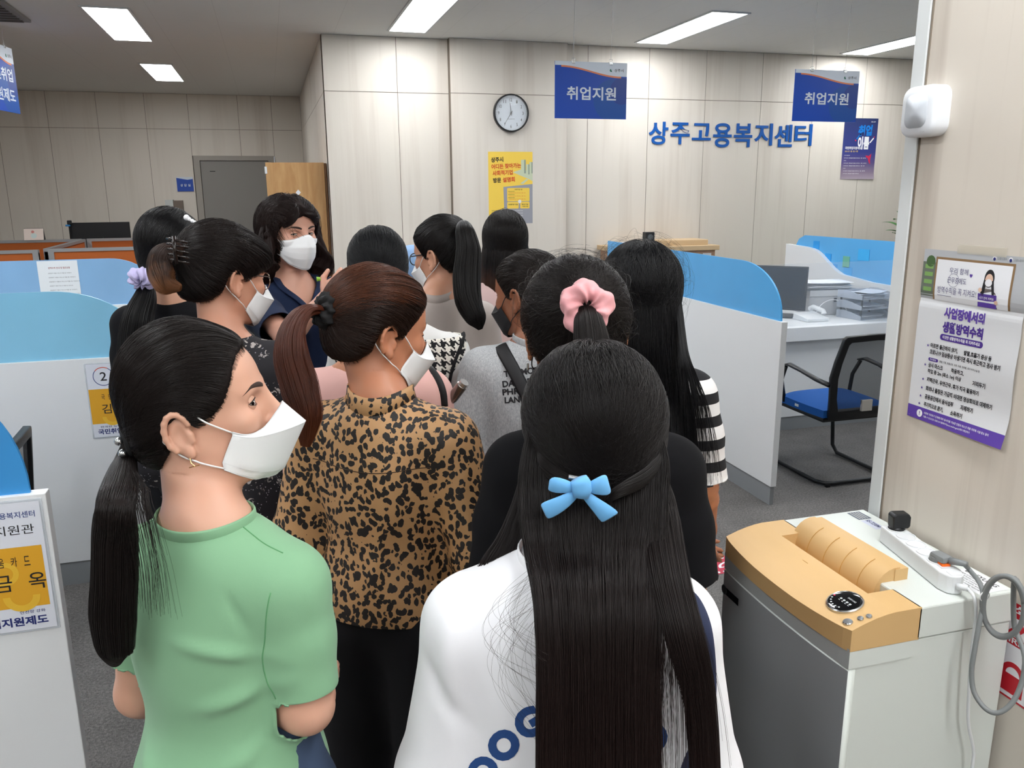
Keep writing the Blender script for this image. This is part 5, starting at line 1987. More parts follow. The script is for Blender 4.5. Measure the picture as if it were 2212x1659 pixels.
class Cap:
    """hair lying on the skull: a radial surface around the head centre, in head coordinates"""

    def __init__(s, vol=0.012, top=0.0, back=0.0, side=0.0, table=HAIRLINE, lumps=None, c=(0, -0.012, 0.018), thin=True):
        s.c = np.array(c)
        s.table = table
        s.sd = Sdf()
        s.sd.ell((0, -0.014 - back / 2, 0.026 + top / 2), (0.073 + vol + side, 0.090 + vol + back / 2, 0.082 + vol + top / 2), 0.02)
        s.sd.ell((0, -0.03, -0.03), (0.064 + vol + side * 0.6, 0.064 + vol, 0.066 + vol), 0.03)
        s.sd.ell((0, 0.045, 0.035), (0.055 + vol, 0.040 + vol * 0.8, 0.052 + vol * 0.8), 0.03)
        for l in (lumps or []):
            s.sd.ell(*l)
        s.thin = thin
        s.sin = Sdf()
        s.sin.ell((0, -0.014, 0.026), (0.073, 0.090, 0.082), 0.02)
        s.sin.ell((0, 0.022, -0.022), (0.0615, 0.062, 0.078), 0.03)
        s.sin.ell((0, 0.048, 0.040), (0.058, 0.038, 0.05), 0.03)
        s.sin.cap((0, -0.022, -0.05), (0, -0.03, -0.16), 0.052, 0.052, 0.03)

    @staticmethod
    def _march(sd, c, D, off):
        t = np.full(D.shape[:-1], 0.20)
        for _ in range(12):
            t = t - np.clip(sd(c + D * t[..., None]) - off, -0.05, 0.05) * 0.9
        return t

    def radius(s, D, off=0.0):
        """distance from c along unit directions D (n,3) to the hair surface; thins out towards the hairline when tapered"""
        t = s._march(s.sd, s.c, D, off)
        if s.thin:
            ti = s._march(s.sin, s.c, D, 0.0015)
            P = s.c + D * t[..., None]
            az = np.degrees(np.abs(np.arctan2(P[..., 0] - s.c[0], P[..., 1] - s.c[1])))
            w = np.interp(az, [0, 60, 100, 130, 180], [0.03, 0.016, 0.02, 0.05, 0.055])
            q = np.clip(s.mask(P) / w, 0, 1)
            q = np.sqrt(q * (2 - q))
            t = ti + (np.maximum(t, ti) - ti) * q
        return t

    def mask(s, P):
        """positive inside the hair area"""
        v = P - s.c
        az = np.arctan2(v[..., 0], v[..., 1])
        return v[..., 2] + s.c[2] - hairline_z(az, s.table)


def slerp(a, b, t):
    d = np.clip((a * b).sum(-1, keepdims=True), -0.9999, 0.9999)
    w = np.arccos(d)
    return (np.sin((1 - t) * w) * a + np.sin(t * w) * b) / np.sin(w)


def strands_object(name, P, R, mt, parent):
    """P (n, m, 3) strand points, R (n, m) radii -> one curves object"""
    n, m = P.shape[:2]
    hc = bpy.data.hair_curves.new(name)
    hc.add_curves([m] * n)
    hc.points.foreach_set('position', np.ascontiguousarray(P, 'f').ravel())
    a = hc.attributes.get('radius') or hc.attributes.new('radius', 'FLOAT', 'POINT')
    a.data.foreach_set('value', np.ascontiguousarray(R, 'f').ravel())
    hc.materials.append(mt)
    o = bpy.data.objects.new(name, hc)
    COL.objects.link(o)
    o.parent = parent
    return o


def cap_mesh(cap, H, O, mt, parent, name='hair_cap', nz=90, na=150, sc=1.0):
    """closed skull cap of hair; sinks into the scalp at the hairline"""
    el = np.linspace(-1.35, PI / 2 - 0.001, nz)
    az = np.linspace(0, 2 * PI, na, endpoint=False)
    E_, A_ = np.meshgrid(el, az, indexing='ij')
    D = np.stack([np.cos(E_) * np.sin(A_), np.cos(E_) * np.cos(A_), np.sin(E_)], -1)
    r = cap.radius(D)
    P = cap.c + D * r[..., None]
    mk = cap.mask(P)
    s = np.clip((mk - 0.002) / 0.014, 0, 1)
    s = s * s * (3 - 2 * s)
    P = cap.c + D * (r - (1 - s) * 0.022)[..., None]
    keep = (mk > -0.02).reshape(-1)
    V = O + (P.reshape(-1, 3) * sc) @ H.T
    F = []
    for i in range(nz - 1):
        for j in range(na):
            F.append((i * na + j, i * na + (j + 1) % na, (i + 1) * na + (j + 1) % na, (i + 1) * na + j))
    F = np.array(F)
    return np_mesh(name, V, F, mt, parent, keep=keep)


def cap_strands(cap, tie, n, m=14, seed=0, off=(0.0, 0.004), roots=None, wave=0.0, front_bias=0.5, spread=0.006, lift=0.0, ctrl=(-0.15, 0.8), clamp=True, groove=0.0012):
    """strands combed over the cap from the whole scalp to the tie point(s); head coordinates (n, m, 3)"""
    r = np.random.default_rng(seed)
    D = []
    tot = 0
    while tot < n:
        v = r.normal(size=(n * 2, 3))
        v /= np.linalg.norm(v, axis=1, keepdims=True)
        P = cap.c + v * cap.radius(v)[:, None]
        mk = cap.mask(P)
        ok = mk > 0.002
        ok &= (mk < 0.014) | (r.random(len(v)) > front_bias)
        D.append(v[ok])
        tot += ok.sum()
    D = np.concatenate(D)[:n]
    tie = np.atleast_2d(np.array(tie, float))
    td = tie - cap.c
    td /= np.linalg.norm(td, axis=1, keepdims=True)
    near = np.argmax(D @ td.T, 1)
    Tt = td[near] + r.normal(size=(n, 3)) * spread / 0.1
    Tt /= np.linalg.norm(Tt, axis=1, keepdims=True)
    t = np.linspace(0, 1, m)[None, :, None]
    # control direction: hair from the front is swept up and over, not across the cheek
    sd_ = np.where(np.abs(D[:, 0]) > 0.02, np.sign(D[:, 0]), np.sign(r.normal(size=n))) * np.minimum(1, 0.35 + np.abs(D[:, 0]))
    C = np.stack([sd_, np.full(n, ctrl[0]), np.full(n, ctrl[1])], -1)
    C /= np.linalg.norm(C, axis=1, keepdims=True)
    wgt = np.clip(0.15 + D[:, 1] * 1.1 - 0.3 * (Tt * D).sum(1), 0.0, 1.1)[:, None, None]
    Q = (1 - t) ** 2 * D[:, None, :] + 2 * t * (1 - t) * (wgt * C[:, None, :] + (1 - np.minimum(wgt, 1)) * (D + Tt)[:, None, :] * 0.5) + t ** 2 * Tt[:, None, :]
    Q /= np.linalg.norm(Q, axis=-1, keepdims=True)
    if clamp:
        for _ in range(2):
            Pz = cap.c + Q * cap.radius(Q.reshape(-1, 3)).reshape(n, m)[..., None]
            mk = cap.mask(Pz)
            az = np.degrees(np.abs(np.arctan2(Q[..., 0], Q[..., 1])))
            bad = (mk < 0.002) & (az < 118)
            Q[..., 2] += np.where(bad, (0.002 - mk) / 0.09, 0)
            Q /= np.linalg.norm(Q, axis=-1, keepdims=True)
    rad = cap.radius(Q.reshape(-1, 3)).reshape(n, m)
    # grooves between locks: they follow the flow because the angle round the tie is kept along a strand
    e1 = np.cross(td[0], (0.0, 0.3, 1.0))
    e1 /= np.linalg.norm(e1)
    e2 = np.cross(td[0], e1)
    ang = np.arctan2(Q[:, m // 3] @ e1, Q[:, m // 3] @ e2)
    gv = 0.6 * np.sin(ang * 17 + 2 * np.sin(ang * 5)) + 0.4 * np.sin(ang * 41 + 1.0)
    o = (r.uniform(off[0], off[1], n) + groove * gv)[:, None] * np.minimum(1, np.linspace(0, 1, m) * 6 + 0.0)[None, :]
    o = o - 0.004 * np.exp(-np.linspace(0, 1, m) * 20)[None, :]
    rad = rad + o
    if wave:
        rad = rad + wave * np.sin(np.linspace(0, 9, m)[None, :] + r.uniform(0, 6, n)[:, None])
    return cap.c + Q * rad[..., None]


def lock(path, radii, n, seed=0, fray=0.0, m=None, flat=None, up=None, wave=0.0, tipfade=0.25, twist=0.0):
    """strands that run along a tail: path (k,3), radii per path point; flat=(across, through)"""
    r = np.random.default_rng(seed)
    P = np.array(smooth_path(path, 6))
    k = len(P)
    R = np.interp(np.linspace(0, 1, k), np.linspace(0, 1, len(radii)), radii)
    T = np.gradient(P, axis=0)
    T /= np.linalg.norm(T, axis=1, keepdims=True)
    ref = np.array(up, float) if up is not None else np.array([1.0, 0, 0])
    A = ref - T * (T @ ref)[:, None]
    A /= np.linalg.norm(A, axis=1, keepdims=True) + 1e-9
    B = np.cross(T, A)
    fa, fb = flat or (1, 1)
    q = np.sqrt(r.random(n))
    q = 1 - (1 - q) * 0.9
    a = r.uniform(0, 2 * PI, n)
    ca, sa = np.cos(a) * q * fa, np.sin(a) * q * fb
    fr = 1 + fray * np.linspace(0, 1, k)[None, :] ** 2 * r.uniform(-1, 1.6, n)[:, None]
    wv = wave * np.sin(np.linspace(0, 8, k)[None, :] + (a * 1.5)[:, None])
    S = P[None] + (A[None] * (ca[:, None] * R[None] * fr + wv)[..., None]) + (B[None] * (sa[:, None] * R[None] * fr + wv * 0.6)[..., None])
    # uneven ends: each strand stops a little early
    e = 1 - tipfade * r.random(n) ** 2
    tt = np.linspace(0, 1, k)
    return shorten(S, e)


def lock_mesh(path, radii, mt, parent, name='hair_tail', flat=None, up=None, n=20, shrink=0.82):
    P = smooth_path(path, 6)
    R = np.interp(np.linspace(0, 1, len(P)), np.linspace(0, 1, len(radii)), radii) * shrink
    k = max(4, int(len(P) * 0.93))
    P, R = P[:k], R[:k] * np.minimum(1, np.linspace(4.5, 0.15, k))
    mb = MB().tube([tuple(p) for p in P], list(R), n, mt, True, flat=(flat[1], flat[0]) if flat else None, up=up or (1, 0, 0))
    return mb.build(name, parent, smooth='all')


def shorten(S, e):
    """cut each strand to the fraction e of its length"""
    n, k = S.shape[:2]
    x = np.linspace(0, 1, k)[None, :] * e[:, None] * (k - 1)
    i = np.clip(x.astype(int), 0, k - 2)
    f = (x - i)[..., None]
    r = np.arange(n)[:, None]
    return S[r, i] * (1 - f) + S[r, i + 1] * f


def resample(S, m):
    n, k = S.shape[:2]
    t0, t1 = np.linspace(0, 1, k), np.linspace(0, 1, m)
    i = np.clip((t1 * (k - 1)).astype(int), 0, k - 2)
    f = (t1 * (k - 1) - i)[None, :, None]
    return S[:, i] * (1 - f) + S[:, i + 1] * f


def taper(n, m, r0, r1=None, root=1.0):
    r1 = r0 * 0.35 if r1 is None else r1
    return np.linspace(r0, r1, m)[None, :].repeat(n, 0)


def sheet_strands(guides, n, seed=0, thick=0.006, jit=0.004, tipfade=0.2, m=None, clump=0.0):
    """strands spread between guide curves. guides (g, k, 3) ordered side by side"""
    r = np.random.default_rng(seed)
    G = np.array([smooth_path(g, 5) for g in guides])
    g, k = G.shape[:2]
    u = r.random(n) * (g - 1)
    if clump:
        c = np.round(u * 6) / 6
        u = np.clip(u + (c - u) * clump, 0, g - 1)
    i = np.clip(u.astype(int), 0, g - 2)
    f = (u - i)[:, None, None]
    f = f * 1.0
    S = G[i] * (1 - f) + G[i + 1] * f
    across = G[-1] - G[0]
    T = np.gradient(G.mean(0), axis=0)
    Nn = np.cross(across, T)
    Nn /= np.linalg.norm(Nn, axis=1, keepdims=True) + 1e-9
    S = S + Nn[None] * (r.uniform(-1, 1, n)[:, None, None] * thick)
    w = r.uniform(-1, 1, (n, 2))
    ph = r.uniform(0, 6.28, n)
    tt = np.linspace(0, 1, k)
    ax = across / (np.linalg.norm(across, axis=1, keepdims=True) + 1e-9)
    S = S + ax[None] * ((w[:, 0][:, None] * tt[None] * jit + jit * 0.4 * np.sin(tt[None] * 7 + ph[:, None]))[..., None])
    e = 1 - tipfade * r.random(n) ** 2
    return shorten(S, e)


def sheet_mesh(guides, mt, parent, name='hair_sheet', thick=0.008):
    G = np.array([smooth_path(g, 4) for g in guides])
    mb = MB().grid(G, mt)
    return mb.build(name, parent, smooth='all', thick=thick)
# ================================================================ PERSON BUILDER
def azim(px):
    return YAW + math.atan((px - IMG_W / 2) / F_PX)


def cut_mesh(V, F, cuts, step, torso=None):
    """cuts: (point, normal, centre, reach) drop what lies past the plane within reach; the rim is snapped to the plane"""
    V = V.copy()
    keep = np.ones(len(V), bool)
    for p, n, c, reach in cuts:
        p, n, c = np.array(p, float), np.array(n, float), np.array(c, float)
        n /= np.linalg.norm(n)
        s = (V - p) @ n
        reg = np.ones(len(V), bool)
        if reach:
            ax = V - p - s[:, None] * n
            reg = (np.linalg.norm(ax, axis=1) < reach) & (s < 0.12)
            if torso is not None: reg &= torso(V) > 0.016
        m = (s > 0) & reg
        snap = m & (s < step * 1.6)
        V[snap] -= n * s[snap][:, None]
        keep &= ~(m & ~snap)
    return V, keep


class Person:
    def __init__(s, label, px, py, dep, rel, body_yaw, pitch=0.0, roll=0.0, skin='C79A80', lean=(0, 0), sc=1.05, shw=0.140, drop=0.03, cat='person'):
        """px, py, dep: where the middle of the head (eye height, between the ears) is seen; rel: face direction in degrees from the line of sight (+ = to the right)"""
        O = at(px, py, dep * sc)
        s.hyaw = azim(px) + math.radians(rel)
        s.byaw = math.radians(body_yaw)
        Rb = rotm(s.byaw)
        s.sc = sc
        off = Rb @ np.array([lean[0], lean[1] + 0.012, 0])
        s.base = Vector((O.x - off[0], O.y - off[1], 0))
        s.t = thing('person', label, cat, s.base, rotz=-s.byaw)
        s.Rb = Rb
        s.O = Rb.T @ (np.array(O) - np.array(s.base))
        s.H = Rb.T @ rotm(s.hyaw, math.radians(pitch), math.radians(roll))
        s.s = (O.z + 0.115 * sc) / 1.58
        s.shw = shw
        s.shz = 1.285 * s.s - drop
        s.skin = skin
        s.arms = {}
        s.sd = Sdf()

    def pixy(s, px, py, y):
        """a place seen in the photograph, on the plane y = const of the body frame"""
        o = s.Rb.T @ (np.array(CAMV) - np.array(s.base))
        d = s.Rb.T @ np.array(ray(px, py))
        return o + d * ((y - o[1]) / d[1])

    def head(s, p):
        """head coordinates -> body frame"""
        return s.O + s.H @ (np.asarray(p, float) * s.sc)

    def heads(s, P):
        return s.O + (np.asarray(P, float) * s.sc) @ s.H.T

    def pix(s, px, py, dep):
        """a place seen in the photograph -> body frame"""
        return s.Rb.T @ (np.array(at(px, py, dep)) - np.array(s.base))

    def set_arm(s, side, elbow, wrist, palm=(0, 0, 1), curl=0.5):
        s.arms[side] = (np.array(elbow, float), np.array(wrist, float), palm, curl)

    def build_body(s, step=0.007, fstep=0.004, fine=True, face=True, ears=True, hw=1.0, legs=True):
        S = s.s
        sd = s.sd
        head_sdf(sd, s.H, s.O, ears, face, s.sc)
        nb = np.array((0, -0.018, s.shz + 0.045 * S))
        sd.cap(nb, s.head((0, -0.022, -0.05)), 0.052, 0.051, 0.03)
        sd.cap(nb + (0, 0, 0.02), (-s.shw * 0.72, -0.016, s.shz + 0.006), 0.044, 0.040, 0.03)
        sd.cap(nb + (0, 0, 0.02), (s.shw * 0.72, -0.016, s.shz + 0.006), 0.044, 0.040, 0.03)
        sd.ell((0, -0.002, 1.15 * S), (0.130 * hw, 0.088, 0.17 * S), 0.04)
        sd.ell((0, 0.0, 0.98 * S), (0.112 * hw, 0.08, 0.14 * S), 0.05)
        sd.ell((0, -0.012, 0.85 * S), (0.150 * hw, 0.098, 0.11 * S), 0.05)
        for sg in (-1, 1):
            if sg not in s.arms:
                s.set_arm(sg, (sg * (s.shw + 0.045), -0.02, s.shz - 0.255), (sg * (s.shw + 0.04), 0.06, s.shz - 0.47), (-sg, 0, 0), 0.35)
            e, w, pn, cu = s.arms[sg]
            sh = np.array((sg * s.shw, -0.012, s.shz - 0.012))
            sd.cap(sh, e, 0.045, 0.036, 0.03)
            sd.cap(e, e + (w - e) * 0.3, 0.035, 0.036, 0.02)
            sd.cap(e + (w - e) * 0.3, w, 0.036, 0.0235, 0.012)
            hand_sdf(sd, w, e, pn, cu, side=sg)
            if legs:
                hp, kn, an = (sg * 0.078, -0.01, 0.80 * S), (sg * 0.085, 0.0, 0.44 * S), (sg * 0.088, -0.02, 0.075)
                sd.cap(hp, kn, 0.078, 0.052, 0.03)
                sd.cap(kn, (sg * 0.087, -0.025, 0.30 * S), 0.050, 0.048, 0.02)
                sd.cap((sg * 0.087, -0.025, 0.30 * S), an, 0.048, 0.032, 0.02)
                sd.cap(an, (sg * 0.092, 0.09, 0.028), 0.032, 0.026, 0.02)
        f = None
        if fine:
            lo, hi = s.O - 0.14, s.O + 0.14
            f = [(lo[i], hi[i]) for i in range(3)]
            f[2] = (s.O[2] - 0.135, s.O[2] + 0.10)
        V, F = sdf_mesh(sd, step, f, fstep)
        return np_mesh('body', V, F, SKINS(s.skin), s.t)

    # ---- clothes
    def top(s, mt, name='shirt', grow=0.012, sleeve=0.18, hem=0.80, flare=0.0, width=1.0, depth=1.0, sl_r=0.058, sl_r2=0.052, fold=0.004, seed=1, step=0.007, folds=(), long_cuff=False, extra=None, drop=0.0, thick=0.003, sag=0.0, ff=16, vneck=None):
        S = s.s
        c = Sdf()
        g = grow
        shx = s.shw + 0.012
        z0 = s.shz
        nb = np.array((0, -0.02, z0 + 0.022 * S))
        for sg in (-1, 1):
            c.cap(nb + (sg * 0.03, 0, 0.006), (sg * shx * 0.92, -0.016, z0 - 0.012 - drop), 0.040 + g * 0.5, 0.044 + g, 0.035)
        c.ell((0, -0.028, z0 + 0.012), (0.075, 0.046 + g * 0.5, 0.05), 0.03)
        c.ell((0, -0.006, 1.17 * S), (0.142 * width + g, 0.098 * depth + g, 0.155 * S), 0.05)
        c.ell((0, 0.002, 1.02 * S), ((0.128 + flare * 0.5) * width + g, 0.094 * depth + g + flare * 0.3, 0.17 * S), 0.06)
        c.ell((0, -0.010, 0.86 * S), ((0.152 + flare) * width + g, 0.106 * depth + g + flare * 0.5, 0.16 * S), 0.06)
        if hem < 0.78:
            c.cap((0, -0.01, 0.86 * S), (0, -0.01, hem * S - 0.1), 0.12 + g + flare * 0.4, 0.12 + g + flare * 0.6, 0.05)
        for sg in (-1, 1):
            c.ell((sg * 0.062, 0.075, 1.15 * S), (0.06, 0.045 + g, 0.06), 0.03)
        cuts = [((0, 0, hem * S), (0, 0, -1), (0, 0, 0), None)]
        torso = Sdf()
        torso.p = list(c.p)
        for sg in (-1, 1):
            e, w, pn, cu = s.arms[sg]
            sh = np.array((sg * shx, -0.012, z0 - 0.018 - drop))
            L = np.linalg.norm(e - sh)
            d = (e - sh) / L
            if sleeve <= L * 0.98:
                end = sh + d * (sleeve + 0.03)
                c.cap(sh, sh + d * sleeve * 0.5, sl_r, (sl_r + sl_r2) / 2, 0.035)
                c.cap(sh + d * sleeve * 0.5, end, (sl_r + sl_r2) / 2, sl_r2, 0.02)
                p = sh + d * sleeve
                cuts.append((p, d, p, sl_r2 + 0.016))
            else:
                c.cap(sh, e, sl_r, sl_r2, 0.035)
                dw = (w - e) / np.linalg.norm(w - e)
                wl = np.linalg.norm(w - e) * (0.97 if sleeve > 0.9 else sleeve)
                c.cap(e, e + dw * (wl + 0.02), sl_r2, sl_r2 * 0.72 + 0.002, 0.025)
                p = e + dw * wl
                cuts.append((p, dw, p, sl_r2 * 0.72 + 0.02))
        if extra: extra(c)
        s.cloth = c
        s.cuts = cuts

        def disp(V, N):
            z = V[:, 2] / S
            a = fold * ridged(V * np.array([1, 1, 0.55]), ff, seed) * np.clip((1.33 - z) * 5, 0.1, 1)
            if sag: a += sag * np.maximum(0, np.sin(V[:, 2] * 60 + 3 * np.sin(V[:, 0] * 12)))
            for (p, q, wd, am) in folds:
                p, q = np.array(p, float), np.array(q, float)
                ab = q - p
                t = np.clip(((V - p) @ ab) / (ab @ ab), 0, 1)
                dd = np.linalg.norm(V - p - t[:, None] * ab, axis=1)
                a += am * np.exp(-(dd / wd) ** 2) * np.sin(PI * np.clip(t * 0.9 + 0.08, 0, 1))
            return a
        V, F = sdf_mesh(c, step, disp=disp)
        V, keep = cut_mesh(V, F, cuts, step, torso)
        if vneck:
            zl = s.shz - vneck[0] + np.abs(V[:, 0]) * vneck[1]
            keep &= ~((V[:, 1] > -0.01) & (V[:, 2] > zl) & (np.abs(V[:, 0]) < 0.07))
        s.topV, s.topF = V, F[keep[F].all(1)]
        o = np_mesh(name, V, F, mt, s.t, keep=keep, thick=thick)
        s.bvh = BVHTree.FromPolygons([tuple(v) for v in V], [tuple(f) for f in s.topF])
        s.top_o = o
        return o

    def snap(s, p, d, off=0.001, dist=0.5):
        """drop a point along d on the garment"""
        h = s.bvh.ray_cast(Vector(p), Vector(d), dist)
        if h[0] is None: return None
        n = h[1]
        if n.dot(Vector(d)) > 0: n = -n
        return np.array(h[0] + n * off)

    def collar(s, mt, rx=0.066, ry=0.060, w=0.009, th=0.0022, cy=-0.016, tilt=0.25, name='collar', rise=0.0):
        """ribbed neckband lying on the shirt around the neck"""
        pts = []
        for k in range(48):
            a = 2 * PI * k / 48
            x, y = rx * math.cos(a), cy + ry * math.sin(a)
            q = s.snap((x, y, s.shz + 0.25), (0, 0, -1), 0.002, 0.4)
            if q is None: q = np.array((x, y, s.shz + 0.05))
            q[2] += rise
            pts.append(q)
        P = np.array(pts)
        for _ in range(3):
            P[:, 2] = (np.roll(P[:, 2], 1) + 2 * P[:, 2] + np.roll(P[:, 2], -1)) / 4
        MB().tube([tuple(p) for p in P], 1.0, 8, mt, closed=True, flat=(th, w), up=(0, 0, 1)).build(name, s.t, smooth='all')

    def stand_collar(s, mt, rx=0.070, ry=0.064, h=0.026, a0=90, a1=390):
        G = []
        for k in range(41):
            a = math.radians(a0 + (a1 - a0) * k / 40)
            x, y = rx * math.cos(a), -0.014 + ry * math.sin(a)
            q = s.snap((x, y, s.shz + 0.25), (0, 0, -1), 0.0, 0.4)
            q = q if q is not None else np.array((x, y, s.shz + 0.03))
            G.append([(x * 1.08, y * 1.08, q[2] - 0.012), (x, y, q[2] + h * 0.45), (x * 0.97, y * 0.97, q[2] + h)])
        return MB().grid(G, mt).build('collar', s.t, smooth='all', thick=0.003)

    def seam(s, pts, mt, r=0.0011, d=None, name='seam', n=30, off=0.0):
        """thin stitched seam drawn on the garment from a rough 3-D path; d: direction the points are dropped along"""
        P = np.array(smooth_path(pts, n // max(1, len(pts) - 1)))
        out = []
        for p in P:
            dd = d if d is not None else None
            if dd is None:
                g = s.cloth.grad(p[None])[0]
                q = p + g * 0.12
                h = s.snap(q, -g, off, 0.3)
            else:
                h = s.snap(np.array(p) - np.array(dd) * 0.3, dd, off, 0.6)
            if h is not None: out.append(h)
        if len(out) > 2:
            MB().tube([tuple(p) for p in out], r, 6, mt).build(name, s.t, smooth='all')

    def pants(s, mt, top=0.9, bottom=0.1, r0=0.1, r1=0.075, name='trousers', skirt=False, step=0.01):
        S = s.s
        c = Sdf()
        c.ell((0, -0.012, 0.86 * S), (0.162, 0.112, 0.13 * S), 0.05)
        c.ell((0, 0.0, 0.98 * S), (0.128, 0.094, 0.1 * S), 0.05)
        for sg in (-1, 1):
            c.cap((sg * 0.078, -0.01, 0.80 * S), (sg * 0.088, -0.005, 0.44 * S), r0, r1, 0.03)
            c.cap((sg * 0.088, -0.005, 0.44 * S), (sg * 0.09, -0.02, bottom - 0.03), r1, r1 * 0.92, 0.03)
        if skirt:
            c.cap((0, -0.01, 0.8 * S), (0, -0.01, bottom), 0.14, 0.2, 0.06)
        V, F = sdf_mesh(c, step, disp=lambda V, N: 0.004 * ridged(V, 12, 7))
        V, keep = cut_mesh(V, F, [((0, 0, bottom), (0, 0, -1), (0, 0, 0), None), ((0, 0, 1.04 * S), (0, 0, 1), (0, 0, 0), None)], step)
        return np_mesh(name, V, F, mt, s.t, keep=keep, thick=0.003)

    def shoes(s, mt):
        for sg in (-1, 1):
            c = Sdf()
            c.cap((sg * 0.09, -0.055, 0.04), (sg * 0.094, 0.12, 0.034), 0.04, 0.034, 0.02)
            c.ell((sg * 0.09, -0.04, 0.06), (0.042, 0.05, 0.05), 0.02)
            V, F = sdf_mesh(c, 0.009)
            V[:, 2] = np.maximum(V[:, 2], 0.001)
            np_mesh('shoe', V, F, mt, s.t)

    # ---- face parts
    def eye(s, side, gaze=(0, 1, 0), open_=1.0, brow=True, iris='2A1A12', lash=True):
        c = np.array((side * 0.0320, 0.0680, 0.001))
        r = 0.0122
        def hp(p): return tuple(s.head(p))
        mb = MB()
        G = []
        for i in range(13):
            row = []
            for j in range(25):
                th, ph = PI * i / 12, 2 * PI * j / 24
                row.append(hp(c + r * np.array((math.sin(th) * math.cos(ph), math.cos(th), math.sin(th) * math.sin(ph)))))
            G.append(row)
        mb.grid(G, mat('eye white', 'D9D2CC', 0.15)).build('eyeball', s.t, smooth='all')
        g = np.array(gaze, float)
        g /= np.linalg.norm(g)
        a = np.cross(g, (0, 0, 1.0))
        a /= np.linalg.norm(a)
        b = np.cross(a, g)
        mb = MB()
        for rr, hgt, mt in ((0.0066, 0.0110, mat('iris ' + iris, iris, 0.12)), (0.003, 0.0121, mat('pupil', '060505', 0.08))):
            vs = [hp(c + g * (r + (0.0003 if rr > 0.004 else 0.0006)))] + [hp(c + (g * math.sqrt(r * r - rr * rr) + a * rr * math.cos(2 * PI * k / 20) + b * rr * math.sin(2 * PI * k / 20)) * 1.02) for k in range(20)]
            mb.add(vs, [(0, 1 + k, 1 + (k + 1) % 20) for k in range(20)], mt)
        mb.build('iris', s.t, smooth='all')
        # lids: patches of a slightly larger sphere, upper one lower towards the outer corner
        R = r * 1.10
        for up in (1, -1):
            G = []
            for i in range(8):
                row = []
                for j in range(21):
                    az = math.radians(-72 + 144 * j / 20)
                    q = math.cos(az * 1.22)
                    edge = (math.radians(19) if up == 1 else math.radians(-15)) * q * open_ - (0.03 if up == 1 else 0)
                    lim = math.radians(78) * up
                    el = edge + (lim - edge) * i / 7
                    row.append(hp(c + R * np.array((math.sin(az) * math.cos(el), math.cos(az) * math.cos(el), math.sin(el)))))
                G.append(row)
            MB().grid(G, SKINS(s.skin)).build('eyelid', s.t, smooth='all', thick=0.0007)
            if lash:
                pts = []
                for j in range(19):
                    az = math.radians(-66 + 132 * j / 18)
                    q = math.cos(az * 1.22)
                    el = (math.radians(19) if up == 1 else math.radians(-15)) * q * open_ - (0.03 if up == 1 else 0)
                    pts.append(hp(c + (R + 0.0006) * np.array((math.sin(az) * math.cos(el), math.cos(az) * math.cos(el), math.sin(el)))))
                MB().tube(pts, 0.0009 if up == 1 else 0.0004, 5, mat('lash', '17110F', 0.6)).build('lashes', s.t, smooth='all')
        if brow:
            pts = [np.array((side * x, y, z)) for x, y, z in ((0.013, 0.0905, 0.019), (0.022, 0.0895, 0.0225), (0.032, 0.085, 0.0245), (0.042, 0.077, 0.024), (0.051, 0.067, 0.018))]
            out = []
            for p in smooth_path(pts, 5):
                q = s.head(p)[None]
                for _ in range(3):
                    q = q - s.sd.grad(q) * (s.sd(q) - 0.0004)[:, None]
                out.append(tuple(q[0]))
            n = len(out)
            MB().tube(out, [0.0034 * math.sin(PI * min(1, 0.15 + 0.85 * k / (n - 1)) ** 0.8) + 0.0003 for k in range(n)], 8, mat('brow', '3A2A24', 0.8), flat=(1.0, 0.25), up=tuple(s.head((0, 0.2, 0)) - s.head((0, 0, 0)))).build('eyebrow', s.t, smooth='all')

    def mask(s, rows, mt, loops=True, name='face_mask', pleats=0, seam_mt=None, r=0.0013, top_tie=(0.077, -0.010, 0.022), low_tie=(0.076, -0.014, -0.050), lm=None, sides=(1, -1), gap=0.002, nose=True):
        """rows: outlines of the right half from the side (first) to the middle (last), top to bottom"""
        rw = []
        for row in rows:
            full = [np.array((-x, y, z)) for x, y, z in row] + [np.array(p, float) for p in row[::-1][1:]]
            rw.append(np.array(smooth_path(full, 6)))
        K = len(rw[0])
        G = []
        for i in range(len(rw) - 1):
            for q in range(6):
                t = q / 6
                G.append(rw[i] * (1 - t) + rw[i + 1] * t)
        G.append(rw[-1])
        G = np.array(G)
        G = s.heads(G.reshape(-1, 3)).reshape(G.shape)
        # keep the sheet just outside the face
        P = G.reshape(-1, 3)
        for _ in range(3):
            d = s.sd(P)
            m = d < gap
            P[m] += (s.sd.grad(P[m]) * (gap - d[m])[:, None])
        G = P.reshape(G.shape)
        o = MB().grid(G, mt).build(name, s.t, smooth=True, thick=0.0012)
        if pleats:
            pass
        n = len(G)
        sm = seam_mt or mt
        MB().tube([tuple(p) for p in G[0]], 0.0011, 6, sm).build('hem', o, smooth='all')
        MB().tube([tuple(p) for p in G[-1]], 0.0011, 6, sm).build('hem', o, smooth='all')
        for i in range(1, len(rw) - 1):
            MB().tube([tuple(p) for p in G[i * 6]], 0.0007, 6, sm).build('fold_stitch', o, smooth='all')
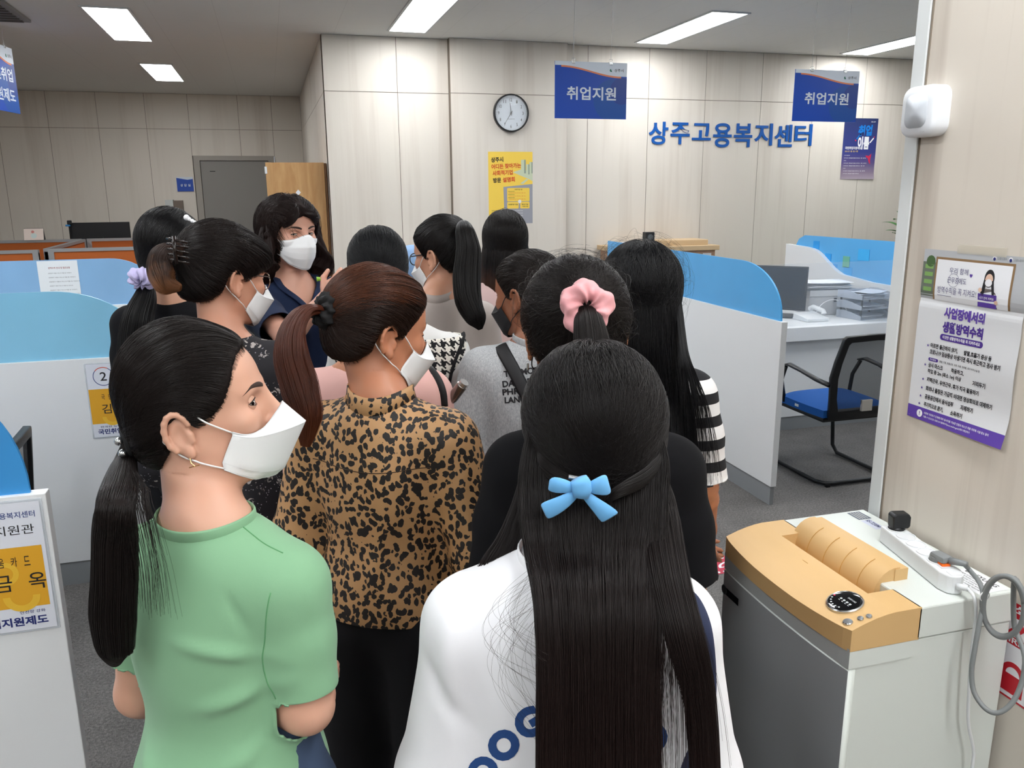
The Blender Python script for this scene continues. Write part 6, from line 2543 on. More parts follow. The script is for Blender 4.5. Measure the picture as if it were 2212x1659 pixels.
        if loops:
            for sg in sides:
                j = -1 if sg > 0 else 0
                a, b = G[1][j], G[-2][j]
                tt = s.head((sg * top_tie[0], top_tie[1], top_tie[2]))
                tb = s.head((sg * low_tie[0], low_tie[1], low_tie[2]))
                back = s.head((sg * 0.071, -0.047, -0.012))
                fwd = s.head((0, 1, 0)) - s.head((0, 0, 0))
                inn = s.head((sg * 0.0775, 0.0, 0.012))
                pts = smooth_path([a, (a + tt) / 2 + (s.head((sg, 0, 0)) - s.head((0, 0, 0))) * 0.006, tt, back, tb, (b + tb) / 2 + (s.head((sg, 0, 0)) - s.head((0, 0, 0))) * 0.004, b], 6)
                P = np.array(pts)
                for _ in range(2):
                    d = s.sd(P)
                    m = d < 0.0014
                    P[m] += s.sd.grad(P[m]) * (0.0014 - d[m])[:, None]
                MB().tube([tuple(p) for p in P], r, 6, lm or mt).build('ear_loop', o, smooth='all')
        s.maskG = G
        return o


_SK = {}


def SKINS(col):
    if col not in _SK: _SK[col] = skin_mat('skin ' + col, col)
    return _SK[col]


KF94 = [[(0.0655, 0.044, -0.027), (0.058, 0.062, -0.036), (0.041, 0.082, -0.038), (0.016, 0.104, -0.023), (0.0, 0.113, -0.015)],
        [(0.0665, 0.043, -0.032), (0.061, 0.070, -0.043), (0.044, 0.100, -0.048), (0.018, 0.128, -0.051), (0.0, 0.138, -0.052)],
        [(0.0655, 0.020, -0.066), (0.057, 0.048, -0.088), (0.041, 0.068, -0.102), (0.018, 0.085, -0.111), (0.0, 0.092, -0.114)],
        [(0.0600, 0.018, -0.076), (0.049, 0.042, -0.098), (0.034, 0.058, -0.111), (0.016, 0.074, -0.118), (0.0, 0.080, -0.120)]]
M_MASK = mat('mask white', 'EDEFF0', 0.7, bump=(1500, 0.06))
M_MASKS = mat('mask stitch', 'D3D6D8', 0.7)
M_LOOP = mat('ear loop white', 'EEEDED', 0.6)
# ================================================================ PEOPLE
def hair_part(name, P, r0, mt, t, r1=None):
    n, m = P.shape[:2]
    R = taper(n, m, r0, r1) * np.clip(0.25 + np.linspace(0, 1, m) * 9, 0, 1)[None, :]
    return strands_object(name, P, R, mt, t)


HB = hair_mats('black hair', '120E0E')
HB2 = hair_mats('soft black hair', '1B1514')
M_BLKCL = mat('black hair tie', '101012', 0.8)


# ---- patterned cloths
def leopard_mat():
    N = NT('leopard print')
    tc = N.coord((1, 1, 0.8))
    wn = N.noise(tc, 22, 2)
    wv = N.n('VectorMath', operation='MULTIPLY_ADD')
    N.t.links.new(wn.outputs['Color'], wv.inputs[0])
    wv.inputs[1].default_value = (0.03, 0.03, 0.03)
    N.t.links.new(tc, wv.inputs[2])
    v = N.n('TexVoronoi', feature='F1')
    v.inputs['Scale'].default_value = 78
    v.inputs['Randomness'].default_value = 0.85
    N.t.links.new(wv.outputs[0], v.inputs['Vector'])
    n2 = N.noise(tc, 90, 2)
    thr = N.math('ADD', 0.49, N.math('MULTIPLY', N.math('SUBTRACT', n2.outputs[0], 0.5), 0.7))
    f = N.math('LESS_THAN', v.outputs['Distance'], thr)
    n3 = N.noise(tc, 5, 2)
    base = N.mix(n3.outputs[0], lin('A97F52'), lin('C2976A'))
    N.base(N.mix(f, base, lin('17110F')))
    N.b.inputs['Roughness'].default_value = 0.6
    N.bump(N.noise(tc, 900, 2).outputs[0], 0.08, 0.0005)
    return N.m


def floral_mat():
    N = NT('dark floral print')
    tc = N.coord((1, 1, 1))
    v = N.n('TexVoronoi', feature='F1')
    v.inputs['Scale'].default_value = 26
    N.t.links.new(tc, v.inputs['Vector'])
    w_ = N.n('TexVoronoi', feature='F1')
    w_.inputs['Scale'].default_value = 130
    N.t.links.new(tc, w_.inputs['Vector'])
    nz = N.noise(tc, 60, 3, 0.6, 1.5)
    pet = N.math('MULTIPLY', N.math('LESS_THAN', v.outputs['Distance'], 0.36), N.math('GREATER_THAN', nz.outputs[0], 0.53))
    dots = N.math('MULTIPLY', N.math('LESS_THAN', w_.outputs['Distance'], 0.2), N.math('GREATER_THAN', N.noise(tc, 30, 2).outputs[0], 0.5))
    c = N.mix(pet, lin('15131A'), N.mix(nz.outputs[0], lin('6E6A70'), lin('C6BDB6')))
    c = N.mix(dots, c, lin('8B8790'))
    N.base(c)
    N.b.inputs['Roughness'].default_value = 0.8
    return N.m


def stripe_mat():
    N = NT('black and white stripes')
    tc = N.coord()
    sx = N.n('SeparateXYZ')
    N.t.links.new(tc, sx.inputs[0])
    f = N.math('FRACT', N.math('DIVIDE', N.math('ADD', sx.outputs[2], 0.012), 0.058))
    N.base(N.mix(N.math('LESS_THAN', f, 0.46), lin('E4E3E3'), lin('15151A')))
    N.b.inputs['Roughness'].default_value = 0.9
    N.bump(N.noise(tc, 900, 2).outputs[0], 0.1, 0.0006)
    return N.m


def houndstooth_mat():
    N = NT('houndstooth knit')
    tc = N.coord()
    sx = N.n('SeparateXYZ')
    N.t.links.new(tc, sx.inputs[0])
    u = N.math('FLOOR', N.math('MULTIPLY', N.math('ADD', sx.outputs[0], 5.0), 285.0))
    v = N.math('FLOOR', N.math('MULTIPLY', N.math('ADD', sx.outputs[2], 5.0), 285.0))
    a = N.math('LESS_THAN', N.math('MODULO', u, 8.0), 4.0)
    b = N.math('LESS_THAN', N.math('MODULO', v, 8.0), 4.0)
    tw = N.math('LESS_THAN', N.math('MODULO', N.math('ADD', u, v), 4.0), 2.0)
    f = N.math('ADD', N.math('MULTIPLY', tw, a), N.math('MULTIPLY', N.math('SUBTRACT', 1.0, tw), b))
    N.base(N.mix(f, lin('131316'), lin('E6E2D8')))
    N.b.inputs['Roughness'].default_value = 0.95
    return N.m


def marl_mat():
    N = NT('grey marl jersey')
    tc = N.coord()
    a = N.noise(N.coord((300, 300, 120)), 1, 4, 0.8)
    N.base(N.ramp(a.outputs[0], [(0.35, lin('8F9294')), (0.55, lin('A9ACAE')), (0.7, lin('C2C4C5'))]))
    N.b.inputs['Roughness'].default_value = 0.95
    N.bump(a.outputs[0], 0.1, 0.0008)
    return N.m


# ======================================================== 1 woman in green
M_GREEN = cloth_mat('green cotton', '83B08B')
M_GREENS = cloth_mat('green seam', '5F9A6B')
p = Person('woman in a plain green T-shirt with a low dark ponytail and white mask, front left', 436, 884, 1.188, 99, 30, pitch=-10, sc=0.99, skin='D0A48D', lean=(-0.03, 0.03), shw=0.110, drop=0.045)
S = p.s
e = p.pixy(712, 1530, -0.02)
p.set_arm(1, (e[0] - 0.036, -0.02, min(e[2] + 0.02, p.shz - 0.2)), (0.06, 0.15, p.shz - 0.27), (0, 0, 1), 0.5)
p.set_arm(-1, (-0.175, 0.02, p.shz - 0.25), (-0.10, 0.16, p.shz - 0.36), (0, 0, 1), 0.5)
p.build_body(0.006, 0.0023)
p.top(M_GREEN, sleeve=0.15, hem=0.70, flare=0.0, width=0.86, sl_r=0.049, sl_r2=0.050, fold=0.006, seed=3, step=0.006, folds=[
    ((0.15, -0.08, 1.10), (0.00, -0.12, 1.14), 0.011, 0.010), ((0.15, -0.07, 1.07), (0.01, -0.12, 1.03), 0.013, 0.011), ((0.14, -0.07, 1.0), (0.04, -0.11, 0.93), 0.014, 0.009),
    ((0.1, -0.09, 1.14), (0.07, -0.1, 1.22), 0.008, -0.005),
    ((-0.1, -0.1, 0.95), (0.05, -0.12, 0.84), 0.018, 0.009), ((0.12, -0.08, 0.9), (0.0, -0.11, 0.80), 0.012, 0.008), ((-0.12, -0.07, 0.9), (-0.08, -0.1, 0.78), 0.012, 0.008)])
p.collar(M_GREEN, 0.068, 0.058, 0.010)
for sg in (1, -1):
    p.seam([(sg * 0.062, -0.03, p.shz + 0.2), (sg * 0.095, -0.035, p.shz + 0.2), (sg * 0.128, -0.035, p.shz + 0.2)], M_GREENS, 0.001, (0, 0, -1))
    p.seam([(sg * 0.128, -0.035, p.shz + 0.005), (sg * 0.118, -0.085, p.shz - 0.05), (sg * 0.108, -0.09, p.shz - 0.11), (sg * 0.118, -0.085, p.shz - 0.16)], M_GREENS, 0.001, (0, 1, 0), off=0.0)
p.eye(1, gaze=(0.8, 1, -0.06), open_=1.3)
p.eye(-1, gaze=(0.1, 1, -0.25))
p.mask(KF94, M_MASK, seam_mt=M_MASKS, lm=M_LOOP)
MB().tube([tuple(p.head((0.081, -0.016, -0.046))), tuple(p.head((0.083, -0.016, -0.052))), tuple(p.head((0.0835, -0.012, -0.058)))], 0.0007, 6, mat('gold', 'E2B270', 0.2, 1.0)).tube(
    [tuple(p.head((0.0835, -0.02, -0.058))), tuple(p.head((0.0835, -0.006, -0.0575)))], 0.0007, 6, mat('gold', 'E2B270', 0.2, 1.0)).build('earring', p.t)
HLG = ((0, 0.070), (22, 0.064), (34, 0.049), (42, 0.028), (50, 0.004), (60, -0.011), (76, -0.015), (87, 0.004), (94, 0.014), (108, 0.0), (118, -0.045), (140, -0.070), (160, -0.076), (180, -0.078))
cap = Cap(0.008, top=0.020, back=-0.004, table=HLG)
HG = hair_mats('dark brown black hair', '171110')
cap_mesh(cap, p.H, p.O, HG[1], p.t, sc=p.sc)
tie = (0.012, -0.094, -0.018)
Q = cap_strands(cap, tie, 15000, m=16, seed=1, off=(0.0, 0.004), spread=0.012)
hair_part('hair', p.heads(Q), 0.00024, HG[0], p.t, 0.0002)
tp = p.head((0.012, -0.102, -0.018))
path = [tp, p.pixy(268, 1000, tp[1] - 0.02), p.pixy(252, 1080, -0.17), p.pixy(248, 1160, -0.17), p.pixy(246, 1250, -0.165), p.pixy(243, 1330, -0.16), p.pixy(250, 1405, -0.15), p.pixy(268, 1425, -0.15)]
rr = [0.008, 0.015, 0.024, 0.030, 0.030, 0.030, 0.024, 0.006]
HGT = hair_mats('ponytail brown', '171110', '3A241C', 1.12, 0.92)
lock_mesh(path, rr, HGT[1], p.t, flat=(1.0, 0.6))
L = lock(path, rr, 5000, seed=2, fray=0.10, flat=(1.0, 0.62), tipfade=0.12, wave=0.002)
hair_part('ponytail', resample(L, 26), 0.00032, HGT[0], p.t, 0.00018)
L = lock([path[1], p.pixy(280, 1060, -0.15), p.pixy(290, 1120, -0.17), p.pixy(310, 1220, -0.165), p.pixy(318, 1320, -0.16)], [0.01, 0.02, 0.03, 0.03, 0.03], 220, seed=5, fray=0.6, flat=(1.0, 0.4), tipfade=0.6)
hair_part('loose_hair', resample(L, 22), 0.00022, HGT[0], p.t, 0.0001)
r_ = 0.017
ringp = [tuple(tp + np.array((0.0, -0.004, 0)) + (p.H @ np.array((0.017 * math.cos(a), 0.006 * math.cos(a), 0.017 * math.sin(a))))) for a in [2 * PI * k / 24 for k in range(24)]]
tieo = MB().tube(ringp, 0.0085, 12, M_BLKCL, closed=True).build('hair_tie', p.t, smooth='all')
for dz in (0.006, -0.012):
    c_ = tp + p.H @ np.array((0.020, -0.010, dz))
    bm = bmesh.new()
    bmesh.ops.create_icosphere(bm, subdivisions=3, radius=0.0062)
    MB().bm(bm, M_STEEL, Matrix.Translation(tuple(c_))).build('metal_bead', tieo, smooth='all')
p.pants(mat('denim', '3A4A63', 0.9))
p.shoes(mat('shoe white', 'DADADA', 0.6))

# ======================================================== 2 girl in white with the blue bow
M_WTEE = cloth_mat('white cotton', 'E9EAEE', 0.9)
p = Person('girl in white T-shirt with very long black hair and blue bow, front centre', 1280, 935, 1.14, -6, 17, pitch=8, skin='C9987A', lean=(0.038, 0.10), shw=0.132, drop=0.065)
S = p.s
p.set_arm(1, (0.180, -0.01, p.shz - 0.26), (0.15, 0.14, p.shz - 0.43), (-1, 0, 0), 0.4)
p.set_arm(-1, (-0.180, -0.01, p.shz - 0.26), (-0.15, 0.14, p.shz - 0.43), (1, 0, 0), 0.4)
p.build_body(0.007, 0.004)
p.top(M_WTEE, sleeve=0.245, hem=0.66, flare=0.03, width=1.12, sl_r=0.060, sl_r2=0.070, fold=0.011, seed=8, step=0.007, folds=[
    ((-0.16, -0.08, 1.22), (-0.17, -0.1, 0.9), 0.02, 0.012), ((0.16, -0.08, 1.22), (0.17, -0.1, 0.95), 0.02, 0.010), ((-0.22, -0.05, 1.12), (-0.13, -0.1, 1.0), 0.016, -0.008)], ff=11)
p.collar(M_WTEE, 0.070, 0.060, 0.010)
cap = Cap(0.014, top=0.006, back=0.012, side=0.008, thin=False)
cap_mesh(cap, p.H, p.O, HB[1], p.t)
tie = (0.0, -0.118, -0.058)
Q = cap_strands(cap, [(-0.012, -0.115, -0.058), (0.012, -0.115, -0.058)], 14000, m=16, seed=11, off=(0.0, 0.005), spread=0.02)
hair_part('hair', p.heads(Q), 0.00025, HB[0], p.t, 0.00022)


def back_guides(P, cols, rows, ys):
    """cols: per row list of pixel x for the guides; rows: pixel y; ys: body-frame y"""
    g = []
    for k in range(len(cols[0])):
        g.append([P.pixy(cols[i][k], rows[i], ys[i]) for i in range(len(rows))])
    return g


O = p.O
yb = O[1] - 0.105
rows = [905, 1000, 1090, 1190, 1300, 1450, 1600, 1760]
ys = [O[1] - 0.045, O[1] - 0.085, O[1] - 0.124, -0.045, -0.115, -0.145, -0.155, -0.155]
cols = [[1150, 1170, 1210, 1260, 1310, 1360, 1395, 1412], [1128, 1155, 1200, 1255, 1315, 1370, 1410, 1438], [1124, 1155, 1200, 1255, 1315, 1370, 1410, 1436],
        [1138, 1162, 1205, 1260, 1315, 1368, 1405, 1432], [1160, 1180, 1215, 1265, 1318, 1365, 1400, 1426], [1168, 1186, 1220, 1268, 1318, 1362, 1395, 1420],
        [1168, 1186, 1220, 1268, 1316, 1360, 1394, 1420], [1170, 1188, 1222, 1268, 1316, 1360, 1394, 1422]]
HW = hair_mats('long black hair', '120E0E', '241614', 1.35, 0.9)
G = back_guides(p, cols, rows, ys)
sheet_mesh(G, HW[1], p.t, 'hair_sheet', 0.016)
L = sheet_strands(G, 9000, seed=12, thick=0.013, jit=0.006, tipfade=0.03)
hair_part('long_hair', resample(L, 30), 0.00032, HW[0], p.t, 0.0002)
# right lock falling apart from the main fall
rr = [0.012, 0.02, 0.022, 0.02, 0.018, 0.014, 0.012]
path = [p.head((0.07, -0.04, -0.02)), p.head((0.08, -0.065, -0.08)), p.pixy(1428, 1130, 0.0), p.pixy(1448, 1250, -0.10), p.pixy(1480, 1380, -0.15), p.pixy(1512, 1520, -0.15), p.pixy(1528, 1740, -0.145)]
lock_mesh(path, rr, HW[1], p.t, 'hair_lock', flat=(1.0, 0.5))
L = lock(path, rr, 2600, seed=14, fray=0.25, flat=(1.2, 0.5), tipfade=0.05)
hair_part('side_lock', resample(L, 26), 0.0003, HW[0], p.t, 0.0002)
L = lock([path[2], path[3], p.pixy(1470, 1400, -0.152), p.pixy(1478, 1540, -0.152), p.pixy(1480, 1740, -0.15)], [0.012, 0.016, 0.024, 0.028, 0.03], 420, seed=15, fray=0.5, flat=(1.3, 0.3), tipfade=0.5)
hair_part('loose_hair', resample(L, 26), 0.00024, HW[0], p.t, 0.0001)
for sg in (-1, 1):
    path = [p.head((sg * 0.07, -0.05, -0.01)), p.head((sg * 0.077, -0.082, -0.024)), p.head((sg * 0.052, -0.110, -0.042)), p.head((sg * 0.02, -0.132, -0.052)), p.head((sg * 0.004, -0.134, -0.064))]
    L = lock(path, [0.006, 0.013, 0.012, 0.008, 0.003], 1300, seed=17 + sg, fray=0.1, flat=(1.0, 0.5), up=(0, 0, 1), tipfade=0.02, wave=0.001)
    hair_part('twisted_hair', resample(L, 18), 0.00028, HW[0], p.t, 0.00022)
# tresses over the left shoulder
path = [p.pixy(1150, 1000, O[1] - 0.06), p.pixy(1130, 1100, 0.03), p.pixy(1105, 1180, 0.01), p.pixy(1068, 1250, 0.0), p.pixy(1045, 1310, 0.03), p.pixy(1040, 1370, 0.08)]
L = lock(path, [0.012, 0.02, 0.026, 0.026, 0.02], 2200, seed=16, fray=0.3, flat=(1.0, 0.5), tipfade=0.2)
lock_mesh(path, [0.012, 0.018, 0.02, 0.018, 0.012], HW[1], p.t, 'hair_lock', flat=(1.0, 0.5))
hair_part('shoulder_hair', resample(L, 24), 0.0003, HW[0], p.t, 0.00015)
# fine wisps bowing out over the white back
W_ = []
rg = np.random.default_rng(3)
for k in range(34):
    x0, y0 = 1150 + rg.uniform(-10, 20), 1230 + rg.uniform(-20, 120)
    bow = rg.uniform(20, 130)
    y1 = y0 + rg.uniform(120, 330)
    W_.append([p.pixy(x0 + (-bow) * math.sin(PI * q) + 20 * q, y0 + (y1 - y0) * q, -0.16 + 0.02 * math.sin(PI * q)) for q in np.linspace(0, 1, 16)])
strands_object('wisps', np.array(W_), np.full((34, 16), 0.00011), HW[0], p.t)
# the bow
M_BOW = cloth_mat('sky blue ribbon', '6DB1E6', 0.6, 700, 0.08)
bo = p.pixy(1247, 1052, O[1] - 0.158)
by = bo[1]
bowp = []


def bow_sheet(pts_px, name, th=0.0016, puff=0.0, root=None):
    """a ribbon lobe given by rows of pixel points across it; puff bulges it towards the viewer"""
    G = []
    n = len(pts_px)
    for i, row in enumerate(pts_px):
        q = i / (n - 1)
        r2 = []
        for j, (x, y) in enumerate(row):
            v = j / (len(row) - 1)
            yy = by - 0.004 - puff * math.sin(PI * min(1, q * 1.0)) - 0.004 * math.sin(PI * v)
            r2.append(p.pixy(x, y, yy))
        G.append(r2)
    return MB().grid(G, M_BOW).build(name, root, smooth='all', thick=th, sub=1)


knot = MB().tube([tuple(p.pixy(x, y, by - 0.010)) for x, y in ((1250, 1034), (1255, 1045), (1257, 1058), (1255, 1074))], [0.013, 0.0155, 0.0155, 0.012], 16, M_BOW, flat=(0.85, 0.55), up=(0, 1, 0)).build('bow_knot', p.t, smooth='all')
def rowbetween(a, b, k): return [(a[0] + (b[0] - a[0]) * i / k, a[1] + (b[1] - a[1]) * i / k) for i in range(k + 1)]
bow_sheet([rowbetween((1243, 1045), (1243, 1062), 4), rowbetween((1220, 1034), (1222, 1066), 4), rowbetween((1196, 1028), (1200, 1066), 4), rowbetween((1186, 1036), (1183, 1060), 4)], 'bow_loop', puff=0.008, root=knot)
bow_sheet([rowbetween((1265, 1045), (1265, 1062), 4), rowbetween((1285, 1034), (1290, 1070), 4), rowbetween((1303, 1024), (1315, 1072), 4), rowbetween((1311, 1026), (1321, 1062), 4)], 'bow_loop', puff=0.008, root=knot)
bow_sheet([rowbetween((1238, 1058), (1252, 1070), 4), rowbetween((1212, 1070), (1232, 1094), 4), rowbetween((1185, 1080), (1204, 1114), 4), rowbetween((1165, 1088), (1182, 1124), 4)], 'bow_tail', puff=0.004, root=knot)
bow_sheet([rowbetween((1266, 1058), (1254, 1070), 4), rowbetween((1292, 1076), (1270, 1092), 4), rowbetween((1322, 1094), (1288, 1114), 4), rowbetween((1340, 1108), (1300, 1132), 4)], 'bow_tail', puff=0.004, root=knot)
MB().tube([tuple(p.pixy(x, y, by + 0.004)) for x, y in ((1228, 1030), (1250, 1034), (1272, 1034))], 0.003, 8, M_STEEL).build('clip_bar', knot)
# letters printed on the back and the bag strap
M_PNAVY = mat('print navy', '1F4680', 0.7)


def print_on(P, body, cx, cy, hpx, rot, mt, name='lettering', wpx=None, ydepth=-0.3, sub=3):
    """letters laid on the garment's back: centre and height in the photograph's pixels"""
    vs, fs = text_geo(body, 0.065 if name == 'lettering' else 0.035)
    lo, hi = vs.min(0), vs.max(0)
    h = hi[1] - lo[1]
    q = (vs - (lo + hi) / 2) / h * hpx
    if wpx: q[:, 0] *= wpx / (q[:, 0].max() - q[:, 0].min())
    c, s_ = math.cos(rot), math.sin(rot)
    bm = bmesh.new()
    bv = [bm.verts.new((cx + a * c - b * s_, cy - (a * s_ + b * c), 0)) for a, b in q]
    for f in fs:
        try: bm.faces.new([bv[i] for i in f])
        except ValueError: pass
    bmesh.ops.triangulate(bm, faces=bm.faces[:])
    for _ in range(sub):
        le = [e_ for e_ in bm.edges if e_.calc_length() > hpx * 0.16]
        if not le: break
        bmesh.ops.subdivide_edges(bm, edges=le, cuts=1)
        bmesh.ops.triangulate(bm, faces=bm.faces[:])
    o = P.Rb.T @ (np.array(CAMV) - np.array(P.base))
    ok = True
    for v in bm.verts:
        d = P.Rb.T @ np.array(ray(v.co.x, v.co.y))
        d /= np.linalg.norm(d)
        h_ = P.bvh.ray_cast(Vector(o), Vector(d), 6.0)
        if h_[0] is None:
            ok = False
            v.co = Vector(P.pixy(v.co.x, v.co.y, -0.13))
        else:
            v.co = h_[0] - Vector(d) * 0.0015
    MB().bm(bm, mt).build(name, P.t)


for ch, x, y, r in (('O', 1088, 1610, 0.75), ('O', 1043, 1668, 0.95), ('G', 1142, 1562, 0.55), ('O', 1408, 1592, -0.3)):
    print_on(p, ch, x, y, 66, r, M_PNAVY)
M_STRAP = mat('navy strap', '2B3350', 0.75)


def strap(P, pts, w_, mt, name='bag_strap', th=0.002, off=0.003, parent=None):
    o = P.Rb.T @ (np.array(CAMV) - np.array(P.base))
    out = []
    for q in smooth_path([(a, b, 0) for a, b in pts], 6):
        d = P.Rb.T @ np.array(ray(q[0], q[1]))
        d /= np.linalg.norm(d)
        h_ = P.bvh.ray_cast(Vector(o), Vector(d), 6.0)
        if h_[0] is not None: out.append(np.array(h_[0]) - d * off)
    return MB().tube([tuple(v) for v in out], 1.0, 8, mt, flat=(w_, th), up=tuple(-d)).build(name, parent or P.t, smooth='all')


strap(p, [(1468, 1278), (1496, 1300), (1518, 1350), (1528, 1420), (1530, 1500), (1518, 1570), (1490, 1640), (1470, 1700)], 0.0105, M_STRAP)
p.pants(mat('denim', '3A4A63', 0.9))
p.shoes(mat('shoe white', 'DADADA', 0.6))
# ======================================================== 3 woman in leopard print
M_LEO = leopard_mat()
p = Person('woman in a leopard print shirt with reddish brown ponytail and white mask, centre', 820, 715, 1.65, 62, 30, pitch=10, skin='B97F60', lean=(-0.02, 0.03), shw=0.135, drop=0.03)
S = p.s
p.set_arm(1, (0.215, -0.03, p.shz - 0.255), (0.13, 0.17, 0.93 * S), (0, 0, 1), 0.4)
p.set_arm(-1, (-0.205, -0.02, p.shz - 0.255), (-0.1, 0.19, 0.95 * S), (0, 0, 1), 0.4)
p.build_body(0.007, 0.0035)
p.top(M_LEO, sleeve=0.95, hem=0.85, flare=0.012, width=0.95, sl_r=0.062, sl_r2=0.060, fold=0.009, seed=12, step=0.0065, folds=[
    ((0.14, -0.08, 1.12), (0.1, -0.11, 0.95), 0.014, 0.012), ((-0.12, -0.08, 1.15), (-0.1, -0.11, 0.9), 0.016, 0.010), ((0.2, -0.06, 1.08), (0.14, -0.06, 1.02), 0.014, 0.012), ((0.05, -0.12, 1.1), (0.0, -0.12, 0.9), 0.016, 0.006)])
p.stand_collar(M_LEO)
p.seam([(-0.13, -0.1, 1.2 * S), (0, -0.12, 1.19 * S), (0.13, -0.1, 1.2 * S)], mat('dark thread', '3A2A1C', 0.8), 0.001, (0, 1, 0))
KF2 = KF94
p.mask(KF94, M_MASK, seam_mt=M_MASKS, lm=M_LOOP)
p.eye(1, gaze=(0, 1, -0.6), open_=0.35)
HL = hair_mats('chestnut hair', '24150F', '24150F', 1, 0)
HLR = hair_mats('chestnut light', '4A2818')
cap = Cap(0.013, top=0.010, back=0.006)
cap_mesh(cap, p.H, p.O, HL[1], p.t, sc=p.sc)
Q = cap_strands(cap, (0.0, -0.113, 0.03), 7000, seed=31, off=(0.0, 0.005), spread=0.012)
hair_part('hair', p.heads(Q), 0.0004, HL[0], p.t, 0.0003)
Q = cap_strands(cap, (0.0, -0.113, 0.03), 2600, seed=32, off=(0.004, 0.006), spread=0.012)
Q = Q[(Q[:, 0, 2] > 0.05)]
hair_part('lighter_hair', p.heads(Q), 0.0004, HLR[0], p.t, 0.0003)
HLT = hair_mats('auburn ponytail', '4A2417', '8A4A2C', 1.34, 1.12)
tp = p.head((0.0, -0.122, 0.03))
path = [tp, p.pix(660, 672, 1.60), p.pix(632, 712, 1.58), p.pix(628, 770, 1.56), p.pix(648, 840, 1.54), p.pix(664, 900, 1.53), p.pix(660, 965, 1.53)]
rr = [0.014, 0.022, 0.032, 0.042, 0.044, 0.034, 0.010]
lock_mesh(path, rr, HLT[1], p.t, flat=(1.0, 0.55), up=(0.8, -0.4, 0))
L = lock(path, rr, 5200, seed=33, fray=0.12, flat=(1.0, 0.6), up=(0.8, -0.4, 0), tipfade=0.25, wave=0.003)
hair_part('ponytail', resample(L, 24), 0.00042, HLT[0], p.t, 0.0002)


def scrunchie(P, c, axis, R, r, mt, name='scrunchie', lumps=9, seed=0, amp=0.3, sq=1.0):
    """gathered fabric ring round axis"""
    rg_ = np.random.default_rng(seed)
    ax_ = np.array(axis, float)
    ax_ /= np.linalg.norm(ax_)
    u = np.cross(ax_, (0.3, 0.2, 0.93))
    u /= np.linalg.norm(u)
    v = np.cross(ax_, u)
    nu, nv = 90, 22
    ph = rg_.uniform(0, 6.28, 5)
    G = []
    for i in range(nu):
        a = 2 * PI * i / nu
        row = []
        for j in range(nv):
            b = 2 * PI * j / nv
            rr_ = r * (1 + amp * math.sin(lumps * a + ph[0] + 1.3 * math.sin(b * 2 + ph[1])) * 0.7 + amp * 0.8 * math.sin(2 * lumps * a + 3 * b + ph[2]) * 0.4 + 0.12 * math.sin(3 * a + ph[3]))
            q = (R + rr_ * math.cos(b)) * (math.cos(a) * u * sq + math.sin(a) * v) + ax_ * rr_ * math.sin(b) * 1.1
            row.append(np.array(c) + q)
        G.append(row)
    G.append(G[0])
    return MB().grid(G, mt, closed_u=True).build(name, P.t, smooth='all')


scrunchie(p, p.head((0.004, -0.126, 0.032)), p.H @ np.array((0, -1, 0.2)), 0.020, 0.015, M_BLKCL, seed=2)
p.pants(mat('black trousers', '0B0B10', 0.95), r0=0.11, r1=0.09)
p.shoes(mat('shoe black', '141416', 0.5))

# ======================================================== 4 woman with claw clip
M_FLO = floral_mat()
p = Person('woman in dark floral top and glasses, brown hair tips in a claw clip', 488, 598, 2.0, 58, 22, pitch=8, skin='C6937A', lean=(-0.0, 0.03), shw=0.145)
S = p.s
p.build_body(0.008, 0.004)
p.top(M_FLO, sleeve=0.24, hem=0.60, flare=0.03, sl_r=0.07, sl_r2=0.075, fold=0.009, seed=14, step=0.009)
p.mask(KF94, M_MASK, seam_mt=M_MASKS, lm=M_LOOP)
p.eye(1, gaze=(0, 1, 0))
p.eye(-1, gaze=(0, 1, 0))
HC = hair_mats('dark brown hair', '17100F')
HBG = ((0, 0.020), (30, 0.015), (45, 0.006), (58, -0.004), (70, -0.012), (80, -0.012), (92, 0.010), (108, 0.0), (118, -0.045), (140, -0.070), (160, -0.076), (180, -0.078))
cap = Cap(0.014, top=0.012, back=0.01, table=HBG, lumps=[((0, 0.07, 0.045), (0.055, 0.034, 0.04), 0.03)])
cap_mesh(cap, p.H, p.O, HC[1], p.t, sc=p.sc)
Q = cap_strands(cap, [(0.0, -0.118, 0.055)], 5500, seed=41, off=(0.0, 0.006), spread=0.012)
hair_part('hair', p.heads(Q), 0.00045, HC[0], p.t, 0.0003)
HCT = hair_mats('light brown tips', '2A1912', '8A5A38', 1.56, 1.47)
b0 = p.head((0.0, -0.125, 0.055))
path = [b0, p.pix(352, 548, 1.96), p.pix(344, 580, 1.95), p.pix(362, 612, 1.93), p.pix(390, 622, 1.93)]
rr = [0.03, 0.034, 0.034, 0.03, 0.01]
lock_mesh(path, rr, HCT[1], p.t, 'hair_twist', up=(0.8, -0.4, 0), flat=(1, 0.6))
L = lock(path, rr, 3400, seed=42, fray=0.22, up=(0.8, -0.4, 0), flat=(1, 0.65), tipfade=0.3)
hair_part('twisted_tips', resample(L, 18), 0.0005, HCT[0], p.t, 0.0003)
M_CLAW = mat('claw clip brown', '1D1513', 0.15)
mb = MB()
cc = p.pix(384, 530, 1.90)
for k in range(5):
    a0 = cc + np.array((0.0, 0.0, 0.012 - 0.012 * k))
    mb.tube([tuple(a0 + np.array((-0.025, 0.0, 0.004))), tuple(a0 + np.array((-0.01, -0.012, 0.004))), tuple(a0 + np.array((0.008, -0.012, 0.0))), tuple(a0 + np.array((0.024, 0.0, -0.006)))], 0.0028, 8, M_CLAW)
mb.tube([tuple(cc + np.array((-0.002, -0.012, 0.022))), tuple(cc + np.array((0.0, -0.014, -0.042)))], 0.005, 8, M_CLAW)
mb.build('claw_clip', p.t, smooth='all')
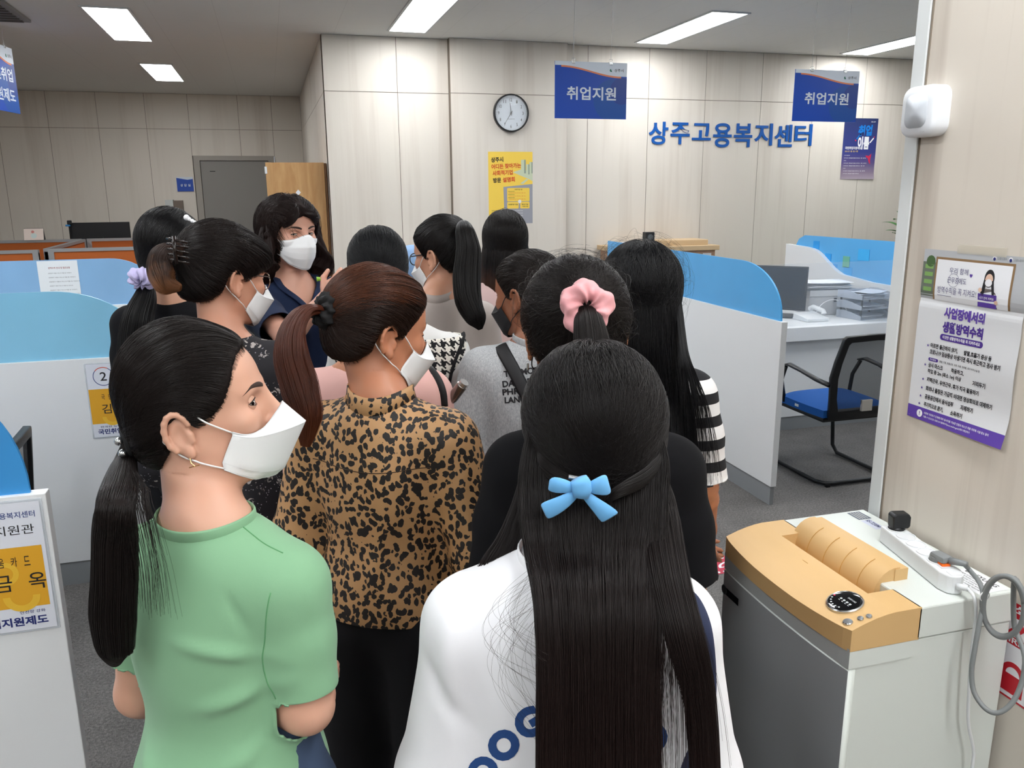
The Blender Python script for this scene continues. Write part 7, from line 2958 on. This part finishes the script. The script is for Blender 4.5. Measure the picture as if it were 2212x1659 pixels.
M_GLR = mat('glasses rim', 'B9A899', 0.2, 0.8)
gl = MB()
for sg in (-1, 1):
    ring = [tuple(p.head((sg * 0.034 + 0.024 * math.cos(a), 0.093 - 0.12 * abs(0.034 * sg + 0.024 * math.cos(a)) , -0.004 + 0.021 * math.sin(a)))) for a in [2 * PI * k / 24 for k in range(24)]]
    gl.tube(ring, 0.0013, 6, M_GLR, closed=True)
    gl.tube([tuple(p.head((sg * 0.058, 0.085, 0.004))), tuple(p.head((sg * 0.072, 0.07, 0.008))), tuple(p.head((sg * 0.077, 0.0, 0.010))), tuple(p.head((sg * 0.076, -0.025, 0.0)))], 0.0016, 6, mat('glasses temple', '4A3B33', 0.3))
gl.tube([tuple(p.head((-0.011, 0.094, -0.002))), tuple(p.head((0, 0.099, 0.001))), tuple(p.head((0.011, 0.094, -0.002)))], 0.0013, 6, M_GLR)
gl.build('glasses', p.t, smooth='all')
p.pants(mat('dark skirt', '17171C', 0.9), skirt=True, bottom=0.35)
p.shoes(mat('shoe black', '141416', 0.5))

# ======================================================== 5 woman with lavender scrunchie (far left)
p = Person('person with glossy black hair, a silver hair clip and a lavender scrunchie, behind at left', 374, 544, 2.5, 30, 20, pitch=4, skin='C79A80', shw=0.145)
S = p.s
p.build_body(0.009, fine=False, face=False)
p.top(cloth_mat('black top', '0D0D11', 0.95, sheen=0.0), sleeve=0.2, hem=0.75, fold=0.008, seed=15, step=0.010, width=1.05)
cap = Cap(0.014, top=0.012, back=0.012, side=0.003, thin=False)
HF = hair_mats('glossy black hair', '0F0E10', rough=0.25)
cap_mesh(cap, p.H, p.O, HF[1], p.t, sc=p.sc)
Q = cap_strands(cap, (-0.03, -0.10, -0.10), 4500, seed=51, off=(0, 0.003), spread=0.02, clamp=False)
hair_part('hair', p.heads(Q), 0.0005, HF[0], p.t, 0.0004)
tp = p.pix(318, 615, 2.48)
h0 = p.head((-0.03, -0.10, -0.09))
lock_mesh([h0, tp], [0.04, 0.02], HF[1], p.t)
path = [tp, p.pix(312, 650, 2.45), p.pix(296, 700, 2.42), p.pix(290, 780, 2.4), p.pix(300, 860, 2.4)]
rr = [0.02, 0.035, 0.045, 0.045, 0.02]
lock_mesh(path, rr, HF[1], p.t)
L = lock(path, rr, 1500, seed=52, fray=0.1, tipfade=0.2)
hair_part('ponytail', resample(L, 16), 0.0006, HF[0], p.t, 0.0003)
M_LAV = cloth_mat('lavender chiffon', 'B9B2D8', 0.7, 500)
scrunchie(p, p.pix(308, 604, 2.44), p.H @ np.array((0.1, -0.7, -0.6)), 0.020, 0.019, M_LAV, seed=5, lumps=7, amp=0.35)
kb = MB()
for k in range(5):
    x, y = 403 + k * 6, 470 + k * 3.5
    q = p.pix(x, y, 2.40)
    bm = bmesh.new()
    bmesh.ops.create_icosphere(bm, subdivisions=2, radius=0.009 if k == 0 else 0.006)
    kb.bm(bm, mat('rhinestone', 'F2F2F5', 0.1), Matrix.Translation(tuple(q)))
kb.build('hair_clip', p.t, smooth='all')
p.pants(mat('black trousers', '0B0B10', 0.95))
p.shoes(mat('shoe black', '141416', 0.5))

# ======================================================== 6 staff woman in navy
M_NVY = cloth_mat('navy jersey', '16233F', 0.85, sheen=0.03)
p = Person('woman in navy V-neck top and white mask facing the camera, one arm raised', 627, 503, 2.85, 148, 150, pitch=2, skin='CFA08B', shw=0.155, lean=(0.0, -0.01), drop=0.035)
S = p.s
sh = np.array((p.shw, 0, p.shz))
el = p.pix(618, 730, 2.74)
wr = p.pix(700, 648, 2.74)
p.set_arm(1, tuple(el), tuple(wr), tuple(p.Rb.T @ np.array((0.2, -1, 0.2))), 0.9)
p.build_body(0.008, 0.0038)
p.top(M_NVY, sleeve=0.235, hem=0.72, flare=0.02, sl_r=0.07, sl_r2=0.066, fold=0.008, seed=16, step=0.007, width=1.05, vneck=(0.052, 1.3))
# collar facings of the V neck
for sg in (-1, 1):
    pts = []
    for q in ((0.060, -0.03, 0.03), (0.060, 0.02, 0.012), (0.034, 0.07, -0.012), (0.001, 0.10, -0.050)):
        pts.append((sg * q[0], q[1], p.shz + q[2]))
    out = []
    for q in smooth_path(pts, 5):
        q = q[None]
        for _ in range(4): q = q - p.cloth.grad(q) * (p.cloth(q) - 0.004)[:, None]
        out.append(tuple(q[0]))
    MB().tube(out, 1.0, 8, M_NVY, flat=(0.014, 0.003), up=(0, 0.6, 0.8)).build('collar', p.t, smooth='all')
SURG = [[(0.062, 0.034, -0.020), (0.056, 0.060, -0.020), (0.040, 0.080, -0.016), (0.016, 0.100, -0.004), (0.0, 0.107, 0.000)],
        [(0.0625, 0.034, -0.036), (0.057, 0.064, -0.040), (0.042, 0.090, -0.042), (0.018, 0.112, -0.042), (0.0, 0.120, -0.042)],
        [(0.0625, 0.032, -0.052), (0.057, 0.062, -0.058), (0.042, 0.088, -0.062), (0.018, 0.108, -0.064), (0.0, 0.116, -0.064)],
        [(0.062, 0.030, -0.062), (0.056, 0.058, -0.072), (0.041, 0.084, -0.080), (0.018, 0.102, -0.084), (0.0, 0.110, -0.084)],
        [(0.060, 0.028, -0.074), (0.050, 0.048, -0.092), (0.035, 0.068, -0.108), (0.016, 0.084, -0.118), (0.0, 0.090, -0.120)]]
p.mask(SURG, M_MASK, seam_mt=M_MASKS, lm=M_LOOP)
p.eye(1, gaze=(0.45, 1, 0.05), open_=0.8)
p.eye(-1, gaze=(0.45, 1, 0.05), open_=0.8)
HN = hair_mats('dark wavy hair', '1F1311', '3A2019', 1.5, 1.2)
HBN = ((-1, 0.055), (0, 0.060), (22, 0.045), (42, 0.030), (55, 0.005), (64, -0.03), (74, -0.07), (90, -0.09), (120, -0.1), (180, -0.1))
cap = Cap(0.018, top=0.004, back=0.012, side=0.008, table=HBN, thin=False)
cap_mesh(cap, p.H, p.O, HN[1], p.t, sc=p.sc)
Q = cap_strands(cap, [(-0.088, -0.02, -0.085), (0.088, -0.02, -0.085), (-0.05, -0.10, -0.09), (0.05, -0.10, -0.09)], 5000, seed=61, off=(0, 0.008), spread=0.03, wave=0.0015, clamp=False)
hair_part('hair', p.heads(Q), 0.0006, HN[0], p.t, 0.0004)
for sg in (-1, 1):
    path = [p.head((sg * 0.078, 0.008, 0.03)), p.head((sg * 0.098, 0.016, -0.04)), p.head((sg * 0.114, 0.004, -0.085)), p.head((sg * 0.108, 0.0, -0.13)), p.head((sg * 0.085, 0.0, -0.16))]
    rr = [0.02, 0.032, 0.042, 0.044, 0.02]
    lock_mesh(path, rr, HN[1], p.t, 'hair_side')
    L = lock(path, rr, 1400, seed=62 + sg, fray=0.15, tipfade=0.15, wave=0.011)
    hair_part('wavy_side_hair', resample(L, 26), 0.0006, HN[0], p.t, 0.0004)
for k in range(16):
    sg = -1 if k % 2 else 1
    r5 = np.random.default_rng(600 + k)
    a = r5.uniform(0.0, 2.4)
    x0, y0 = sg * (0.088 - 0.03 * max(0, a - 1.2)), 0.03 - 0.05 * a
    pts_, rad_ = [], []
    z_ = 0.02 - 0.02 * r5.random()
    for q in range(9):
        th = q * 1.25 + r5.uniform(0, 6)
        pts_.append(p.head((x0 * (1 + 0.05 * q) + 0.013 * math.cos(th), y0 + 0.012 * math.sin(th), z_ - 0.022 * q)))
        rad_.append(0.009 + 0.004 * math.sin(q))
    rad_[-1] = 0.004
    L = lock(pts_, rad_, 170, seed=640 + k, fray=0.2, tipfade=0.2)
    hair_part('curl', resample(L, 30), 0.0006, HN[0], p.t, 0.0003)
path = [p.head((0, -0.10, -0.02)), p.head((0, -0.115, -0.09)), p.head((0, -0.105, -0.18))]
lock_mesh(path, [0.06, 0.07, 0.05], HN[1], p.t, 'hair_back')
# fringe
L = lock([p.head((0.02, 0.07, 0.095)), p.head((0.03, 0.094, 0.078)), p.head((0.05, 0.085, 0.055)), p.head((0.07, 0.06, 0.03))], [0.012, 0.018, 0.018, 0.012], 500, seed=66, fray=0.08, flat=(1, 0.35), up=(0, 0, 1), wave=0.003)
hair_part('fringe', resample(L, 14), 0.0005, HN[0], p.t, 0.0002)
L = lock([p.head((0.02, 0.07, 0.095)), p.head((0.0, 0.096, 0.078)), p.head((-0.035, 0.092, 0.06)), p.head((-0.066, 0.066, 0.035))], [0.01, 0.012, 0.012, 0.012], 300, seed=67, fray=0.08, flat=(1, 0.35), up=(0, 0, 1), wave=0.003)
hair_part('fringe', resample(L, 14), 0.0005, HN[0], p.t, 0.0002)
q = p.pix(684, 603, 2.62)
MB().tube([tuple(q), tuple(q + p.Rb.T @ np.array((0.012, 0, 0.0)))], [0.008, 0.006], 10, mat('green clip', '8FBF3F', 0.4)).build('green_brooch', p.t, smooth='all')
e_ = p.head((0.08, -0.012, -0.052))
bm = bmesh.new()
bmesh.ops.create_icosphere(bm, subdivisions=2, radius=0.004)
MB().bm(bm, M_STEEL, Matrix.Translation(tuple(e_))).build('earring', p.t)
p.pants(mat('dark skirt', '17171C', 0.9))
p.shoes(mat('shoe black', '141416', 0.5))

# ======================================================== 7 sleek black hair, houndstooth vest
M_PINK = cloth_mat('dusty pink cotton', 'DDB0A9')
M_HT = houndstooth_mat()


def vest(P, mt, grow=0.027):
    c = Sdf()
    z0 = P.shz
    for sg in (-1, 1):
        c.cap((sg * 0.03, -0.02, z0 + 0.024), (sg * P.shw * 0.90, -0.016, z0 - 0.006), 0.064, 0.072, 0.03)
    c.ell((0, -0.006, 1.17 * P.s), (0.142 + grow, 0.098 + grow, 0.155 * P.s), 0.05)
    c.ell((0, 0.002, 1.02 * P.s), (0.128 + grow, 0.094 + grow, 0.17 * P.s), 0.06)
    c.ell((0, -0.010, 0.9 * P.s), (0.145 + grow, 0.1 + grow, 0.12 * P.s), 0.06)
    V, F = sdf_mesh(c, 0.009)
    V, keep = cut_mesh(V, F, [((0, 0, 0.84 * P.s), (0, 0, -1), (0, 0, 0), None), ((0, 0, z0 + 0.035), (0, 0, 1), 0, None)], 0.009)
    o = np_mesh('vest', V, F, mt, P.t, keep=keep, thick=0.004)
    return o, c


p = Person('person with sleek pulled-back black hair in a houndstooth vest over white sleeves', 815, 582, 2.45, -8, 10, pitch=6, sc=1.0, skin='B98467', shw=0.148, lean=(-0.058, 0.03), drop=0.045)
S = p.s
p.set_arm(1, (0.205, -0.01, p.shz - 0.255), (0.19, 0.1, p.shz - 0.45), (-1, 0, 0), 0.3)
p.build_body(0.009, fine=False, face=False)
p.top(mat('white sleeve cotton', 'E2E2E0', 0.9), name='blouse', grow=0.002, sleeve=0.15, hem=0.86, sl_r=0.050, sl_r2=0.064, fold=0.001, seed=18, step=0.010)
vo, vc = vest(p, M_HT)
pts = []
for k in range(20):
    a = 2 * PI * k / 20
    q = np.array((p.shw + 0.012, -0.012 + 0.075 * math.cos(a), p.shz - 0.075 + 0.085 * math.sin(a)))[None]
    for _ in range(5): q = q - vc.grad(q) * (vc(q) - 0.001)[:, None]
    pts.append(q[0])
MB().tube([tuple(v) for v in pts], 1.0, 8, mat('vest trim', '111114', 0.95), closed=True, flat=(0.012, 0.005), up=(1, 0, 0)).build('armhole_trim', vo, smooth='all')
mb = MB()
for k in range(26):
    a = math.radians(250 + 130 * k / 25)
    q = np.array((p.shw + 0.026, -0.012 + 0.083 * math.cos(a), p.shz - 0.075 + 0.093 * math.sin(a)))[None]
    for _ in range(3): q = q - vc.grad(q) * (vc(q) - 0.006)[:, None]
    bm = bmesh.new()
    bmesh.ops.create_icosphere(bm, subdivisions=1, radius=0.0055)
    mb.bm(bm, mat('cream frill', 'E8E0CC', 0.9), Matrix.Translation(tuple(q[0])))
mb.build('frill', vo, smooth='all')
cap = Cap(0.012, top=0.008, back=0.006, side=0.002)
HS = hair_mats('sleek black hair', '0E0F12', rough=0.42)
cap_mesh(cap, p.H, p.O, HS[1], p.t, sc=p.sc)
Q = cap_strands(cap, (0.0, -0.108, -0.05), 4500, seed=71, off=(0, 0.003), spread=0.012)
hair_part('hair', p.heads(Q), 0.00055, HS[0], p.t, 0.0004)
bunc = p.head((0, -0.125, -0.052))
scrunchie(p, bunc, p.H @ np.array((0, -1, 0)), 0.014, 0.016, HS[1], 'hair_bun', seed=8, lumps=4, amp=0.15)
p.pants(mat('dark skirt', '17171C', 0.9))
p.shoes(mat('shoe black', '141416', 0.5))
q_ = p.pixy(1000, 828, -0.09)
MB().tube([tuple(p.pixy(x, y, -0.10)) for x, y in ((1004, 828), (1010, 850), (1018, 880), (1024, 905), (1030, 930))], 0.002, 5, mat('gold chain', 'D9C28A', 0.3, 0.8)).build('chain', p.t)

# ======================================================== 9 pink top hidden behind the leopard print
p = Person('person in a dusty pink top with a black strap, head hidden behind the brown ponytail', 800, 674, 2.15, 0, 18, pitch=10, sc=0.93, skin='B98467', shw=0.132, lean=(0.0, 0.03), drop=0.0)
S = p.s
p.build_body(0.009, fine=False, face=False)
p.top(M_PINK, sleeve=0.2, hem=0.74, flare=0.0, width=1.0, sl_r=0.058, sl_r2=0.055, fold=0.009, seed=17, step=0.009, folds=[((0.12, -0.08, 1.2), (0.06, -0.1, 1.0), 0.014, 0.010)])
cap = Cap(0.010, top=0.0)
cap_mesh(cap, p.H, p.O, HS[1], p.t, sc=p.sc)
M_BSTR = mat('black strap', '141417', 0.6)
strap(p, [(905, 772), (925, 792), (945, 818), (956, 846), (960, 878)], 0.009, M_BSTR, th=0.004)
p.pants(mat('dark skirt', '17171C', 0.9))
p.shoes(mat('shoe black', '141416', 0.5))
# silver bottle held under the strap
q0, q1 = at(974, 864, 1.98), at(1003, 826, 1.95)
t = thing('water_bottle', 'slim silver metal bottle tucked under the strap of the pink top', 'bottle', q0)
d_ = q1 - q0
MB().tube([(0, 0, 0), tuple(d_ * 0.12), tuple(d_ * 0.85), tuple(d_ * 0.87), tuple(d_)], [0.0115, 0.0135, 0.0135, 0.0105, 0.0105], 24, mat('bottle steel', '8E8682', 0.25, 0.9)).build('body', t, smooth=True)
MB().tube([tuple(d_ * 0.86), tuple(d_ * 1.02)], [0.0115, 0.0115], 24, mat('bottle cap', 'C9C7C5', 0.25, 0.8)).build('cap', t, smooth=True)

# ======================================================== 8 light blue headscarf, houndstooth vest
p = Person('person in a light blue headscarf, seen between the sleek black hair and the glasses', 886, 600, 3.05, -30, 6, pitch=6, skin='B98467', shw=0.14, lean=(-0.03, 0.02), drop=0.05)
S = p.s
p.build_body(0.010, fine=False, face=True)
p.top(cloth_mat('pale blue dress', 'A9BFD8', 0.85), name='dress', sleeve=0.9, hem=0.5, flare=0.03, fold=0.006, seed=18, step=0.012)
# scarf: a cloth shell over head, neck and shoulders
c = Sdf()
def TH(q): return p.head(q)
c.ell(TH((0, -0.014, 0.026)), np.array((0.083, 0.102, 0.094)) * p.sc, 0.03, 'u', p.H)
c.ell(TH((0, -0.02, -0.05)), np.array((0.078, 0.082, 0.085)) * p.sc, 0.03, 'u', p.H)
c.cap(TH((0, -0.03, -0.09)), (0, -0.02, p.shz + 0.02), 0.072, 0.085, 0.04)
c.ell((0, -0.02, p.shz + 0.0), (0.12, 0.095, 0.06), 0.04)
c.ell(TH((0, 0.105, 0.0)), np.array((0.056, 0.06, 0.075)) * p.sc, 0.02, 's', p.H)
V, F = sdf_mesh(c, 0.008, disp=lambda V, N: 0.006 * ridged(V * np.array([1.3, 1.3, 0.5]), 26, 4))
np_mesh('headscarf', V, F, cloth_mat('light blue scarf', '8FB2DB', 0.75), p.t)
p.pants(mat('dark skirt', '17171C', 0.9))
p.shoes(mat('shoe black', '141416', 0.5))

# ======================================================== 10 taupe blouse, high ponytail
M_TAU = cloth_mat('taupe satin', 'A89E98', 0.6)
p = Person('person in a taupe blouse with a high black ponytail, glasses and white mask', 955, 552, 2.68, -50, 8, pitch=6, sc=1.08, skin='C4957B', shw=0.150, lean=(0.03, 0.03))
S = p.s
p.build_body(0.008, 0.0045)
p.top(M_TAU, sleeve=0.24, hem=0.72, flare=0.02, sl_r=0.062, sl_r2=0.064, fold=0.009, seed=19, step=0.009, width=1.0)
p.stand_collar(M_TAU, 0.066, 0.060, 0.02)
p.mask(KF94, M_MASK, seam_mt=M_MASKS, lm=M_LOOP)
cap = Cap(0.012, top=0.010, back=0.004)
HP = hair_mats('ponytail black hair', '131010')
cap_mesh(cap, p.H, p.O, HP[1], p.t, sc=p.sc)
Q = cap_strands(cap, (0.0, -0.09, 0.085), 4500, seed=81, off=(0, 0.004), spread=0.012)
hair_part('hair', p.heads(Q), 0.0006, HP[0], p.t, 0.0004)
tp = p.head((0.0, -0.098, 0.094))
path = [tp, p.pix(1004, 500, 2.72), p.pix(1012, 545, 2.70), p.pix(1008, 600, 2.67), p.pix(1012, 650, 2.64), p.pix(1030, 690, 2.62), p.pix(1038, 712, 2.62)]
rr = [0.014, 0.032, 0.042, 0.046, 0.042, 0.03, 0.006]
lock_mesh(path, rr, HP[1], p.t)
L = lock(path, rr, 3200, seed=82, fray=0.1, tipfade=0.2)
hair_part('ponytail', resample(L, 22), 0.00065, HP[0], p.t, 0.0003)
gl = MB()
for sg in (-1, 1):
    ring = [tuple(p.head((sg * 0.034 + 0.026 * math.cos(a), 0.096 - 0.12 * abs(0.034 * sg + 0.026 * math.cos(a)), -0.004 + 0.019 * math.sin(a)))) for a in [2 * PI * k / 20 for k in range(20)]]
    gl.tube(ring, 0.002, 6, M_DARK, closed=True)
    gl.tube([tuple(p.head((sg * 0.06, 0.085, 0.006))), tuple(p.head((sg * 0.077, 0.0, 0.010))), tuple(p.head((sg * 0.076, -0.025, 0.0)))], 0.0022, 6, M_DARK)
gl.build('glasses', p.t, smooth='all')
p.pants(mat('dark skirt', '17171C', 0.9))
p.shoes(mat('shoe black', '141416', 0.5))

# ======================================================== 11 pale pink blouse, straight hair
p = Person('person in a pale pink blouse with straight shoulder-length hair below the yellow poster', 1091, 526, 3.25, -2, 14, pitch=4, skin='C79A80', shw=0.145, lean=(-0.0, 0.03), drop=0.04)
S = p.s
p.build_body(0.010, fine=False, face=False)
p.top(cloth_mat('pale pink cotton', 'E3C3BD'), sleeve=0.25, hem=0.72, flare=0.02, sl_r=0.062, sl_r2=0.062, fold=0.005, seed=20, step=0.010)
HK = hair_mats('straight ombre hair', '14100F', '4A2F22', 1.42, 1.30)
cap = Cap(0.013, top=0.010, back=0.010, side=0.002, thin=False)
cap_mesh(cap, p.H, p.O, HK[1], p.t, sc=p.sc)
Q = cap_strands(cap, [(-0.08, -0.05, -0.085), (-0.04, -0.1, -0.09), (0.0, -0.115, -0.09), (0.04, -0.1, -0.09), (0.08, -0.05, -0.085)], 4200, seed=91, off=(0, 0.003), spread=0.03, clamp=False)
hair_part('hair', p.heads(Q), 0.0007, HK[0], p.t, 0.0005)
G = []
for k in range(9):
    a = math.radians(-112 + 224 * k / 8)
    dx, dy = math.sin(a), -math.cos(a)
    G.append([p.head((0.078 * dx, -0.02 + 0.085 * dy, 0.03)), p.head((0.090 * dx, -0.02 + 0.094 * dy, -0.04)), p.head((0.094 * dx, -0.02 + 0.097 * dy, -0.1)), p.head((0.094 * dx, -0.02 + 0.100 * dy, -0.16)), p.head((0.090 * dx, -0.02 + 0.098 * dy, -0.195 + 0.02 * abs(dx)))])
sheet_mesh(G, HK[1], p.t, 'hair_curtain', 0.012)
L = sheet_strands(G, 4500, seed=92, thick=0.008, jit=0.004, tipfade=0.08)
hair_part('straight_hair', resample(L, 18), 0.0007, HK[0], p.t, 0.0005)
p.pants(mat('dark skirt', '17171C', 0.9))
p.shoes(mat('shoe black', '141416', 0.5))

# ======================================================== 12 grey sweatshirt
M_MARL = marl_mat()
p = Person('person in a grey sweatshirt printed with black words, black mask and crossbody strap', 1140, 636, 2.28, -50, 14, pitch=6, skin='8A5A40', shw=0.145, lean=(-0.02, 0.03))
S = p.s
p.set_arm(-1, (-0.22, -0.02, p.shz - 0.255), (-0.2, 0.08, 0.78 * S), (1, 0, 0), 0.4)
p.build_body(0.008, 0.004)
p.top(M_MARL, sleeve=0.95, hem=0.74, flare=0.03, width=1.08, sl_r=0.066, sl_r2=0.062, fold=0.008, seed=21, step=0.008, folds=[((-0.12, -0.08, 1.22), (-0.15, -0.1, 1.0), 0.016, 0.012), ((-0.05, -0.12, 1.1), (-0.08, -0.12, 0.9), 0.02, 0.01)])
p.collar(M_MARL, 0.066, 0.058, 0.012, rise=0.004)
M_BM = mat('black mask', '17181B', 0.8)
p.mask(KF94, M_BM, lm=mat('black loop', '17181B', 0.6))
p.eye(-1, gaze=(0, 1, 0))
HGs = hair_mats('very dark brown hair', '191311')
cap = Cap(0.010, top=0.004, back=0.004)
cap_mesh(cap, p.H, p.O, HGs[1], p.t, sc=p.sc)
Q = cap_strands(cap, (0.0, -0.108, 0.0), 4500, seed=101, off=(0, 0.004), spread=0.02)
hair_part('hair', p.heads(Q), 0.00055, HGs[0], p.t, 0.0004)
scrunchie(p, p.head((0, -0.122, 0.0)), p.H @ np.array((0, -1, 0)), 0.014, 0.018, HGs[1], 'hair_bun', seed=9, lumps=4, amp=0.15)
M_PBK = mat('print black', '1A1A1E', 0.8)
for body, cx, cy, wpx, hpx, r in (('THE MOST', 1130, 803, 84, 14, 0.13), ('DANGEROUS', 1140, 824, 110, 14, 0.11), ('PHRASE IN', 1132, 843, 94, 14, 0.10), ('LANGUAGE', 1136, 862, 92, 14, 0.06)):
    print_on(p, body, cx, cy, hpx, r, M_PBK, 'print', wpx=wpx, sub=2)
print_on(p, '(8', 1150, 905, 16, 0.1, M_PBK, 'print', sub=2)
strap(p, [(1078, 742), (1092, 768), (1110, 800), (1128, 835), (1140, 860), (1150, 885)], 0.019, M_BSTR, th=0.003)
p.pants(mat('dark skirt', '17171C', 0.9))
p.shoes(mat('shoe white', 'DADADA', 0.6))

# ======================================================== 13 pink scrunchie, black tee
M_BTEE = cloth_mat('black cotton', '0B0B0F', 0.95, sheen=0.0)
p = Person('person in a black T-shirt whose dark ponytail is held by a dusty pink scrunchie', 1243, 720, 1.42, -3, 20, pitch=6, skin='9A6848', shw=0.130, lean=(-0.035, 0.03), drop=0.05)
S = p.s
p.set_arm(1, (0.175, -0.01, p.shz - 0.255), (0.21, 0.12, 0.82 * S), (-1, 0, 0), 0.4)
p.build_body(0.007, 0.004)
p.top(M_BTEE, sleeve=0.21, hem=0.72, flare=0.02, width=0.98, sl_r=0.058, sl_r2=0.064, fold=0.008, seed=22, step=0.008)
p.collar(M_BTEE, 0.068, 0.058, 0.011)
p.mask(KF94, M_BM, lm=mat('black loop', '17181B', 0.6))
cap = Cap(0.013, top=0.010, back=0.008, side=0.004)
HPk = hair_mats('deep brown black hair', '171211')
cap_mesh(cap, p.H, p.O, HPk[1], p.t, sc=p.sc)
tie = (0.006, -0.105, 0.052)
Q = cap_strands(cap, tie, 8500, seed=111, off=(0, 0.006), spread=0.014, ctrl=(-0.3, 0.3))
hair_part('hair', p.heads(Q), 0.00038, HPk[0], p.t, 0.0003)
r3 = np.random.default_rng(4)
Fz = cap_strands(cap, tie, 240, seed=112, off=(0.004, 0.022), spread=0.05)
hair_part('flyaway_hair', p.heads(Fz), 0.00016, HPk[0], p.t, 0.0001)
tp = p.head((0.006, -0.118, 0.048))
path = [tp, p.head((0.012, -0.150, 0.03)), p.head((0.018, -0.165, -0.02)), p.head((0.024, -0.160, -0.09)), p.head((0.03, -0.15, -0.17)), p.head((0.035, -0.14, -0.25))]
rr = [0.016, 0.024, 0.032, 0.04, 0.042, 0.03]
lock_mesh(path, rr, HPk[1], p.t, flat=(1, 0.6))
L = lock(path, rr, 4000, seed=113, fray=0.12, flat=(1, 0.6), tipfade=0.2)
hair_part('ponytail', resample(L, 22), 0.0004, HPk[0], p.t, 0.0002)
M_SCR = cloth_mat('dusty pink satin', 'E2A2A6', 0.5, 500)
scrunchie(p, p.head((0.010, -0.128, 0.050)), p.H @ np.array((0.1, -1, 0.15)), 0.026, 0.0185, M_SCR, seed=3, lumps=5, amp=0.26)
e_ = p.head((-0.083, -0.018, -0.05))
MB().tube([tuple(e_), tuple(e_ + np.array((0, 0, -0.012)))], 0.002, 6, M_STEEL).build('earring', p.t)
p.pants(mat('black trousers', '0B0B10', 0.95), r0=0.115, r1=0.10)
p.shoes(mat('shoe black', '141416', 0.5))

# ======================================================== 14 long black hair, striped tee
p = Person('person in a black and white striped top with very long black hair, beside blue glass', 1383, 640, 1.96, -2, 24, pitch=4, skin='B98060', shw=0.132, lean=(0.01, 0.03), drop=0.05)
S = p.s
p.set_arm(1, (0.182, -0.01, p.shz - 0.255), (0.21, 0.10, 0.82 * S), (-1, 0, 0), 0.4)
p.build_body(0.009, fine=False, face=False)
p.top(stripe_mat(), sleeve=0.22, hem=0.74, flare=0.02, width=1.0, sl_r=0.060, sl_r2=0.066, fold=0.008, seed=23, step=0.008)
cap = Cap(0.014, top=0.010, back=0.012, side=0.008, thin=False)
HZ = hair_mats('inky long hair', '0D0D10', rough=0.3)
cap_mesh(cap, p.H, p.O, HZ[1], p.t, sc=p.sc)
Q = cap_strands(cap, [(-0.085, -0.04, -0.08), (-0.05, -0.1, -0.09), (0.0, -0.12, -0.09), (0.05, -0.1, -0.09), (0.085, -0.04, -0.08)], 6000, seed=121, off=(0, 0.004), spread=0.03, clamp=False)
hair_part('hair', p.heads(Q), 0.00048, HZ[0], p.t, 0.0004)
Fz = cap_strands(cap, [(-0.06, -0.1, 0.04), (0.06, -0.1, 0.04)], 160, seed=122, off=(0.006, 0.03), spread=0.1, clamp=False)
hair_part('flyaway_hair', p.heads(Fz), 0.00018, HZ[0], p.t, 0.0001)
G = []
for k in range(9):
    a = math.radians(-105 + 210 * k / 8)
    dx, dy = math.sin(a), -math.cos(a)
    yy = p.O[1]
    G.append([p.head((0.080 * dx, -0.02 + 0.090 * dy, 0.03)), p.head((0.096 * dx, -0.02 + 0.100 * dy, -0.05)), p.head((0.102 * dx, -0.02 + 0.105 * dy, -0.12)),
              np.array((p.O[0] + 0.118 * dx + 0.01, min(-0.09, p.O[1] - 0.02 + 0.12 * dy), p.shz - 0.03)), np.array((p.O[0] + 0.125 * dx + 0.012, -0.15 + 0.02 * abs(dx), p.shz - 0.16)), np.array((p.O[0] + 0.12 * dx + 0.012, -0.15 + 0.02 * abs(dx), p.shz - 0.36))])
sheet_mesh(G, HZ[1], p.t, 'hair_curtain', 0.016)
L = sheet_strands(G, 6500, seed=123, thick=0.012, jit=0.010, tipfade=0.25)
hair_part('long_hair', resample(L, 24), 0.0005, HZ[0], p.t, 0.0003)
path = [p.head((0.085, -0.05, 0.0)), p.pixy(1478, 760, -0.11), p.pixy(1490, 820, -0.13), p.pixy(1502, 880, -0.14), p.pixy(1512, 960, -0.145), p.pixy(1515, 1050, -0.145)]
L = lock(path, [0.008, 0.01, 0.02, 0.03, 0.035, 0.04], 380, seed=124, fray=0.5, flat=(1.0, 0.3), tipfade=0.5)
hair_part('loose_hair', resample(L, 20), 0.00035, HZ[0], p.t, 0.0002)
p.pants(mat('black trousers', '0B0B10', 0.95))
p.shoes(mat('shoe black', '141416', 0.5))
